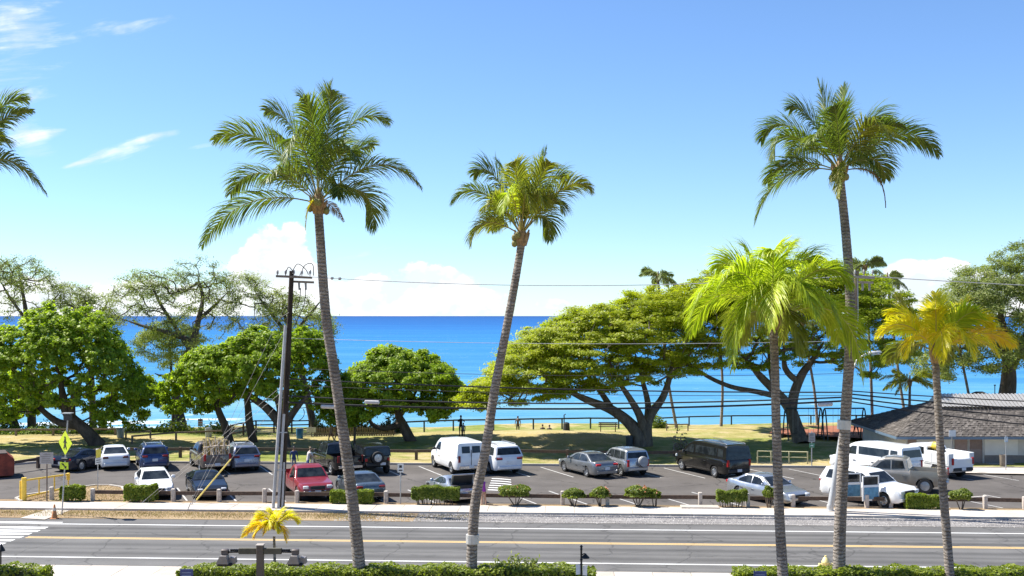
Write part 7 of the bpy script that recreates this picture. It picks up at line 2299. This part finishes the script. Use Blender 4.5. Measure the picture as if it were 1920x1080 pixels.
    fpart('wall_panel', 1846, 1908, .55, 1.76, panel, .03); fpart('dado', 1846, 1990, .0, .53, dado, .05)
    fpart('wall_panel', 1922, 1990, .55, 1.76, panel, .03)
    # hut behind
    p = AT(1836, 745, 97); p.z = 0
    root = empty('beach_hut', p, 0, 'small dark-roofed hut with roof poles behind the pavilion', 'building')
    w, d, ez, pz = 2.0, 2.0, 2.55, 3.55
    b = MB(); b.box((0, 0, ez / 2), (w * 1.6, d * 1.6, ez)); b.build('wall', mat('hut_wall', (.09, .075, .065), .85), root)
    b = MB(); b.add([(-w, -d, ez), (w, -d, ez), (w, d, ez), (-w, d, ez), (-.3, 0, pz), (.3, 0, pz)], [(0, 1, 5, 4), (1, 2, 5), (2, 3, 4, 5), (3, 0, 4), (3, 2, 1, 0)]); b.build('roof', mat('hut_roof', (.07, .058, .05), .9, var=.3, bmp=.5), root)
    for x in (.85, 1.35):
        b = MB(); b.tube([(x, -d * .6, ez), (x, -d * .6, pz + .6)], .04, 6); b.box((x, -d * .6, pz + .62), (.14, .1, .1)); b.build('roof_pole', BLACKM, root)
    b = MB(); b.box((1.3, -d * .82, 1.8), (.25, .04, .7)); b.build('pale_board', SIGNW, root)
pavilion()

# ------------------------------------------------------------------ swings
def swings(label, pxa, pxb, base_y):
    A = G(pxa, base_y, .42); C = G(pxb, base_y - .5, .42)
    root = empty('swing_set', A, 0, label, 'swing set', 'swing sets on the playground')
    e = C - A; h = 2.45
    up = Vector((0, 0, h))
    for q in (Vector((0, 0, 0)), e):
        for s in (-1, 1):
            b = MB(); b.tube([q + Vector((0, s * .9, 0)), q + Vector((0, s * .55, h * .6)), q + Vector((0, s * .25, h * .93)), q + up], .055, 8); b.build('leg', GREENP, root, smooth=60)
    b = MB(); b.tube([up, e + up], .055, 8); b.build('top_bar', GREENP, root, smooth=60)
    for t in (.28, .72):
        p = e * t
        b = MB(); b.box(tuple(p + Vector((0, 0, .5))), (.45, .16, .03)); st = b.build('seat', BLACKM, root)
        for s in (-.2, .2):
            b = MB(); b.tube([p + Vector((s, 0, .5)), p + Vector((s, 0, h))], .012, 4); b.build('chain', GALV, root)
swings('dark green swing frame right of the monkeypod trunk', 1473, 1539, 824)
swings('dark green swing frame beside the pavilion roof', 1546, 1620, 824)

# ------------------------------------------------------------------ people
SKIN = mat('skin', (.42, .26, .18), .55, var=.08); SKIN2 = mat('skin_tan', (.30, .17, .11), .55, var=.08)
def person(label, loc, heading, H, shirt, legs, hair, pose='stand', skin=None, long_legs=True, sleeves=False, long_hair=False, hat=None):
    skin = skin or SKIN
    k = H / 1.75
    J = {'pel': (0, 0, .95), 'spi': (0, 0, 1.15), 'che': (0, 0, 1.36), 'nec': (.01, 0, 1.50), 'hed': (.02, 0, 1.60)}
    sw = {'stand': 0, 'walk': .22, 'arms': .05, 'lean': .05}[pose]
    lean = .16 if pose == 'lean' else 0
    for n in ('spi', 'che', 'nec', 'hed'):
        x, y, z = J[n]; J[n] = (x + lean * (z - .95) * 1.6, y, z)
    for s, c in ((1, 'l'), (-1, 'r')):
        f = sw * s
        J['hip' + c] = (0, .095 * s, .90); J['kne' + c] = (f * .6 + .02, .10 * s, .50); J['ank' + c] = (f - (.06 if f < 0 else 0), .105 * s, .09); J['toe' + c] = (f + .15, .12 * s, .035)
        cx = J['che'][0]
        J['sho' + c] = (cx, .19 * s, 1.41)
        if pose == 'arms': J['elb' + c] = (cx + .17, .27 * s, 1.22); J['wri' + c] = (cx + .30, .10 * s, 1.36)
        elif pose == 'lean': J['elb' + c] = (cx + .20, .24 * s, 1.18); J['wri' + c] = (cx + .42, .16 * s, 1.12)
        else: J['elb' + c] = (cx - f * .35 - .02, .25 * s, 1.13); J['wri' + c] = (cx - f * .55 + .06, .26 * s, .90)
    rad = dict(pel=(.15, .12), spi=(.125, .10), che=(.155, .105), nec=(.058, .058), hed=(.06, .06), hip=(.088, .088), kne=(.058, .058), ank=(.040, .040), toe=(.038, .028), sho=(.062, .062), elb=(.042, .042), wri=(.028, .028))
    names = list(J); vs = [tuple(a * k for a in J[n]) for n in names]
    ed = [('pel', 'spi'), ('spi', 'che'), ('che', 'nec'), ('nec', 'hed')]
    for c in 'lr': ed += [('pel', 'hip' + c), ('hip' + c, 'kne' + c), ('kne' + c, 'ank' + c), ('ank' + c, 'toe' + c), ('che', 'sho' + c), ('sho' + c, 'elb' + c), ('elb' + c, 'wri' + c)]
    me = bpy.data.meshes.new('figure'); me.from_pydata(vs, [(names.index(a), names.index(b)) for a, b in ed], [])
    o = bpy.data.objects.new('figure', me); COL.objects.link(o)
    sk = o.modifiers.new('skin', 'SKIN'); sk.use_smooth_shade = True
    for i, n in enumerate(names):
        r = rad[n[:3]]; sv = me.skin_vertices[0].data[i]; sv.radius = (r[0] * k, r[1] * k); sv.use_root = (n == 'pel')
    ss = o.modifiers.new('sub', 'SUBSURF'); ss.levels = 1; ss.render_levels = 1
    dg = bpy.context.evaluated_depsgraph_get()
    ev = o.evaluated_get(dg); m2 = bpy.data.meshes.new_from_object(ev)
    V = [tuple(v.co) for v in m2.vertices]; Fc = [tuple(p.vertices) for p in m2.polygons]
    bpy.data.objects.remove(o); bpy.data.meshes.remove(me)
    b = MB()
    zleg = .92 * k; zk = (.12 if long_legs else .55) * k
    arms = [(Vector(J['elb' + c]) * k, Vector(J['wri' + c]) * k) for c in 'lr']
    b.v = V; b.f = Fc
    for f in Fc:
        c = sum((Vector(V[i]) for i in f), Vector()) / len(f)
        far = any(((c - e).dot(w - e) / max(1e-6, (w - e).length_squared)) > (0.85 if sleeves else -.25) and (c - e).length < .36 * k and ((c - e) - (w - e) * ((c - e).dot(w - e) / (w - e).length_squared)).length < .09 * k and abs(c.y) > .06 * k for e, w in arms)
        if c.z < .075 * k: mi = 3
        elif c.z < zk: mi = 0
        elif c.z < zleg and not far: mi = 2
        elif far: mi = 0
        elif c.z < 1.47 * k: mi = 1
        else: mi = 0
        b.mi.append(mi)
    # head with face
    hc = Vector(J['hed']) * k + Vector((.015, 0, .045)) * k
    b.cur = 0
    b.M = Matrix.Translation(hc)
    b.lathe([(.012 * k, -.115 * k), (.05 * k, -.10 * k), (.072 * k, -.04 * k), (.078 * k, .03 * k), (.07 * k, .08 * k), (.045 * k, .112 * k), (.01 * k, .122 * k)], 12)
    b.add([tuple(Vector(p) * k) for p in ((.072, -.013, .015), (.072, .013, .015), (.098, 0, -.022), (.074, -.016, -.03), (.074, .016, -.03))], [(0, 2, 1), (0, 3, 2), (1, 2, 4), (3, 4, 2)])
    for s in (-1, 1): b.box((0, s * .08 * k, 0), (.03 * k, .015 * k, .05 * k))
    b.cur = 3
    for s in (-1, 1): b.box((.071 * k, s * .028 * k, .018 * k), (.012 * k, .02 * k, .01 * k))
    b.box((.069 * k, 0, -.058 * k), (.012 * k, .04 * k, .008 * k))
    # hands: palm, four fingers, thumb
    b.cur = 0; b.M = None
    for c, s in (('l', 1), ('r', -1)):
        e = Vector(J['elb' + c]) * k; w = Vector(J['wri' + c]) * k; d = (w - e).normalized()
        side = Vector((1, 0, 0)) - d * d.x
        if side.length < .3: side = Vector((0, -s, 0)) - d * (-s * d.y)
        side.normalize(); nn = d.cross(side)
        b.tube([w - d * .01 * k, w + d * .045 * k, w + d * .09 * k], [.026 * k, .036 * k, .032 * k], 6)
        for i, ln in enumerate((.068, .078, .072, .056)):
            p = w + d * .085 * k + side * (.027 - .018 * i) * k
            b.tube([p, p + (d * .6 + nn * s * .12) * ln * k, p + (d * .85 + nn * s * .4) * ln * k], [.0095 * k, .009 * k, .007 * k], 5)
        p = w + d * .03 * k + side * .03 * k
        b.tube([p, p + (d * .6 + side * .7) * .035 * k, p + (d * 1.2 + side * .6) * .05 * k], [.012 * k, .0105 * k, .008 * k], 5)
    root = b.build('person', [skin, shirt, legs, mat('shoe_dark', (.04, .035, .03), .7)], None, loc, smooth=60)
    root.rotation_euler = (0, 0, R(heading))
    tag(root, label, 'person', 'people in the park')
    hb = MB(Matrix.Translation(hc))
    hb.lathe([(.075 * k, -.02 * k), (.086 * k, .03 * k), (.08 * k, .085 * k), (.05 * k, .125 * k), (.01 * k, .135 * k)], 12, (-.012 * k, 0, 0))
    if long_hair: hb.tube([Vector((-.055, 0, .04)) * k, Vector((-.09, 0, -.06)) * k, Vector((-.10, 0, -.2)) * k], [.06 * k, .065 * k, .03 * k], 8)
    hb.build('hair' if not hat else 'hat', hat or hair, root, smooth=60)
    return root
def ppl():
    dark = mat('hair_dark', (.02, .015, .012), .6); fair = mat('hair_fair', (.25, .17, .09), .6)
    C = lambda n, c: mat('cloth_' + n, c, .85, var=.15, scale=9)
    person('woman in a purple top and brown skirt standing behind the silver coupe', G(907, 950.5), 130, 1.60, C('purple', (.28, .04, .30)), C('tan', (.34, .20, .14)), dark, 'lean', long_legs=False, long_hair=True)
    person('person in a dark blue shirt standing behind the utility pole', G(551, 887), -60, 1.72, C('navy', (.03, .05, .13)), C('grey', (.28, .25, .25)), dark, 'stand', SKIN2, sleeves=True)
    person('person in a pale shirt and blue jeans at the front of the black pickup', G(577, 889), 30, 1.72, C('pale', (.50, .45, .42)), C('jeans', (.07, .12, .26)), fair, 'lean')
    p = G(864, 829); p.z = lawn_z(p.x, p.y)
    person('person in dark clothes with raised arms on the lawn behind the van', p, 80, 1.75, C('black', (.025, .025, .028)), C('dark', (.045, .04, .04)), dark, 'arms', SKIN2)
    p = G(869, 830.5); p.z = lawn_z(p.x, p.y)
    person('child in grey standing close to the person with raised arms', p, 120, 1.2, C('greyblue', (.20, .22, .26)), C('dark', (.045, .04, .04)), dark, 'stand')
    p = G(1605, 828); p.z = .42
    person('person in a dark red shirt and black trousers at the swings', p, -70, 1.72, C('maroon', (.16, .035, .025)), C('blackt', (.02, .018, .02)), dark, 'walk', SKIN2)
    p = G(621, 834); p.z = lawn_z(p.x, p.y)
    person('sunburnt person in shorts walking left of the tall palm trunk', p, 170, 1.7, C('sand', (.45, .28, .18)), C('shorts', (.35, .16, .10)), fair, 'walk', long_legs=False)
    p = G(632, 833); p.z = lawn_z(p.x, p.y)
    person('smaller person walking right behind the one in shorts', p, 170, 1.5, C('rose', (.42, .22, .17)), C('brown', (.20, .12, .08)), dark, 'walk', long_legs=False)
    for px, py, lab in ((971, 811, 'bather standing at the railing, left of the small group'), (1018, 811, 'bather behind the railing, in the middle'), (1031, 812, 'bather behind the railing, right of the small group')):
        p = G(px, py); p.z = -.3 if px > 1000 else lawn_z(p.x, p.y)
        person(lab, Vector((p.x, p.y + (1.0 if px > 1000 else 0), p.z - (.7 if px > 1000 else .4))), 90, 1.6, C('bather', (.12, .09, .08)), C('dark', (.045, .04, .04)), dark, 'stand', SKIN2, long_legs=False)
ppl()
